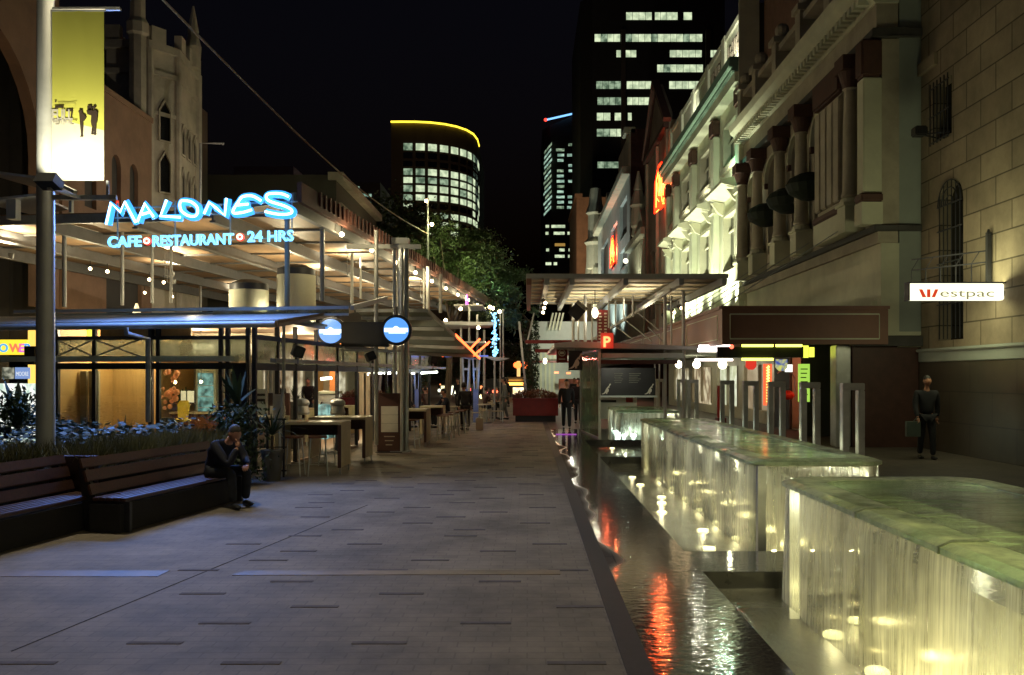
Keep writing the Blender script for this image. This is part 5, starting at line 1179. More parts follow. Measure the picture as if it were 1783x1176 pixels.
for i, c_ in enumerate(wc_):
    h = 1.3 if i < 3 else .7
    for (z0, z1) in ((11.4, 13.4), (6.6, 9.3)):
        f = MB()
        f.B(FX-.1, FX+.3, c_-h, c_-h+.14, z0, z1); f.B(FX-.1, FX+.3, c_+h-.14, c_+h, z0, z1); f.B(FX-.1, FX+.3, c_-h+.14, c_+h-.14, z1-.14, z1); f.B(FX-.1, FX+.3, c_-h+.14, c_+h-.14, z0, z0+.12)
        f.B(FX+.12, FX+.22, c_-.06, c_+.06, z0+.12, z1-.14); f.B(FX+.12, FX+.22, c_-h+.14, c_+h-.14, z1-.85, z1-.78)
        wn = build('window', f, M['cream'], wb)
        m = MB(); m.B(FX+.24, FX+.28, c_-h+.14, c_+h-.14, z0+.12, z1-.14); build('pane', m, M['glassdark'], wn)
    m = MB(); m.prism([(FX-.005, c_-h-.45, 9.95), (FX-.85, c_-h-.45, 10.15), (FX-.85, c_-h-.45, 10.3), (FX-.005, c_-h-.45, 10.55)], (0, 2*h+.9, 0)); build('window_hood', m, M['cream'], wb)
    for s in (-1, 1): m = MB(); m.prism([(FX-.005, c_+s*(h+.25)-.1, 9.3), (FX-.3, c_+s*(h+.25)-.1, 9.5), (FX-.6, c_+s*(h+.25)-.1, 9.93), (FX-.005, c_+s*(h+.25)-.1, 9.93)], (0, .2, 0)); build('hood_bracket', m, M['cream'], wb)
    for za, zb_s in ((11.15, 11.38), (6.3, 6.58)): m = MB(); m.B(FX-.2, FX-.005, c_-h-.2, c_+h+.2, za, zb_s); build('sill', m, M['cream'], wb)
# floodlights on the awning roof
for i, (y, z) in enumerate(((36.9, 4.3), (39.5, 4.2), (42.5, 4.2), (46, 4.2), (49.5, 4.2), (53, 4.2))):
    p = Vector((FX-1.3, y, z)); t = thing('facade_floodlight', (p.x, p.y, 3.7), 'black floodlight on the awning roof shining up the white facade', 'floodlight', 'floodlights on the awning roof')
    m = MB(); m.B(p.x-.18, p.x+.18, y-.2, y+.2, z-.15, z+.12); build('lamp_body', m, M['black'], t); m = MB(); m.B(p.x-.05, p.x+.05, y-.05, y+.05, 3.72, z-.15); build('stand', m, M['black'], t)
    lamp('SPOT', p+Vector((.1, 0, .2)), 1500, (.95, 1, .7), .12, (FX, y+.6, 11.5), 110, .7, name='facade_flood')
for y in (38.8, 44.2, 49.6): lamp('POINT', (FX-.55, y-.8, 10.75), 60, (1, .97, .75), .1, name='ledge_light')
lamp('SPOT', (FX-.6, 36.9, 15.5), 350, (1, .97, .8), .1, (FX+.2, 40, 17), 120, .6); lamp('SPOT', (FX-.6, 46, 15.45), 300, (1, .97, .8), .1, (FX+.2, 50, 17), 120, .6)
lamp('POINT', (FX-.6, 37.4, 11.0), 40, (.3, 1, .6), .1, name='green_ledge_light'); lamp('SPOT', (FX-.7, 36.25, 4.6), 500, (1, .98, .75), .06, (FX-.1, 36.4, 12), 40, .6)
m = MB(); m.B(FX-.1, FX+.5, 35.999+.002, 36.099, 3.4, 19); m.B(FX-.35, FX-.101, 36.0, 36.09, 5, 18); solo('drain_pipe_pier', m, M['cream'], 'tall slim cream pier between the arcaded and the white building', 'pier')
m = MB(); m.B(9.9, 20, 30.5, 36.0, 14.2, 19.5); solo('brown_roof_block', m, mat('brown_block', (.2, .11, .08), .85), 'plain brown block rising behind the arcaded building', 'building')

# ================================================================ gabled building with the neon emblem
gb = thing('gabled_building', (FX, 61, 0), 'beige gabled building carrying the larger orange neon emblem', 'building')
m = MB(); wallx(m, FX, .4, 55.9, 66, 3, 18.5, [(57.5, 59, 6, 11), (62, 64, 6, 11)]); m.prism([(FX, 55.9, 18.5), (FX, 66, 18.5), (FX, 61, 22.5)], (.4, 0, 0)); build('wall', m, M['beige'], gb)
m = MB(); m.B(FX+.4, 20, 55.9, 66, 3, 18.5); build('core', m, M['beige'], gb)
m = MB(); m.beam((FX-.15, 55.7, 18.45), (FX-.15, 61, 22.7), .5, .3); m.beam((FX-.15, 66.2, 18.45), (FX-.15, 61, 22.7), .5, .3); m.B(FX-.35, FX-.005, 55.9, 66, 18.0, 18.3); build('cornice', m, M['redbrown'], gb)
for y in (56.2, 60.5, 65.6): m = MB(); m.B(FX-.2, FX-.005, y-.3, y+.3, 3, 17.9); build('pilaster', m, M['beige'], gb)
for (a_, c_) in ((57.5, 59), (62, 64)): m = MB(); m.B(FX+.2, FX+.3, a_, c_, 6, 11); build('window_pane', m, M['glassdark'], gb)
def emblem(u0, u1, v0, v1, y, label):
    t = thing('neon_emblem', at((u0+u1)/2, (v0+v1)/2, y), label, 'neon sign', 'orange neon emblems projecting over the street')
    def E(x, z): return at(u0+(u1-u0)*x, v0+(v1-v0)*z, y)
    o = [E(.1, 1.0), E(.04, .75), E(.12, .45), E(.25, .15), E(.5, .0), E(.72, .12), E(.85, .4), E(.85, .55)]
    st = [[(.02, .85), (.05, .35), (.3, .1), (.48, .02), (.6, .05)], [(.02, .9), (.05, .7), (.1, .38), (.3, .66)], [(.3, .15), (.32, .55), (.42, .66)], [(.48, .1), (.5, .6), (.62, .78)],
          [(.68, .08), (.6, .6)], [(.8, .25), (.7, .65)], [(.98, .48), (.68, .82)], [(.3, .15), (.5, .62), (.68, .1)], [(.05, .7), (.32, .78)], [(.02, 1.0), (.3, .94)], [(.68, .83), (.98, .78)]]
    m = MB(); w_ = (u1-u0)/F*y
    for s_ in st: m.tube([E(*p) for p in s_], w_*.034, 6)
    build('neon_tube', m, em('orange_neon', (1, .36, .045), 7), t)
    m = MB(); m.prism([E(-.1, 1.02)+Vector((0, .08, 0)), E(-.06, .4)+Vector((0, .08, 0)), E(.3, .0)+Vector((0, .08, 0)), E(.6, -.06)+Vector((0, .08, 0)), E(.95, .2)+Vector((0, .08, 0)), E(1.12, .8)+Vector((0, .08, 0)), E(.66, .9)+Vector((0, .08, 0))], (0, .25, 0)); build('backing', m, em('red_halo_backing', (1, .012, .002), 11, (.3, .02, .01)), t)  # glowing plate added for the neon's halo and a stronger reflection
    m = MB(); c_ = E(.9, .7); m.beam(c_+Vector((0, .15, 0)), (FX, y+.15, c_.z), .15, .15); c_ = E(.9, .3); m.beam(c_+Vector((0, .15, 0)), (FX, y+.15, c_.z), .15, .15); build('bracket', m, M['redbrown'], t)
    lamp('POINT', E(.5, .5)+Vector((0, -.6, 0)), 320*(y/56)**1.0, (1, .16, .05), .4, name='neon_glow')
emblem(1142, 1160, 286, 370, 56.5, 'larger orange neon emblem on the beige gabled building')
emblem(1063, 1070, 413, 466, 92, 'smaller and farther orange neon emblem on the pale blue building')
# lower building with pinnacle
lb_ = thing('pinnacled_building', (FX, 71, 0), 'low ornate building with a carved pinnacle and floodlit parapet', 'building')
m = MB(); m.B(FX, 20, 66.05, 77, 3, 12.8); build('wall', m, M['dullcream'], lb_)
m = MB(); m.B(FX-.5, FX+.2, 66.05, 77, 12.8, 13.3); m.prism([(FX-.3, 66.1, 13.3), (FX-.3, 70, 13.3), (FX-.3, 68, 15.0)], (.4, 0, 0)); build('cornice', m, M['cream'], lb_)
m = MB(); m.lathe((FX-.1, 70.5, 0), [(.6, 13.3), (.5, 13.9), (.65, 14.1), (.55, 15.6), (.75, 15.8), (.35, 17), (.4, 17.1), (.08, 18.6)], 8); build('pinnacle', m, M['cream'], lb_)
for k in range(14):
    y = 66.6+k*.75; m = MB(); m.B(FX-.25, FX-.005, y, y+.32, 5, 12.5); build('pilaster', m, M['white'], lb_)
lamp('SPOT', (FX-1.6, 68, 9), 260, (1, .95, .7), .1, (FX, 70, 14), 100, .6); m = MB(); m.ball((FX-1.2, 70, 11.2), .22, 8, 6); solo('facade_lamp', m, em('facade_lamp_glow', (1, .95, .7), 2), 'small bright lamp on the ornate parapet below the pinnacle', 'lamp')
# pale blue building
pb2 = thing('pale_blue_building', (FX, 90, 0), 'tall pale blue grey building with stepped parapet and big recessed panels', 'building')
m = MB(); wallx(m, FX, .5, 77.3, 112, 3, 20, [(79.5, 85.5, 15.2, 18.6), (79.5, 85.5, 12.3, 14), (88, 95, 13.4, 17.8), (98, 107, 12.8, 17.6), (98, 107, 10, 11.4)]); build('wall', m, M['paleblue'], pb2)
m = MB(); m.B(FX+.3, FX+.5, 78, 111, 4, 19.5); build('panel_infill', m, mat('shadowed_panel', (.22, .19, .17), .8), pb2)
m = MB(); m.B(FX+.52, 30, 77.3, 112, 3, 20); m.B(9.3, 30, 77.2, 77.29, 0, 24); build('core', m, M['redbrick'], pb2)
m = MB(); m.B(FX-.7, FX+.5, 77.3, 112, 20, 20.7); m.B(FX-.1, FX+.5, 77.3, 86, 20.7, 23.6); m.B(FX-.5, FX+.5, 77.2, 79, 23.6, 24.2); m.B(FX-.1, FX+.5, 86, 88.5, 20.7, 22.2); m.prism([(FX-.1, 96, 20.7), (FX-.1, 102, 20.7), (FX-.1, 99, 23)], (.5, 0, 0)); build('parapet', m, M['cream'], pb2, bevel=.05)
for k in range(18): y = 78.2+k*1.0; m = MB(); m.B(FX-.22, FX-.005, y, y+.4, 3.2, 11.8); build('pilaster', m, M['paleblue'], pb2)
for y in (80, 88, 97): lamp('SPOT', (FX-3.0, y, 5), 2300, (.85, 1, .92), .2, (FX, y+2, 16), 110, .7, name='facade_flood')
m = MB(); m.B(FX-.6, 22, 112.2, 122, 3, 16); m.lathe((FX-.2, 113.5, 0), [(1.2, 16), (1.2, 19), (1.5, 19.4), (1.0, 20), (1.0, 23), (1.3, 23.3), (.9, 24.5), (.7, 26.5)], 10); m.lathe((FX-.3, 119, 0), [(.9, 16), (.7, 18), (.3, 20)], 8)
solo('ornate_corner_tower', m, M['cream'], 'small floodlit ornate corner tower beyond the pale blue building', 'building'); lamp('SPOT', (FX-4, 110, 8), 5200, (1, .96, .75), .2, (FX, 114, 21), 90, .6)
m = MB(); m.B(8.6, 30, 150, 175, 0, 33); m.B(8.3, 9.6, 149.9, 175, 33, 33.6); solo('brown_block', m, M['brownwall'], 'plain brown building closing the right side of the street', 'building')
lamp('POINT', (4, 135, 22), 5000, (1, .7, .4), 1)
m = MB(); m.B(8.9, 24, 123, 148, 0, 15.5); m.prism([(8.6, 123, 15.5), (8.6, 128, 15.5), (8.6, 125.5, 18)], (.6, 0, 0)); solo('far_shop_building', m, M['dullcream'], 'low cream building beyond the ornate corner tower', 'building')

# ================================================================ far towers
def office(name, label, faces, wall, pier=None): return thing(name, faces, label, 'building')
tw = thing('office_tower', (24, 170, 0), 'huge dark office tower with broken rows of lit windows behind the right side roofs', 'building')
Y = 170.0; xa, xb = at(1012, 0, Y).x, at(1262, 0, Y).x
m = MB(); m.B(xa+2.2, xb, Y, Y+35, 0, 77); m.prism([(xa, Y+3, 0), (xa+2.2, Y, 0), (xa+2.2, Y+35, 0), (xa, Y+35, 0)], (0, 0, 77)); build('body', m, M['towerdark'], tw)
for u in (1085, 1232): p = at(u, 0, Y); m = MB(); m.B(p.x-.45, p.x+.45, Y-.7, Y-.01, 0, 70); build('pier', m, M['towerpier'], tw)
random.seed(21)
rows = [(22, 35, [(1090, 1135), (1140, 1180), (1190, 1205)]), (60, 73, [(1035, 1080), (1089, 1223), (1230, 1236)]), (88, 100, [(1073, 1081), (1089, 1108), (1166, 1222), (1232, 1252)]), (113, 126, [(1144, 1224)]),
        (142, 155, [(1038, 1081), (1091, 1134), (1165, 1222)]), (170, 183, [(1040, 1082), (1092, 1131)]), (197, 210, [(1039, 1063), (1070, 1085), (1093, 1100)]), (225, 238, [(1039, 1085), (1093, 1124)]), (282, 293, [(1040, 1078)])]
for v0, v1, ss_ in rows:
    for (u0, u1) in ss_:
        n = max(1, round((u1-u0)/11)); 
        dim = (v0 in (282,)) or (v0 in (142, 170) and u0 < 1060)
        for k in range(n):
            a_, c_ = at(u0+(u1-u0)*k/n, v0, Y), at(u0+(u1-u0)*(k+1)/n, v1, Y)
            m = MB(); m.B(a_.x+.04, c_.x-.04, Y-.06, Y-.02, c_.z, a_.z); build('lit_window', m, M['winlit2'] if (dim or random.random() < .1) else M['winlit'], tw)
# middle tower with slanted top
Y = 260.0; mt_ = thing('slant_topped_tower', (12, Y, 0), 'slim grey tower with a slanted top edged by a light blue line', 'building')
a_, e_ = at(945, 0, Y).x, at(1016, 0, Y).x; x2 = at(958, 0, Y).x
m = MB(); m.prism([(a_, Y+8, 0), (x2+1.6, Y, 0), (e_, Y, 0), (e_, Y, at(0, 232, Y).z), (a_+.6, Y+6, at(0, 236, Y).z)], (0, 30, 0)) if 0 else None
zt1, zt2 = at(0, 210, Y).z, at(0, 194, Y).z
m.v = []; m.f = []
m.prism([(x2, Y, 0), (e_, Y, 0), (e_, Y, zt2), (x2, Y, zt1-1.5)], (0, 30, 0)); m.prism([(a_, Y+7, 0), (x2, Y, 0), (x2, Y, zt1-1.5), (a_, Y+7, zt1-1)], (0, 30, 0)); build('body', m, mat('slant_tower_grey', (.045, .042, .035), .8), mt_)
m = MB(); m.tube([at(951, 209, Y-.6), at(1012, 195, Y-.6)], .28, 8); build('blue_line', m, em('light_blue_line', (.2, .5, 1), 1.8), mt_)
m = MB(); m.ball(at(950, 209, Y-.8), .5, 8, 6); build('red_beacon', m, em('red_beacon', (1, .05, .03), 3), mt_)
random.seed(9)
for k in range(13):
    v = 250+k*9.1
    for (u0, u1) in ((947, 961), (968, 983), (987, 1006), (1011, 1014)):
        if random.random() < .14: continue
        sl = .25 if u0 < 960 else 0
        p, q = at(u0+random.uniform(0, 3), v, Y), at(u1-random.uniform(0, 2), v+4.6, Y)
        m = MB()
        if u0 < 960:
            f = lambda x: Y+7*(x2-x)/(x2-a_)-.05
            m.prism([(p.x, f(p.x), p.z-1.2), (q.x, f(q.x), p.z), (q.x, f(q.x), q.z), (p.x, f(p.x), q.z-1.2)], (0, .04, 0))
        else: m.B(p.x, q.x, Y-.06, Y-.02, q.z, p.z)
        build('lit_window', m, random.choice([M['wincool'], M['wincool'], M['winlit2']]), mt_)
for v, ss_ in ((392, [(950, 956), (960, 984)]), (404, [(950, 955), (964, 983), (988, 994)]), (433, [(951, 956), (974, 983), (990, 999)]), (444, [(966, 983), (989, 999)]), (457, [(950, 960), (964, 970)]), (478, [(950, 960), (965, 986)]), (424, [(966, 984)])):
    for (u0, u1) in ss_: p, q = at(u0, v, Y), at(u1, v+5, Y); m = MB(); m.B(p.x, q.x, Y-.06, Y-.02, q.z, p.z); build('lit_window', m, M['winlit'] if v != 424 else em('amber_window', (.6, .35, .08), .6), mt_)
# round tower
Yr = 190.0; rt = thing('round_fronted_tower', (-22, Yr, 0), 'curved concrete tower crowned by a bright yellow light line', 'building')
pl_ = [(681, Yr), (700, Yr-.1), (725, Yr), (750, Yr+.5), (775, Yr+1.8), (795, Yr+3.6), (812, Yr+6.2), (824, Yr+9.5), (831, Yr+14), (834, Yr+20)]
P2 = [Vector(((u-CU)/F*y, y, 0)) for u, y in pl_]
ztop = at(0, 214, Yr).z
m = MB(); m.prism([Vector((p.x, p.y, 0)) for p in P2]+[Vector((P2[-1].x, Yr+45, 0)), Vector((P2[0].x, Yr+45, 0))], (0, 0, ztop)); build('body', m, M['towercream'], rt)
m = MB(); m.tube([Vector((p.x, p.y-.35, ztop+.1)) for p in P2], .21, 8); build('yellow_line', m, em('yellow_line_light', (1, .72, .04), 2.6), rt)
def onc(f):   # point along the plan curve, f in 0..1 of the arc
    L_ = [(P2[i+1]-P2[i]).length for i in range(len(P2)-1)]; T = sum(L_)*f
    for i, l in enumerate(L_):
        if T <= l: return P2[i].lerp(P2[i+1], T/l)
        T -= l
    return P2[-1]
random.seed(2)
levels = [(250, 262, 1), (266, 276, 0), (281, 290, 0), (294, 305, 1), (309, 319, 1), (323, 334, 1), (339, 349, 1), (354, 363, .7), (369, 379, .6), (385, 393, .3), (400, 408, .2)]
for v0, v1, pr_ in levels:
    z1, z0 = at(0, v0, Yr).z, at(0, v1, Yr).z
    for k in range(11):
        f0 = .085+k*.083; f1 = f0+.06
        if f1 > .99: continue
        a_, c_ = onc(f0), onc(f1); d = (c_-a_).normalized(); n_ = Vector((d.y, -d.x, 0))
        lit = random.random() < pr_*(1 if k < 8 else .6)
        m = MB(); m.prism([a_+n_*.05+Vector((0, 0, z0)), c_+n_*.05+Vector((0, 0, z0)), c_+n_*.05+Vector((0, 0, z1)), a_+n_*.05+Vector((0, 0, z1))], n_*.08)
        build('lit_window' if lit else 'dark_window', m, (M['winlit'] if random.random() < .75 else M['winlit2']) if lit else M['glassdark'], rt)
# small dark tower on the left of it
Y = 150.0; dt = thing('low_dark_tower', (-27, Y, 0), 'low dark office block with a few faintly lit windows, left of the curved tower', 'building')
a_, c_ = at(590, 318, Y), at(662, 318, Y); m = MB(); m.B(a_.x, c_.x, Y, Y+20, 0, a_.z); build('body', m, M['towerdark'], dt)
for (u0, u1, v) in ((616, 626, 325), (630, 647, 338), (641, 650, 352), (634, 648, 366), (643, 650, 378), (640, 646, 392)): p, q = at(u0, v, Y), at(u1, v+5, Y); m = MB(); m.B(p.x, q.x, Y-.06, Y-.02, q.z, p.z); build('lit_window', m, M['wincool'], dt)
# ================================================================ left side old buildings
ar = thing('arched_building', (-15, 24, 0), 'dark old building with a huge arch and white fan louvres at the left edge', 'building')
m = MB(); wallx(m, -15.35, .35, 14, 27.6, 4, 14.5, [(19.5, 26.5, 4, 12.1)]); archfill(m, -15.35, .35, 19.5, 26.5, 8.6, 12.1, 16); build('wall', m, M['brownwall'], ar)
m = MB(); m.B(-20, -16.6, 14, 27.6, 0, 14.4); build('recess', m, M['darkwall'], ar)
m = MB(); n = 14
for i in range(n):
    a0, a1 = math.pi*i/n, math.pi*(i+1)/n
    m.beam((-16.3, 22.4-2.4*math.cos(a0), 8.2+2.2*math.sin(a0)), (-16.3, 22.4-2.4*math.cos(a1), 8.2+2.2*math.sin(a1)), .1, .12, (1, 0, 0))
m.B(-16.35, -16.25, 20, 24.8, 8.12, 8.24)
for y in (21.2, 22.4, 23.6): m.B(-16.35, -16.25, y-.05, y+.05, 5, 10.2 if y == 22.4 else 9.9)
for k in range(14):
    z = 8.35+k*.145; hw = 2.35*math.sqrt(max(0, 1-((z-8.2)/2.2)**2)); m.B(-16.38, -16.28, 22.4-hw, 22.4+hw, z, z+.05)
m.B(-16.35, -16.25, 20, 24.8, 7.1, 7.2); m.B(-16.35, -16.25, 24.7, 24.8, 4.5, 8.12); build('fan_window', m, M['dullcream'], ar)
lamp('POINT', (-13.5, 24, 7), 60, (1, .8, .5), .3)
bw = thing('brown_arcade_building', (-15, 31, 0), 'brown rendered building with small arched windows beside the gothic tower', 'building')
m = MB(); wallx(m, -15.3, .35, 27.7, 34.3, 3, 11.9, [(29.1, 29.9, 7.6, 9.2), (31.0, 31.7, 8.0, 9.9), (30.6, 33.4, 4, 7.3), (32.4, 33.1, 8.0, 9.9)]); archfill(m, -15.3, .35, 31.0, 31.7, 9.5, 9.9); archfill(m, -15.3, .35, 32.4, 33.1, 9.5, 9.9); build('wall', m, M['brownwall'], bw)
m = MB(); m.B(-18, -15.1, 27.7, 34.3, 3, 11.8); build('core', m, M['darkwall'], bw)
m = MB(); m.B(-15.4, -14.88, 27.7, 34.3, 11.9, 12.1); build('coping', m, M['brownwall'], bw); m = MB(); m.B(-15.0, -14.9, 30.5, 33.5, 7.35, 7.5); build('lintel', m, M['brownwall'], bw)
for ya, zz in ((31.3, 8.25), (31.8, 8.15)): m = MB(); m.B(-14.95, -14.9, ya, ya+.15, 7.9, zz); build('red_light', m, em('faint_red_light', (.9, .05, .02), 1), bw)
# gothic tower
gt = thing('gothic_tower', (-15.6, 36, 0), 'pale gothic tower with lancet windows, battlements and pinnacles', 'building')
gx0, gx1, gy0, gy1 = -16.6, -14.0, 34.5, 37.4
P = [(-16.9, 34.6), (-15.15, 34.6), (-14.43, 35.6), (-14.7, 38.4), (-16.9, 38.6)]
m = MB(); m.prism([(x, y, 4) for x, y in P], (0, 0, 11.0)); build('shaft', m, M['goth'], gt)
c0 = Vector((-15.7, 36.6, 0))
m = MB()
for z, g, h in ((14.0, 1.06, .2), (15.0, 1.1, .3), (12.4, 1.04, .16), (8.2, 1.06, .2)):
    m.prism([(c0.x+(x-c0.x)*g, c0.y+(y-c0.y)*g, z) for x, y in P], (0, 0, h))
build('string_course', m, M['goth'], gt)
m = MB()
for i in range(len(P)):
    a_, b_ = Vector((*P[i], 0)), Vector((*P[(i+1) % len(P)], 0)); l = (b_-a_).length; n = max(2, int(l/.55))
    for k in range(n):
        if k % 2: continue
        p, q = a_.lerp(b_, k/n), a_.lerp(b_, (k+1)/n); m = MB(); m.beam(p+Vector((0, 0, 15.6)), q+Vector((0, 0, 15.6)), .3, .62); build('battlement', m, M['goth'], gt)
def lancet(a_, b_, z0, z1, off):
    a_, b_ = Vector((*a_, 0)), Vector((*b_, 0)); d = (b_-a_).normalized(); n_ = Vector((d.y, -d.x, 0)); w_ = (b_-a_).length; mid = (a_+b_)/2
    pts = [a_+Vector((0, 0, z0)), b_+Vector((0, 0, z0)), b_+Vector((0, 0, z1-w_*.9)), mid+Vector((0, 0, z1)), a_+Vector((0, 0, z1-w_*.9))]
    m = MB(); m.prism([p+n_*.012 for p in pts], n_*-.006); wn = build('lancet_window', m, M['glassdark'], gt)
    m = MB(); pp = [p+n_*.05 for p in pts]
    for i in range(5): m.beam(pp[i], pp[(i+1) % 5], .07, .07, n_)
    m.beam(mid+n_*.04+Vector((0, 0, z0)), mid+n_*.04+Vector((0, 0, z1-.1)), .05, .05) if w_ > .7 else None
    build('tracery', m, M['goth'], wn)
PA, PB, PC = Vector((-15.15, 34.6, 0)), Vector((-14.43, 35.6, 0)), Vector((-14.7, 38.4, 0))
for z in ((9.3, 11.0), (11.4, 13.1)): q0, q1 = PA.lerp(PB, .3), PA.lerp(PB, .72); lancet(tuple(q0.xy), tuple(q1.xy), z[0], z[1], 0)
for k in range(3):
    for z in ((9.2, 10.6), (11.1, 12.4)): q0, q1 = PB.lerp(PC, .1+k*.3), PB.lerp(PC, .1+k*.3+.18); lancet(tuple(q0.xy), tuple(q1.xy), z[0], z[1], 0)
for (x, y, r, zt) in ((-15.15, 34.6, .16, 15.0), (-14.43, 35.6, .14, 15.2), (-14.7, 38.4, .2, 15.2), (-15.55, 34.4, .34, 15.4)):
    m = MB(); m.lathe((x, y, 0), [(r, 4), (r, zt)]+([(r*1.3, zt+.1), (r*1.3, zt+.5), (r*.9, zt+.7), (r*.8, zt+3.5), (r*1.0, zt+3.6), (.05, zt+5)] if r > .3 else [(r*.7, zt+.1)]), 8); build('buttress', m, M['goth'], gt)
m = MB(); m.lathe((-14.5, 37.4, 0), [(.3, 15.2), (.36, 16.1), (.22, 16.6), (.25, 16.8), (.04, 17.9)], 8); build('pinnacle', m, M['goth'], gt)
m = MB(); m.B(-24, -16.7, 35, 45, 3, 15.6); solo('plain_wall_block', m, mat('dull_wall', (.17, .14, .11), .9, 0, .2, .6, .2), 'plain dull wall block joined behind the gothic tower', 'building')
lamp('POINT', (-10.5, 31, 8), 190, (1, .88, .68), .3); lamp('POINT', (-11, 36, 10), 80, (1, .85, .6), .3)
m = MB(); p = at(349, 250, 33); m.tube([(p.x, 33, 4), (p.x, 33, p.z), (p.x+.9, 33, p.z)], .05, 8); solo('street_light_arm', m, M['gal'], 'thin street light pole with a short arm beside the gothic tower', 'pole')
# further left side building behind the canopy
rb = thing('dim_left_building', (-12, 50, 0), 'dim cream building with a red panel and gilded ornament beyond the canopy', 'building')
p = at(590, 300, 46); q = at(640, 345, 60)
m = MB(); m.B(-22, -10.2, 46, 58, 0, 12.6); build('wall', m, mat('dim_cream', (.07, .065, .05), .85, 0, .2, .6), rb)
m = MB(); m.B(-10.6, -9.8, 45.8, 58.2, 12.3, 12.7); m.B(-10.3, -9.9, 46, 58, 10.9, 11.1); build('cornice', m, M['dullcream'], rb)
m = MB(); m.B(-10.19, -10.1, 47, 55, 9.0, 10.8); build('red_panel', m, mat('red_panel', (.4, .06, .04), .7), rb)
m = MB()
for i in range(16): m.ball((-9.95, 55+random.uniform(-2, 3), 9.0+random.uniform(-.7, .7)), random.uniform(.2, .4), 6, 5)
build('gilded_ornament', m, mat('gilt', (.6, .42, .12), .5), rb); lamp('POINT', (-8.5, 52, 9.2), 120, (1, .75, .4), .2)
m = MB(); q = at(487, 290, 75); m.B(q.x-4, q.x+1.2, 75, 80, 0, q.z); solo('far_plain_block', m, mat('far_block', (.09, .08, .12), .9), 'plain distant block faintly blue above the neon sign', 'building')
# cable and tall pole
tp = thing('tall_thin_pole', (-4.4, 38, 0), 'tall thin pole with small lamps standing in the tree', 'pole')
p = at(745, 345, 38); m = MB(); m.tube([(p.x, 38, 0), (p.x, 38, p.z)], .07, 8, .04); m.beam((p.x, 38, 6.3), (p.x+.9, 38, 6.35), .04, .04); build('shaft', m, M['gal'], tp)
m = MB(); m.ball(at(742, 350, 37.9), .07, 8, 6); m.ball(at(752, 391, 37.9), .08, 8, 6); build('bulb', m, M['bulb'], tp)
c0_, c1_ = at(745, 408, 38), at(225, -60, 13)
m = MB(); m.tube([c0_.lerp(c1_, k/24)-Vector((0, 0, .5*math.sin(math.pi*k/24))) for k in range(25)], .022, 6); solo('overhead_cable', m, mat('cable_sheath', (.45, .3, .2), .6), 'long thin overhead cable slanting from the top left to the pole in the tree', 'cable')
lamp('POINT', at(752, 385, 37.2), 110, (.95, 1, .45), .1); 
# ================================================================ trees
def tree(loc, trunk, crowns, n, label, mt, name='street_tree', ls=.13, seed=1):
    random.seed(seed); t = thing(name, loc, label, 'tree'); m = MB()
    b0 = Vector(loc); top = b0+Vector(trunk)
    m.tube([b0, b0.lerp(top, .35)+Vector((.05, 0, 0)), b0.lerp(top, .7)+Vector((-.06, .05, 0)), top], [.2, .15, .12, .09], 8)
    for c, r in crowns:
        c = Vector(c); s = b0.lerp(top, random.uniform(.6, 1)); m.tube([s, s.lerp(c, .5)+Vector((0, 0, .2)), c], [.07, .05, .02], 6)
    build('trunk', m, M['bark'], t, smooth=True)
    f = MB(); tot = sum(r[0]*r[1]*r[2] for _, r in crowns)
    for c, r in crowns:
        cl = [(Vector((random.gauss(0, .45), random.gauss(0, .45), random.gauss(0, .45)))) for _ in range(9)]
        for i in range(int(n*r[0]*r[1]*r[2]/tot)):
            q = random.choice(cl)+Vector((random.gauss(0, .22), random.gauss(0, .22), random.gauss(0, .18)))
            p = Vector((c[0]+q.x*r[0], c[1]+q.y*r[1], c[2]+q.z*r[2]))
            f.leaf(p, (random.gauss(0, ls), random.gauss(0, ls), random.gauss(-.03, ls*.8)), ls*.7)
    build('crown', f, mt, t)
cr = lambda u, v, y, rx, ry, rz: (tuple(at(u, v, y)), (rx, ry, rz))
tree((-3.9, 41, 0), (.4, 0, 5.5), [cr(765, 400, 40, .9, 1, .7), cr(800, 455, 41, 1.4, 1.6, 1.2), cr(750, 430, 39, .7, .8, .7), cr(850, 455, 42, 1.3, 1.5, 1.1), cr(830, 415, 43, 1.1, 1.2, .8), cr(820, 510, 41, 1.5, 1.5, .9)], 15000, 'leafy street tree partly lit green beyond the high canopy', M['leafgreen'], ls=.1, seed=4)
tree((.2, 43, 0), (-.1, 0, 4.6), [cr(865, 520, 42, 1.2, 1.3, 1.0), cr(895, 545, 42.5, .9, 1, .8), cr(880, 480, 43, 1.2, 1.3, .8), cr(850, 560, 42, .9, 1, .5)], 6000, 'dark street tree right of the lit one, its trunk behind the red planter', M['leafdark'], seed=8)
tree((-8.6, 62, 0), (0, 0, 7), [cr(680, 410, 62, 3.2, 3, 2.4), cr(640, 400, 62, 2.8, 3, 2.2), cr(720, 450, 63, 3, 3, 2.4), cr(600, 430, 62, 2.5, 3, 2.2)], 7000, 'nearly black tree mass beyond the canopy roof edge', M['leafdark'], ls=.24, seed=12)
tree((-2.2, 75, 0), (0, 0, 4), [cr(850, 640, 75, 4, 3, 1.6), cr(800, 625, 76, 3, 3, 1.5), cr(890, 620, 78, 3, 3, 1.8)], 5000, 'low dark tree over the distant lights at the end of the street', M['leafdark'], ls=.25, seed=13)
random.seed(5)
vine = MB()
for i in range(2600):
    a_ = random.uniform(0, 6.28); r = .22+random.random()*.16; z = random.uniform(.9, 4.6)
    vine.leaf((.2+r*math.cos(a_), 43+r*math.sin(a_), z), (random.gauss(0, .07), random.gauss(0, .07), random.gauss(-.03, .06)), .07)
solo('climbing_vine', vine, M['leafdark'], 'dense climbing vine wrapped round the trunk behind the red planter', 'plant')
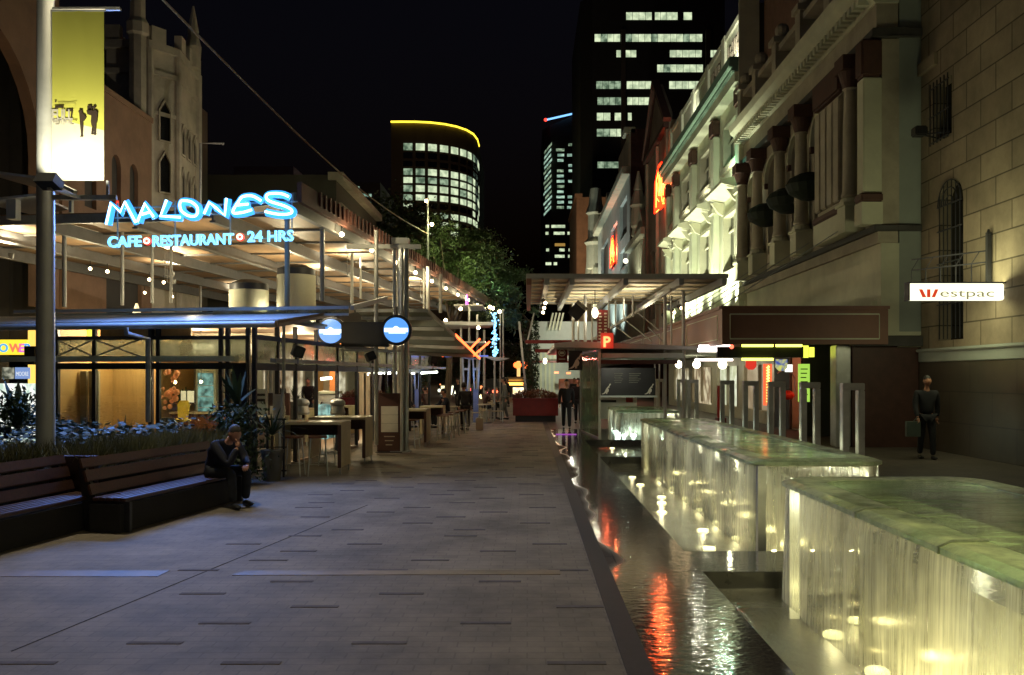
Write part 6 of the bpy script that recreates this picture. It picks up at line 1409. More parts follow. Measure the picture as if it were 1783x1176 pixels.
lamp('SPOT', (-3.4, 37.4, 6.0), 260, (.85, 1, .5), .1, (-3.2, 41, 7.5), 110, .6, name='tree_uplight'); lamp('POINT', at(800, 470, 38.8), 60, (.8, 1, .45), .1); lamp('POINT', at(865, 500, 40.3), 30, (.6, 1, .5), .1); lamp('POINT', at(895, 555, 40.6), 28, (.1, .3, 1), .1)

# ================================================================ right side canopy and kiosk
ck = thing('kiosk_canopy', (2.8, 28.5, 4.5), 'flat timber lined canopy with white beams over the kiosk in mid street', 'canopy')
KX0, KX1, KY0, KY1, KZ = -.03, 5.6, 24.0, 33.6, 4.55
m = MB(); m.B(KX0, KX1, KY0, KY1, KZ+.1, KZ+.15); build('deck', m, mat('cream_canopy_board', (.6, .5, .32), .6, 0, .2, 1.5, .03), ck)
m = MB(); m.B(KX0, KX1, KY0-.05, KY0-.001, KZ+.02, KZ+.14); build('front_edge', m, M['palesteel'], ck)
for x in (.05, .55, 1.25, 2.75, 4.3, 5.5): m = MB(); m.B(x-.07, x+.07, KY0, KY1, KZ-.16, KZ+.055); build('main_beam', m, M['gal'] if x != .05 else M['brownboard'], ck, bevel=.01)
y = 24.6
while y < 33.6: m = MB(); m.B(KX0, KX1, y, y+.06, KZ+.058, KZ+.097); build('purlin', m, M['palesteel'], ck); y += 1.15
for (x, y, pw) in ((2.0, 29.5, 110), (3.5, 27.5, 110), (1.6, 32, 60), (4.6, 30, 50)): lamp('SPOT', (x, y, KZ-1.0), pw*1.3, (1, .9, .62), .02, (x, y, KZ), 140, .6, name='canopy_light')
for k, (x, y) in enumerate(((.5, 27), (.5, 29), (.5, 31), (5.0, 27.5), (5.1, 29), (5.2, 31), (5.2, 33))):
    t = thing('track_spotlight', (x, y, KZ-.3), 'small black spotlight with a bright face under the kiosk canopy', 'spotlight', 'spotlights under the kiosk canopy'); m = MB(); m.tube([(x, y, KZ-.35), (x+.06, y-.16, KZ-.42)], .08, 10); build('housing', m, M['black'], t); m = MB(); m.tube([(x, y, KZ-.34), (x, y, KZ-.17)], .015, 6); build('stem', m, M['black'], t)
    m = MB(); m.tube([(x+.065, y-.17, KZ-.424), (x+.068, y-.18, KZ-.427)], .05, 10); build('lamp_face', m, M['bulb'], t)
# lower canopy roof of the kiosk
kl = thing('kiosk_roof', (3, 26, 2.7), 'low pale green kiosk roof slab with a rounded metal edge', 'roof')
a_, c_ = at(965, 603, 25), at(1255, 608, 25)
m = MB(); m.prism([(a_.x, 25, 2.68), (c_.x, 25, 2.6), (c_.x, 25, 2.68), (a_.x+.6, 25, 2.86), (a_.x, 25, 2.8)], (0, 9, 0)); build('slab', m, M['palesteel'], kl, bevel=.015)
m = MB(); m.B(2.2, 4.6, 25.3, 33, 2.38, 2.52); build('soffit', m, M['paleblue'], kl)
m = MB(); m.B(2.15, 4.4, 25.2, 25.29, 2.2, 2.32); build('valance', m, M['tableside'], kl)
kk = thing('kiosk', (3, 27, 0), 'mid street kiosk with glass walls, a pale counter and bright lamps', 'kiosk')
m = MB(); m.B(2.2, 4.3, 26.0, 29, 0, 1.05) ; 
m.v = []; m.f = []; m.B(2.15, 3.95, 31.0, 31.4, .3, 1.3); m.B(2.15, 3.95, 31.0, 31.3, 1.302, 1.36); build('counter', m, M['paleblue'], kk)
m = MB(); m.B(2.25, 3.2, 30.96, 30.995, 1.1, 1.19); m.B(2.25, 3.2, 30.96, 30.995, .9, .99); build('counter_slot', m, M['black'], kk); m = MB(); m.B(3.55, 3.8, 30.96, 30.995, .9, 1.25); build('red_panel', m, M['redpaint'], kk)
m = MB(); m.beam((2.12, 25.25, .02), (1.8, 29, .02), .05, .04); m.beam((2.12, 25.25, 2.6), (1.8, 29, 2.6), .05, .05); m.beam((2.12, 25.25, 0), (2.12, 25.25, 2.65), .07, .07); m.beam((1.8, 29, 0), (1.8, 29, 2.65), .06, .06); build('wall_frame', m, M['steel'], kk)
m = MB(); m.prism([(2.12, 25.28, .05), (1.81, 28.97, .05), (1.81, 28.97, 2.57), (2.12, 25.28, 2.57)], (.01, 0, 0)); build('glass_wall', m, clearmat('green_glass_wall', (.5, .6, .48), .12, .08, bump=.15, bscale=(1, 3, .6), diff=.5, dcol=(.35, .42, .3), dlo=.15), kk)
# menu board with kangaroo silhouettes
mb_ = thing('menu_board', at(1093, 665, 27), 'wide black menu board with pale kangaroo silhouettes above the kiosk counter', 'menu board')
a_, c_ = at(1046, 641, 29), at(1141, 689, 29)
m = MB(); m.B(a_.x, c_.x, 29, 29.08, c_.z, a_.z); build('board', m, M['black'], mb_)
m = MB(); m.B(a_.x-.04, c_.x+.06, 28.98, 29.1, c_.z-.06, c_.z-.002); build('frame', m, M['paleblue'], mb_)
def roo(mb, x, z, h, y, flip=1):
    pts = [(.0, .0), (.18, .02), (.2, .06), (.1, .08), (.3, .2), (.36, .36), (.3, .5), (.24, .55), (.3, .6), (.42, .55), (.4, .66), (.46, .78), (.56, .86), (.6, .9), (.55, .94), (.52, 1.0), (.47, .93), (.42, .95), (.4, .86), (.34, .76), (.2, .66), (.05, .5), (-.06, .32), (-.16, .16), (-.36, .04), (-.5, .02), (-.46, -.02), (-.3, -.02), (-.1, .04), (-.02, .12), (.04, .08)]
    mb.prism([(x+flip*p[0]*h*.8, y, z+p[1]*h) for p in pts], (0, .004, 0))
rm_ = MB(); roo(rm_, a_.x+.17, c_.z+.05, .36, 28.99); roo(rm_, c_.x-.22, c_.z+.05, .36, 28.99); build('kangaroo_silhouette', rm_, M['paper'], mb_)
m = MB(); random.seed(3)
for k in range(6): m.B(a_.x+.45+.02*(k % 2), a_.x+.75-.03*(k % 3), 28.99, 28.996, a_.z-.2-k*.06, a_.z-.18-k*.06); m.B(a_.x+.95, a_.x+1.35-.05*(k % 3), 28.99, 28.996, a_.z-.2-k*.06, a_.z-.18-k*.06)
build('printed_line', m, M['grey'], mb_)
ks = thing('kangaroo_sign', at(1001, 628, 25.4), 'square black hanging sign with a pale kangaroo', 'sign'); a_, c_ = at(990, 611, 25.4), at(1014, 645, 25.4)
m = MB(); m.B(a_.x, c_.x, 25.4, 25.45, c_.z, a_.z); build('board', m, M['black'], ks); m = MB(); roo(m, (a_.x+c_.x)/2-.02, c_.z+.05, .47, 25.392); build('kangaroo_silhouette', m, M['paper'], ks)
m = MB(); m.beam(((a_.x+c_.x)/2, 25.42, a_.z), ((a_.x+c_.x)/2, 25.42, 2.7), .02, .02); build('hanger', m, M['gal'], ks)
rs = thing('red_bus_sign', at(979, 618, 27), 'small dark red rounded sign with a pale ring emblem', 'sign'); a_, c_ = at(969, 604, 27), at(988, 632, 27)
m = MB(); m.B(a_.x, c_.x, 27, 27.04, c_.z, a_.z); build('board', m, M['redpaint'], rs, bevel=.015); m = MB(); cc = (a_+c_)/2; m.tube([(cc.x+.1*math.cos(R(q)), 26.99, cc.z+.06+.1*math.sin(R(q))) for q in range(0, 360, 24)], .012, 6, closed=True); m.B(cc.x-.06, cc.x+.06, 26.985, 26.995, cc.z+.02, cc.z+.1); m.B(cc.x-.1, cc.x+.1, 26.985, 26.995, cc.z-.15, cc.z-.12); build('emblem', m, M['paper'], rs)
lamp('SPOT', (3.0, 27.2, 2.35), 60, (1, .95, .75), .02, (3.0, 30.5, 1.0), 100, .7, name='kiosk_lamp')
# kiosk posts
for i, (u, v0, v1, y) in enumerate(((998, 520, 598, 30), (1007, 535, 598, 32), (1019, 500, 600, 27), (1031, 530, 720, 29), (1158, 492, 715, 26), (1169, 512, 600, 27), (1190, 485, 690, 25.5), (1060, 500, 571, 29), (1072, 500, 568, 29), (1086, 495, 560, 28), (1102, 495, 552, 27), (1148, 600, 710, 30), (1140, 600, 705, 31))):
    p, q = at(u, v0, y), at(u, v1, y); zt_ = KZ-.17 if v0 < 590 else 2.6
    m = MB(); m.tube([(p.x, y, zt_), (p.x, y, max(q.z, 0) if v1 < 690 else 0)], .05 if i in (0, 2, 6, 4) else .03, 8)
    solo('kiosk_post', m, M['palesteel'], 'slim pale steel post or hanging rod of the kiosk canopy', 'post', 'slim posts of the kiosk canopy', smooth=True)
m = MB(); m.beam(at(1026, 596, 38), at(1168, 505, 25.0), .07, .09)
solo('diagonal_beam', m, M['palesteel'], 'long pale diagonal beam rising to the right under the kiosk canopy', 'beam')
for (p, q) in (((1110, 545, 27), (1148, 575, 27)), ((1085, 555, 28), (1135, 595, 28)), ((1100, 590, 28), (1060, 560, 28)), ((1128, 570, 28), (1160, 600, 28))):
    m = MB(); m.tube([at(*p), at(*q)], .02, 6); solo('stay_rod', m, M['steel'], 'thin shiny diagonal stay rod below the long beam', 'rod', 'stay rods under the kiosk canopy')
t = thing('oval_lamp', at(1035, 545, 27), 'bright oval lamp hanging under the kiosk canopy', 'lamp'); m = MB(); m.ball(at(1036, 545, 27), .1, 12, 8, (1, 1, 1.7)); build('globe', m, M['globe'], t, smooth='all'); m = MB(); q = at(1036, 545, 27); m.tube([q, (q.x, 27, KZ)], .012, 5); build('cord', m, M['black'], t); lamp('POINT', q-Vector((0, .3, .1)), 25, (1, .9, .65), .1)
m = MB(); p = at(1006, 541, 26); m.B(-.2, .2, -.2, .2, -.2, .2); rm = Matrix.Rotation(.7, 4, 'Y') @ Matrix.Rotation(.4, 4, 'X'); m.v = [rm @ v_+p for v_ in m.v]; solo('canopy_loudspeaker', m, M['black'], 'black cube loudspeaker turned on its corner under the kiosk canopy', 'speaker')
t = thing('red_neon_digit', at(1057, 594, 24.8), 'small glowing red neon letter on the kiosk roof edge', 'neon sign'); m = MB(); put_text(m, 'P', .42, at(1057, 604, 24.8), ext=.02, bold=.012); build('letter', m, em('red_orange_letter', (1, .16, .05), 5), t); m = MB(); a_, c_ = at(1046, 580, 24.9), at(1068, 607, 24.9); m.B(a_.x, c_.x, 24.88, 24.95, c_.z, a_.z); build('backing', m, em('red_letter_glow', (.6, .02, .01), .8), t)
lamp('POINT', at(1057, 594, 24.3), 5, (1, .15, .06), .1)
t = thing('red_lattice_sign', at(1052, 560, 30), 'dark red vertical sign with pale lattice letters behind the kiosk', 'sign'); a_, c_ = at(1040, 540, 30), at(1062, 595, 30); m = MB(); m.B(a_.x, c_.x, 30, 30.1, c_.z, a_.z); build('board', m, M['redpaint'], t)
m = MB()
for k in range(9): z = a_.z-.1-k*.11; m.B(a_.x+.05, a_.x+.13+.03*(k % 2), 29.985, 29.996, z-.05, z); m.B(a_.x+.24, a_.x+.33, 29.985, 29.996, z-.05, z)
build('lattice_lettering', m, M['paper'], t)
m = MB(); a_, c_ = at(915, 590, 33), at(1040, 601, 33); m.B(a_.x, c_.x, 33, 33.15, c_.z+.06, a_.z-.05); a_, c_ = at(932, 608, 33.5), at(970, 614, 33.5); m.B(a_.x, c_.x, 33.5, 33.6, c_.z, a_.z); solo('red_cross_beam', m, M['redpaint'], 'long dark red horizontal beam behind the kiosk posts', 'beam')
m = MB(); m.beam(at(904, 560, 36), at(918, 705, 36), .09, .09); m.beam(at(917, 600, 36), at(930, 545, 36), .06, .06); solo('leaning_pole', m, M['gal'], 'slightly leaning grey pole left of the red planter', 'pole')
# pale shop seen in the gap behind the kiosk
gp = thing('pale_corner_building', (3, 60, 0), 'pale green lit building front closing the view behind the walkers', 'building')
a_, c_ = at(925, 560, 60), at(1046, 740, 60); m = MB(); wally(m, 60, .4, a_.x, c_.x, 0, a_.z, [(at(973, 0, 60).x, at(1006, 0, 60).x, 0, at(0, 660, 60).z)]); build('wall', m, M['paleblue'], gp)
m = MB()
for u in (935, 942, 950, 957, 965): p = at(u, 0, 60); m.B(p.x-.07, p.x+.07, 59.9, 59.99, 0, at(0, 614, 60).z)
for u in (963, 969, 975, 981): p = at(u, 0, 60); m.beam(at(u, 545, 59.8), at(u-7, 575, 59.8), .12, .12)
build('pilaster', m, M['white'], gp); m = MB(); m.B(at(973, 0, 60).x, at(1006, 0, 60).x, 61, 61.1, 0, at(0, 660, 60).z); build('doorway', m, emn('dim_red_doorway', (.03, .01, .01), (.4, .12, .05), .5, 1.2), gp)
m = MB(); a_, c_ = at(967, 616, 59.6), at(1012, 612, 59.6); m.B(at(925, 0, 60).x, at(1010, 0, 60).x, 59.0, 59.9, at(0, 632, 60).z, at(0, 629, 60).z); build('ledge', m, M['redpaint'], gp)
lamp('POINT', (1.8, 57, 2.6), 160, (.95, 1, .75), .2); lamp('POINT', (3.0, 57.5, 5.4), 120, (1, .95, .75), .2)
for (u, v, mt, lb) in ((969, 649, em('orange_light_bar', (1, .2, .05), 3), 'small orange red light bar left of the doorway'), (990, 650, em('orange_light_bar_b', (1, .2, .05), 3), 'small orange red light bar above the doorway')):
    p = at(u, v, 58); m = MB(); m.B(p.x-.14, p.x+.14, 58, 58.1, p.z-.06, p.z+.06); solo('light_bar', m, mt, lb, 'light')
p = at(949, 629, 57); m = MB(); m.ball(p, .13, 10, 8, (1, 1, 1.5)); solo('wall_lantern', m, M['globe'], 'small oval white lantern on the pale building', 'lamp')
# red planter box in mid street
rp = thing('red_planter', (0, 35, 0), 'long dark red planter box heaped with reddish plants in mid street', 'planter')
a_, c_ = at(893, 697, 34.7), at(972, 735, 34.7); m = MB(); m.B(a_.x, c_.x, 34.7, 36, .25, c_.z+.88); m.B(a_.x-.03, c_.x+.03, 34.66, 36.04, c_.z+.88, c_.z+.95); build('box', m, M['redpaint'], rp, bevel=.01); m = MB(); m.B(a_.x+.1, c_.x-.1, 34.8, 35.9, 0, .25); build('base', m, M['black'], rp)
m = MB(); random.seed(6)
for i in range(1500): x = random.uniform(a_.x, c_.x); m.leaf((x, random.uniform(34.8, 35.9), .95+random.random()*.32*math.sin(math.pi*(x-a_.x)/(c_.x-a_.x))**.5), (random.gauss(0, .07), random.gauss(0, .07), random.gauss(0.02, .05)), .05)
build('plants', m, mat('reddish_leaf', (.18, .07, .03), .6), rp); lamp('POINT', (1.2, 33.2, 2.3), 10, (1, .1, .08), .1); lamp('POINT', (-.3, 38, 2.6), 30, (1, .1, .08), .1)
# blue trestle frames
for i, (u, lb) in enumerate(((811, 'left blue lit tapering steel frame beyond the cafe'), (829, 'right blue lit tapering steel frame beyond the cafe'))):
    t = thing('trestle_frame', at(u, 720, 34), lb, 'frame', 'blue lit steel frames beyond the cafe'); y = 34
    m = MB(); m.beam(at(u-6, 610, y), at(u-3, 680, y), .06, .06); m.beam(at(u+7, 610, y), at(u+3, 680, y), .06, .06); m.beam(at(u-6, 643, y), at(u+6, 643, y), .05, .09); build('leg', m, M['gal'], t)
    m = MB(); m.B(at(u-5, 0, y).x, at(u+4, 0, y).x, y-.03, y+.05, 0.02, at(0, 678, y).z); build('lower_panel', m, mat('blue_grey_panel', (.2, .25, .45), .5), t)
lamp('POINT', at(822, 655, 33), 16, (.2, .4, 1), .1)
t = thing('bluish_arm_canopy', at(830, 625, 34), 'thin curved pale canopy wings on a blue lit bar beyond the cafe', 'canopy'); m = MB()
for (u0, u1) in ((796, 842), (840, 886)):
    n = 8; pts = [at(u0+(u1-u0)*k/n, 620+(4 if u0 > 830 else 0)*k/n+6*math.sin(math.pi*k/n), 34) for k in range(n+1)]; m.prism(pts, (0, 1.2, 0))
build('wing', m, M['palesteel'], t); m = MB(); m.beam(at(775, 621, 33.9), at(850, 620, 33.9), .05, .05); build('blue_bar', m, em('blue_bar_light', (.12, .2, .9), .9), t)
t = thing('light_string_pole', at(861, 700, 36), 'vertical pole wrapped in sparkling blue lights', 'pole'); m = MB(); p = at(861, 545, 36); m.tube([(p.x, 36, 0), (p.x, 36, p.z)], .04, 8); build('shaft', m, M['gal'], t)
m = MB(); random.seed(9)
for k in range(110): z = p.z-random.random()*(p.z-at(0, 622, 36).z); m.ball((p.x+random.gauss(0, .06), 35.95+random.gauss(0, .03), z), random.uniform(.018, .045), 5, 4)
build('light_string', m, em('blue_sparkle', (.2, .6, 1), 3), t)
for (u, lb) in ((871, 'thin grey pole just right of the sparkling blue pole'), (876, 'second thin grey pole right of the sparkling blue pole')):
    m = MB(); p = at(u, 543, 37); m.tube([(p.x, 37, 0), (p.x, 37, p.z)], .03, 8); m.ball((p.x, 37, p.z+.05), .06, 8, 6); solo('thin_pole', m, M['gal'], lb, 'pole')
# farther canopies on the left of the street
fc = thing('far_canopy', at(830, 560, 36), 'farther flat canopy with pale lit edge and thin posts', 'canopy')
m = MB(); a_, c_ = at(770, 565, 36), at(862, 566, 36); m.prism([(a_.x, 34, a_.z-.12), (c_.x, 36, c_.z), (c_.x-.4, 40, c_.z+.1), (a_.x, 40, a_.z)], (0, 0, .12)); a_, c_ = at(790, 535, 38), at(840, 533, 38); m.B(a_.x, c_.x, 38, 41, c_.z, c_.z+.08); build('deck', m, M['palesteel'], fc)
for u, v0 in ((817, 533), (831, 548), (803, 560), (843, 575)): p = at(u, v0, 37.5); m = MB(); m.tube([(p.x, 37.5, 0), (p.x, 37.5, p.z)], .05, 8); build('post', m, M['palesteel'], fc)
m = MB(); a_, c_ = at(760, 585, 35), at(845, 600, 35); m.B(a_.x, c_.x, 35, 38, a_.z-.3, a_.z-.22); build('lower_deck', m, M['palesteel'], fc)
m = MB()
for (u, v) in ((853, 535), (858, 537), (870, 543), (802, 538), (776, 558), (833, 571)): m.ball(at(u, v, 35.5), .07, 8, 6)
build('bulb', m, M['bulb'], fc); lamp('POINT', at(810, 550, 35), 45, (1, .9, .6), .1); lamp('POINT', at(850, 590, 35), 30, (1, .9, .6), .1)
m = MB(); p = at(813, 524, 34); m.lathe((p.x, 34, p.z), [(.05, -.15), (.06, 0), (.02, .25)], 8); solo('purple_lamp', m, em('purple_lamp', (.8, .08, .6), 3), 'tiny purple lamp glowing beyond the end of the high canopy', 'lamp')
m = MB(); m.ball(at(758, 614, 27), .09, 8, 6); m.ball(at(771, 618, 27.5), .07, 8, 6); solo('red_lamps', m, em('red_lamp_cluster', (1, .13, .04), 5), 'two small glowing red lamps above the small loudspeaker', 'lamp')
# ================================================================ lights at the end of the street
random.seed(14)
def far_shop(u0, u1, v0, v1, y, mt, lb, nm='far_shopfront'):
    a_, c_ = at(u0, v0, y), at(u1, v1, y); t = thing(nm, (a_+c_)/2, lb, 'shop'); m = MB(); m.B(a_.x-.3, c_.x+.3, y, y+3, 0, a_.z+.8); build('wall', m, M['darkwall'], t); m = MB(); m.B(a_.x, c_.x, y-.1, y-.02, c_.z, a_.z); build('lit_window', m, mt, t)
    return t
far_shop(768, 802, 672, 688, 85, emn('far_white_window', (.5, .45, .2), (1, 1, .8), 2.6, .8, lo=.35), 'distant brightly lit white shopfront left of the blue frames')
far_shop(893, 912, 675, 697, 75, emn('far_cream_window', (.6, .35, .1), (1, .95, .7), 2.2, 1.2, lo=.35), 'distant cream lit shopfront behind the leaning pole')
far_shop(838, 880, 690, 700, 95, emn('far_dim_window', (.1, .05, .1), (.6, .5, .8), 1.0, .8), 'distant dim violet lit shopfront between the people')
t = thing('red_fast_food_sign', at(901, 634, 70), 'distant tall cream sign with two glowing orange red shapes', 'sign'); m = MB(); a_, c_ = at(900, 629, 70), at(906, 656, 70); m.B(a_.x, c_.x, 70, 70.2, c_.z, a_.z); build('panel', m, em('cream_panel', (1, .6, .2), 1.2), t)
m = MB(); m.ball(at(901, 636, 69.7), .26, 8, 6, (1.3, .3, 1)); m.ball(at(915, 636, 69.7), .24, 8, 6, (.8, .3, 1.2)); build('red_shape', m, em('orange_red_glow', (1, .15, .03), 4), t)
t = thing('round_kiosk_top', at(896, 662, 72), 'distant rounded kiosk top with an orange lit band', 'kiosk'); m = MB(); p = at(896, 0, 72); m.lathe((p.x, 72, 0), [(1.3, at(0, 664, 72).z), (1.4, at(0, 660, 72).z), (.9, at(0, 657, 72).z)], 16); build('roof', m, M['cream'], t); m = MB(); m.B(p.x-.6, p.x+.75, 70.5, 70.6, at(0, 671, 72).z, at(0, 666, 72).z); build('band', m, em('orange_band', (1, .4, .08), 4), t)
for i in range(26):
    u, v, y = random.uniform(765, 915), random.uniform(668, 692), random.uniform(60, 95)
    cc = random.choice([(1, .3, .1), (1, .9, .6), (.9, .95, .7), (.5, .5, 1), (1, .1, .1), (1, .8, .4)])
    m = MB(); m.ball(at(u, v, y), random.uniform(.06, .16), 6, 5); solo('distant_light', m, em('distant_glow', cc, random.uniform(1.5, 5)), 'tiny distant coloured lamp at the end of the street', 'light', 'distant lamps at the end of the street')
t = thing('parked_van', at(853, 690, 58), 'distant dark vehicle with pink red tail lights', 'van'); a_, c_ = at(838, 672, 58), at(870, 705, 58)
m = MB(); m.B(a_.x, c_.x, 58, 61.5, .35, 1.1); m.prism([(a_.x+.08, 58.2, 1.1), (c_.x-.08, 58.2, 1.1), (c_.x-.15, 58.4, 1.65), (a_.x+.15, 58.4, 1.65)], (0, 2.8, 0)); build('body', m, M['black'], t, bevel=.05)
m = MB(); m.ball(at(846, 683, 57.9), .12, 8, 6); build('tail_light', m, em('pink_tail', (1, .25, .3), 5), t); m = MB(); m.ball(at(862, 682, 57.9), .13, 8, 6, (1.5, 1, 1)); build('tail_light', m, em('red_tail', (1, .12, .05), 5), t)
for x in (a_.x+.15, c_.x-.15):
    for y in (58.6, 60.8): m = MB(); m.tube([(x-.1, y, .32), (x+.1, y, .32)], .32, 14); build('wheel', m, M['darkmetal'], t)
t = solo('purple_floor_light', MB().B(gr(968, 757).x, gr(1004, 757).x, 27.2, 27.25, 0, .02), em('purple_line_light', (.45, .06, .65), .8), 'thin purple light line across the paving in front of the walkers', 'light')

# ================================================================ people
def skin_mesh(chains, sub=2):
    """chains: list of lists of (point, radius). Each list after the first starts at an index (chain, i) of an earlier point"""
    vs, es, rs, idx = [], [], [], {}
    for ci, chn in enumerate(chains):
        prev = None
        for k, it in enumerate(chn):
            if isinstance(it[0], str): prev = idx[it[1]]; continue
            vs.append(Vector(it[0])); rs.append(it[1] if isinstance(it[1], tuple) else (it[1], it[1])); idx[(ci, k)] = len(vs)-1
            if prev is not None: es.append((prev, len(vs)-1))
            prev = len(vs)-1
    me = bpy.data.meshes.new('s'); me.from_pydata(vs, es, []); o = bpy.data.objects.new('s', me); COL.objects.link(o)
    md = o.modifiers.new('k', 'SKIN'); md.use_smooth_shade = True; md.branch_smoothing = .4
    sk = me.skin_vertices[0].data
    for i, r in enumerate(rs): sk[i].radius = r
    sk[0].use_root = True
    sb = o.modifiers.new('u', 'SUBSURF'); sb.levels = sub; sb.render_levels = sub
    e = evalmesh(o); m = MB(); m.v = [v.co.copy() for v in e.vertices]; m.f = [tuple(p.vertices) for p in e.polygons]
    bpy.data.objects.remove(o); return m
def head_mb(c, r, fwd):
    """head with brow, nose, chin and ears; fwd = unit facing direction"""
    bm = bmesh.new(); bmesh.ops.create_uvsphere(bm, u_segments=20, v_segments=14, radius=1)
    f = Vector(fwd).normalized(); s = Vector((0, 0, 1)).cross(f).normalized(); u = f.cross(s)
    m = MB(); q = []
    for v in bm.verts:
        x, y, z = v.co   # y forward
        y2 = y*1.08; x2 = x*(.82-.12*max(0, -z)); z2 = z*1.2
        if z < -.2 and y > 0: y2 *= 1.0-.08*(-z-.2)
        if abs(x) < .22 and -.25 < z < .15 and y > .6: y2 += .17*(1-abs(x)/.22)*(1-abs(z+.08)/.35)   # nose
        if .12 < z < .32 and y > .5 and .12 < abs(x) < .6: y2 -= .05     # eye sockets
        q.append(Vector(c)+(s*x2+f*y2+u*z2)*r)
    bm.verts.index_update(); m.add(q, [tuple(v.index for v in fc_.verts) for fc_ in bm.faces]); bm.free()
    for sd in (-1, 1): m.ball(Vector(c)+s*(.84*r*sd)-f*.02*r, r*.26, 8, 6, (.4, .8, 1))
    return m, s, f, u
def joinmb(*ms):
    o = MB()
    for m in ms: o.add(m.v, m.f)
    return o
def hand(w_, d, out, r=.011, curl=.6):
    """palm from the wrist w_ along d; out = direction the palm faces; returns skinned mesh of palm + 4 fingers + thumb"""
    d = Vector(d).normalized(); out = Vector(out).normalized(); sd = d.cross(out).normalized(); w_ = Vector(w_)
    o = skin_mesh([[(w_, .024), (w_+d*.04, (.036, .02)), (w_+d*.085, (.038, .016))]], 2)
    for k, (ofs, ln) in enumerate(((-.03, .07), (-.01, .08), (.01, .075), (.03, .06))):
        b_ = w_+d*.075+sd*ofs; p1 = b_+d*ln*.45+out*ln*.12*curl; p2 = p1+(d*(1-curl)+out*curl).normalized()*ln*.35; p3 = p2+(d*(1-1.6*curl)+out*1.3*curl).normalized()*ln*.3
        o = joinmb(o, skin_mesh([[(b_, r), (p1, r*.95), (p2, r*.85), (p3, r*.7)]], 1))
    b_ = w_+d*.025-sd*.025; p1 = b_+(d*.5-sd*.8+out*.3).normalized()*.035; p2 = p1+(d*.8-sd*.1+out*.5).normalized()*.035
    return joinmb(o, skin_mesh([[(b_, r*1.2), (p1, r*1.1), (p2, r*.85)]], 1))
def person(loc, yaw, P, label, mats, grp=None, hairy=1, hands=True):
    """P: joints in local metres, x right, y forward (facing), z up."""
    rt_ = Matrix.Translation(Vector(loc)) @ Matrix.Rotation(yaw, 4, 'Z')
    T = lambda p: rt_ @ Vector(p)
    V = {k: T(v) for k, v in P.items() if isinstance(v, tuple)}
    t = thing('person', loc, label, 'person', grp)
    fwd = (rt_.to_3x3() @ Vector(P.get('_face', (0, 1, 0)))).normalized()
    hd, s, f, u = head_mb(V['head'], .098, fwd)
    # one continuous body: pelvis root, spine, neck, arms, legs
    bod = skin_mesh([[(V['pelvis'], (.13, .1)), (V['chest'], (.14, .1)), (V['neck'], .05), (V['head'], .05)],
        [('at', (0, 0)), (V['hipL'], .08), (V['kneeL'], .055), (V['ankL'], .035)], [('at', (0, 0)), (V['hipR'], .08), (V['kneeR'], .055), (V['ankR'], .035)],
        [('at', (0, 1)), (V['shL'], .055), (V['elL'], .042), (V['wrL'], .027)], [('at', (0, 1)), (V['shR'], .055), (V['elR'], .042), (V['wrR'], .027)]])
    parts = [bod, hd]
    for k in 'LR':
        d = (V['wr'+k]-V['el'+k]).normalized(); parts.append(hand(V['wr'+k], V.get('hd'+k, V['wr'+k]+d)-V['wr'+k], s*(1 if k == 'L' else -1)+f*.3+u*.01 if 'pm'+k not in P else rt_.to_3x3() @ Vector(P['pm'+k]), curl=P.get('cu'+k, .55)))
    build('body', joinmb(*parts), mats[0], t, smooth='all')
    j = skin_mesh([[(V['pelvis'].lerp(V['chest'], -.2), (.18, .15)), (V['pelvis'].lerp(V['chest'], .5), (.175, .14)), (V['chest'], (.19, .135)), (V['chest'].lerp(V['neck'], .72), (.085, .075))],
        [('at', (0, 2)), (V['shL'], .08), (V['elL'], .062), (V['wrL'].lerp(V['elL'], .06), .045)], [('at', (0, 2)), (V['shR'], .08), (V['elR'], .062), (V['wrR'].lerp(V['elR'], .06), .045)]])
    build('jacket', j, mats[1], t, smooth='all')
    tr = skin_mesh([[(V['pelvis'], (.165, .13)), (V['hipL'], .105), (V['kneeL'], .078), (V['ankL'], .058)], [('at', (0, 0)), (V['hipR'], .105), (V['kneeR'], .078), (V['ankR'], .058)]])
    build('trousers', tr, mats[2], t, smooth='all')
    for k in 'LR':
        a_ = V['ank'+k]; ff = Vector((f.x, f.y, 0)).normalized()
        if 'toe'+k in V: ff = (V['toe'+k]-a_); ff.z = 0; ff.normalize()
        g = Vector((a_.x, a_.y, loc[2]+.04)) if P.get('lift'+k) is None else a_-Vector((0, 0, .05))
        sh_ = skin_mesh([[(g-ff*.05, (.042, .042)), (g+ff*.05, (.045, .045)), (g+ff*.17, (.048, .028)), (g+ff*.21, (.035, .02))]], 2); build('shoe', sh_, M['black'], t, smooth='all')
    hb_ = MB()
    hm, *_ = head_mb(V['head']+u*.014-f*.012, .104, fwd); c = V['head']
    keep = [i for i, v in enumerate(hm.v[:262]) if (v-c).dot(u) > .035 or ((v-c).dot(f) < .015 and (v-c).dot(u) > -.05)]
    ks_ = set(keep); hb_.add(hm.v, [fc_ for fc_ in hm.f if all(i in ks_ for i in fc_)])
    build('hair', hb_, mats[3], t, smooth='all')
    return t
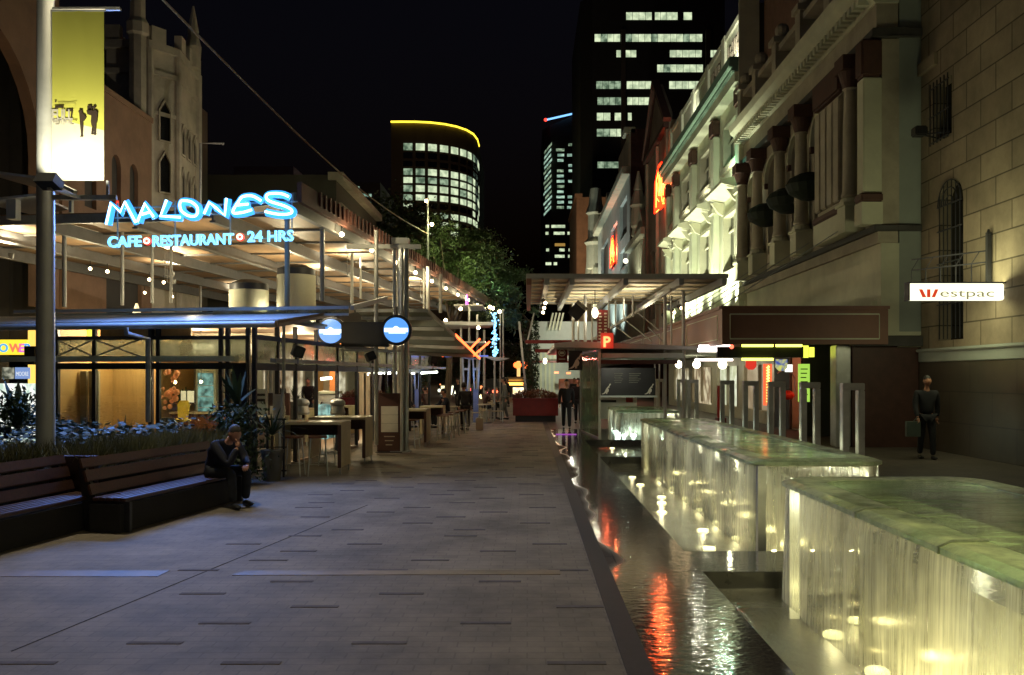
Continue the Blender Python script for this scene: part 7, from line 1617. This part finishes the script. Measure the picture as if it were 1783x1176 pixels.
def standing(h=1.75, stride=.0, sw=.1, lean=0.0):
    k = h/1.75
    P = dict(pelvis=(0, 0, .95), chest=(0, .02+lean, 1.3), neck=(0, .03+lean*1.4, 1.5), head=(0, .06+lean*1.7, 1.64), hipL=(-.09, 0, .88), hipR=(.09, 0, .88),
             kneeL=(-.1, stride*.5+.03, .49), kneeR=(.1, -stride*.3+.03, .49), ankL=(-.1, stride, .08), ankR=(.1, -stride, .1), shL=(-.2, lean, 1.41), shR=(.2, lean, 1.41),
             elL=(-.25, -sw*.4+lean, 1.12), elR=(.25, sw*.4+lean, 1.12), wrL=(-.25, -sw+.06, .87), wrR=(.25, sw+.08, .87))
    return {a: tuple(c*k for c in v) for a, v in P.items()}
# the seated man: leans forward, right fist at the mouth
g = gr(410, 883); MX, MY = -4.35, 12.15
yaw = R(-100)    # faces the street, a little to the camera
P = dict(pelvis=(0, -.08, .49), chest=(0, .13, .8), neck=(.0, .27, .96), head=(.0, .36, 1.03), hipL=(-.1, .02, .48), hipR=(.1, .02, .48), kneeL=(-.17, .42, .5), kneeR=(.15, .44, .5),
         ankL=(-.16, .4, .09), ankR=(.16, .5, .09), shL=(-.21, .16, .9), shR=(.21, .16, .9), elL=(-.25, .3, .66), elR=(.2, .44, .6), wrL=(-.1, .5, .58), wrR=(.06, .47, .85), hdR=(.03, .45, .95), pmR=(0, -1, .1), cuR=.8, hdL=(0, .56, .56), pmL=(0, -.3, -1), cuL=.5, _face=(.35, .93, -.28))
Pn = {k: v for k, v in P.items()}
person((-4.45, 12.35, 0), R(-118), Pn, 'man in dark navy jacket hunched on the bench, fist at his mouth', (M['skin'], M['navy'], M['denim'], M['greyhair']))
person((gr(985, 746).x, 29.9, 0), R(180), standing(1.72, .12, .14), 'person in black walking towards the camera in mid street with a bare forearm', (M['skin'], M['cloth'], M['cloth'], M['hair']))
person((gr(985, 746).x+.62, 33.5, 0), R(170), standing(1.75, .1, .12), 'person in dark clothes half hidden behind the walker in mid street', (M['skin'], M['cloth'], M['denim'], M['hair']))
person((gr(1615, 800).x, 19.2, 0), R(175), standing(1.85, .1, .14), 'dark figure walking beside the polished base of the bank', (M['skin'], M['cloth'], M['cloth'], M['hair']))
t_ = at(1592, 755, 18.9); m = MB(); m.B(t_.x-.16, t_.x+.14, 18.9, 19.0, .52, .85); m.beam((t_.x-.0, 18.95, .85), (t_.x+.1, 18.95, .95), .015, .015); solo('carried_bag', m, mat('grey_green_bag', (.08, .11, .09), .7), 'pale grey green bag carried by the dark figure near the bank', 'bag')
person((-2.12, 29.5, 0), R(20), standing(1.6, .05, .05, .1), 'dark figure bending forward at the tables beyond the stools', (M['skin'], M['cloth'], M['cloth'], M['hair']))
m = MB(); m.B(-1.75, -1.5, 29.3, 29.5, .02, .42); m.tube([(-1.7, 29.4, .42), (-1.625, 29.4, .52), (-1.55, 29.4, .42)], .01, 6); solo('white_bag', m, M['paper'], 'small white bag standing on the paving beside the bending figure', 'bag')
person((-.95, 36.5, 0), R(90), standing(1.78, .12, .1), 'pale clothed person walking across left of the red planter', (M['skin'], M['grey'], M['grey'], M['hair']))
for i, (u, y, c_, lb) in enumerate(((775, 31, 'navy', 'seated figure in blue at the far tables, left of three'), (845, 37, 'tableside', 'seated figure in dark red at the far tables, middle of three'), (862, 38.5, 'grey', 'seated figure in pale grey at the far tables, right of three'))):
    p = at(u, 0, y); Q = dict(pelvis=(0, -.08, .55), chest=(0, 0, .92), neck=(0, .04, 1.13), head=(0, .08, 1.27), hipL=(-.1, .05, .54), hipR=(.1, .05, .54), kneeL=(-.12, .45, .55), kneeR=(.12, .45, .55), ankL=(-.12, .42, .09), ankR=(.12, .42, .09), shL=(-.19, .02, 1.03), shR=(.19, .02, 1.03), elL=(-.23, .15, .8), elR=(.23, .15, .8), wrL=(-.12, .38, .78), wrR=(.12, .38, .78))
    person((p.x, y, 0), R([120, -60, 200][i]), Q, lb, (M['skin'], M[c_], M['denim'], M['hair']), 'people sitting at the far tables')
for i, (u, y, yw, c_, lb) in enumerate(((884, 52, 100, 'cloth', 'distant dark walker just left of the red planter'), (872, 60, 200, 'navy', 'distant walker in navy under the cream sign'), (828, 48, 30, 'grey', 'distant standing person in grey between the far tables'), (798, 44, 150, 'cloth', 'distant standing person in black beyond the bar stools'), (1000, 48, 180, 'cloth', 'distant dark walker in front of the pale building doorway'))):
    p = at(u, 0, y); person((p.x, y, 0), R(yw), standing(1.72, .1, .1), lb, (M['skin'], M[c_], M['denim'], M['hair']))
def chair():
    t = thing('cafe_chair', (0, 0, 0), 'light cafe chair', 'chair', 'cafe chairs at the far tables'); m = MB(); m.B(-.2, .2, -.2, .2, .43, .46); build('seat', m, M['tabletop'], t); m = MB(); m.prism([(-.2, -.2, .62), (.2, -.2, .62), (.2, -.24, .88), (-.2, -.24, .88)], (0, .02, 0)); build('backrest', m, M['tabletop'], t)
    for x in (-.18, .18):
        for y in (-.18, .18): m = MB(); m.beam((x, y, 0), (x, y, .429 if y > 0 else .7), .025, .025); build('leg', m, M['steel'], t)
    return t
def ftable():
    t = thing('cafe_table', (0, 0, 0), 'small cafe table', 'table', 'small cafe tables down the street'); m = MB(); m.lathe((0, 0, 0), [(.35, .72), (.35, .75)], 18); build('table_top', m, M['tabletop'], t); m = MB(); m.tube([(0, 0, .03), (0, 0, .718)], .03, 8); build('stem', m, M['steel'], t); m = MB(); m.lathe((0, 0, 0), [(.22, 0), (.2, .03)], 14); build('base', m, M['darkmetal'], t)
    return t
c0 = chair(); f0 = ftable(); k = 0
CL = [((-2.45, 30.5), 'cafe chair by the figure in blue'), ((-2.0, 33), 'cafe chair just behind the bending figure'), ((-1.9, 37.2), 'cafe chair of the dark red figure'), ((-1.55, 38.7), 'cafe chair of the pale grey figure'), ((-1.2, 34.5), 'cafe chair nearest the pale walker'), ((-1.75, 35.4), 'empty cafe chair between two far tables')]
for i, ((x, y), lb) in enumerate(CL):
    if i == 0: c0.location = (x, y, 0); c0.rotation_euler = (0, 0, 2.1); c0['label'] = lb
    else: dup(c0, (x, y, 0), random.uniform(0, 6), lb)
TL = [((-2.6, 31.4), 'small cafe table in front of the figure in blue'), ((-1.6, 33.8), 'small cafe table left of the pale walker'), ((-1.5, 37.8), 'small cafe table between the dark red and pale grey figures')]
for i, ((x, y), lb) in enumerate(TL):
    if i == 0: f0.location = (x, y, 0); f0['label'] = lb
    else: dup(f0, (x, y, 0), 0, lb)

# ================================================================ general light: pole lamp, and unseen street lamps added as fill
def fill_street_lamp(x, y, z, pw, col, label, arm):
    t = thing('fill_street_lamp', (x, y, 0), label, 'street lamp', 'fill lamps added behind the camera'); m = MB(); m.tube([(x, y, 0), (x, y, z), (x+arm, y, z+.25)], .09, 12); build('pole', m, M['gal'], t, smooth=True)
    m = MB(); m.B(x+arm-.3, x+arm+.3, y-.2, y+.2, z+.18, z+.3); build('lamp_head', m, M['gal'], t); m = MB(); m.B(x+arm-.26, x+arm+.26, y-.16, y+.16, z+.155, z+.178); build('lamp_glass', m, M['globe'], t)
    lamp('SPOT', (x+arm, y, z+.12), pw, col, 1.0, (x+arm+(.0), y, 0), 165, .5, name='fill_street_lamp_light')
lamp('SPOT', (PX+.8, PY-.05, 8.55), 950, (1, .86, .56), .2, (PX+3.2, PY-2.5, 0), 110, .8, name='pole_lamp')
fill_street_lamp(6.6, -3, 7.5, 1300, (1, .86, .5), 'unseen street lamp added as fill behind the camera on the right', 1.2)
fill_street_lamp(-6.5, -6, 7.5, 190, (1, .85, .6), 'unseen street lamp added as fill behind the camera on the left', 1.2)
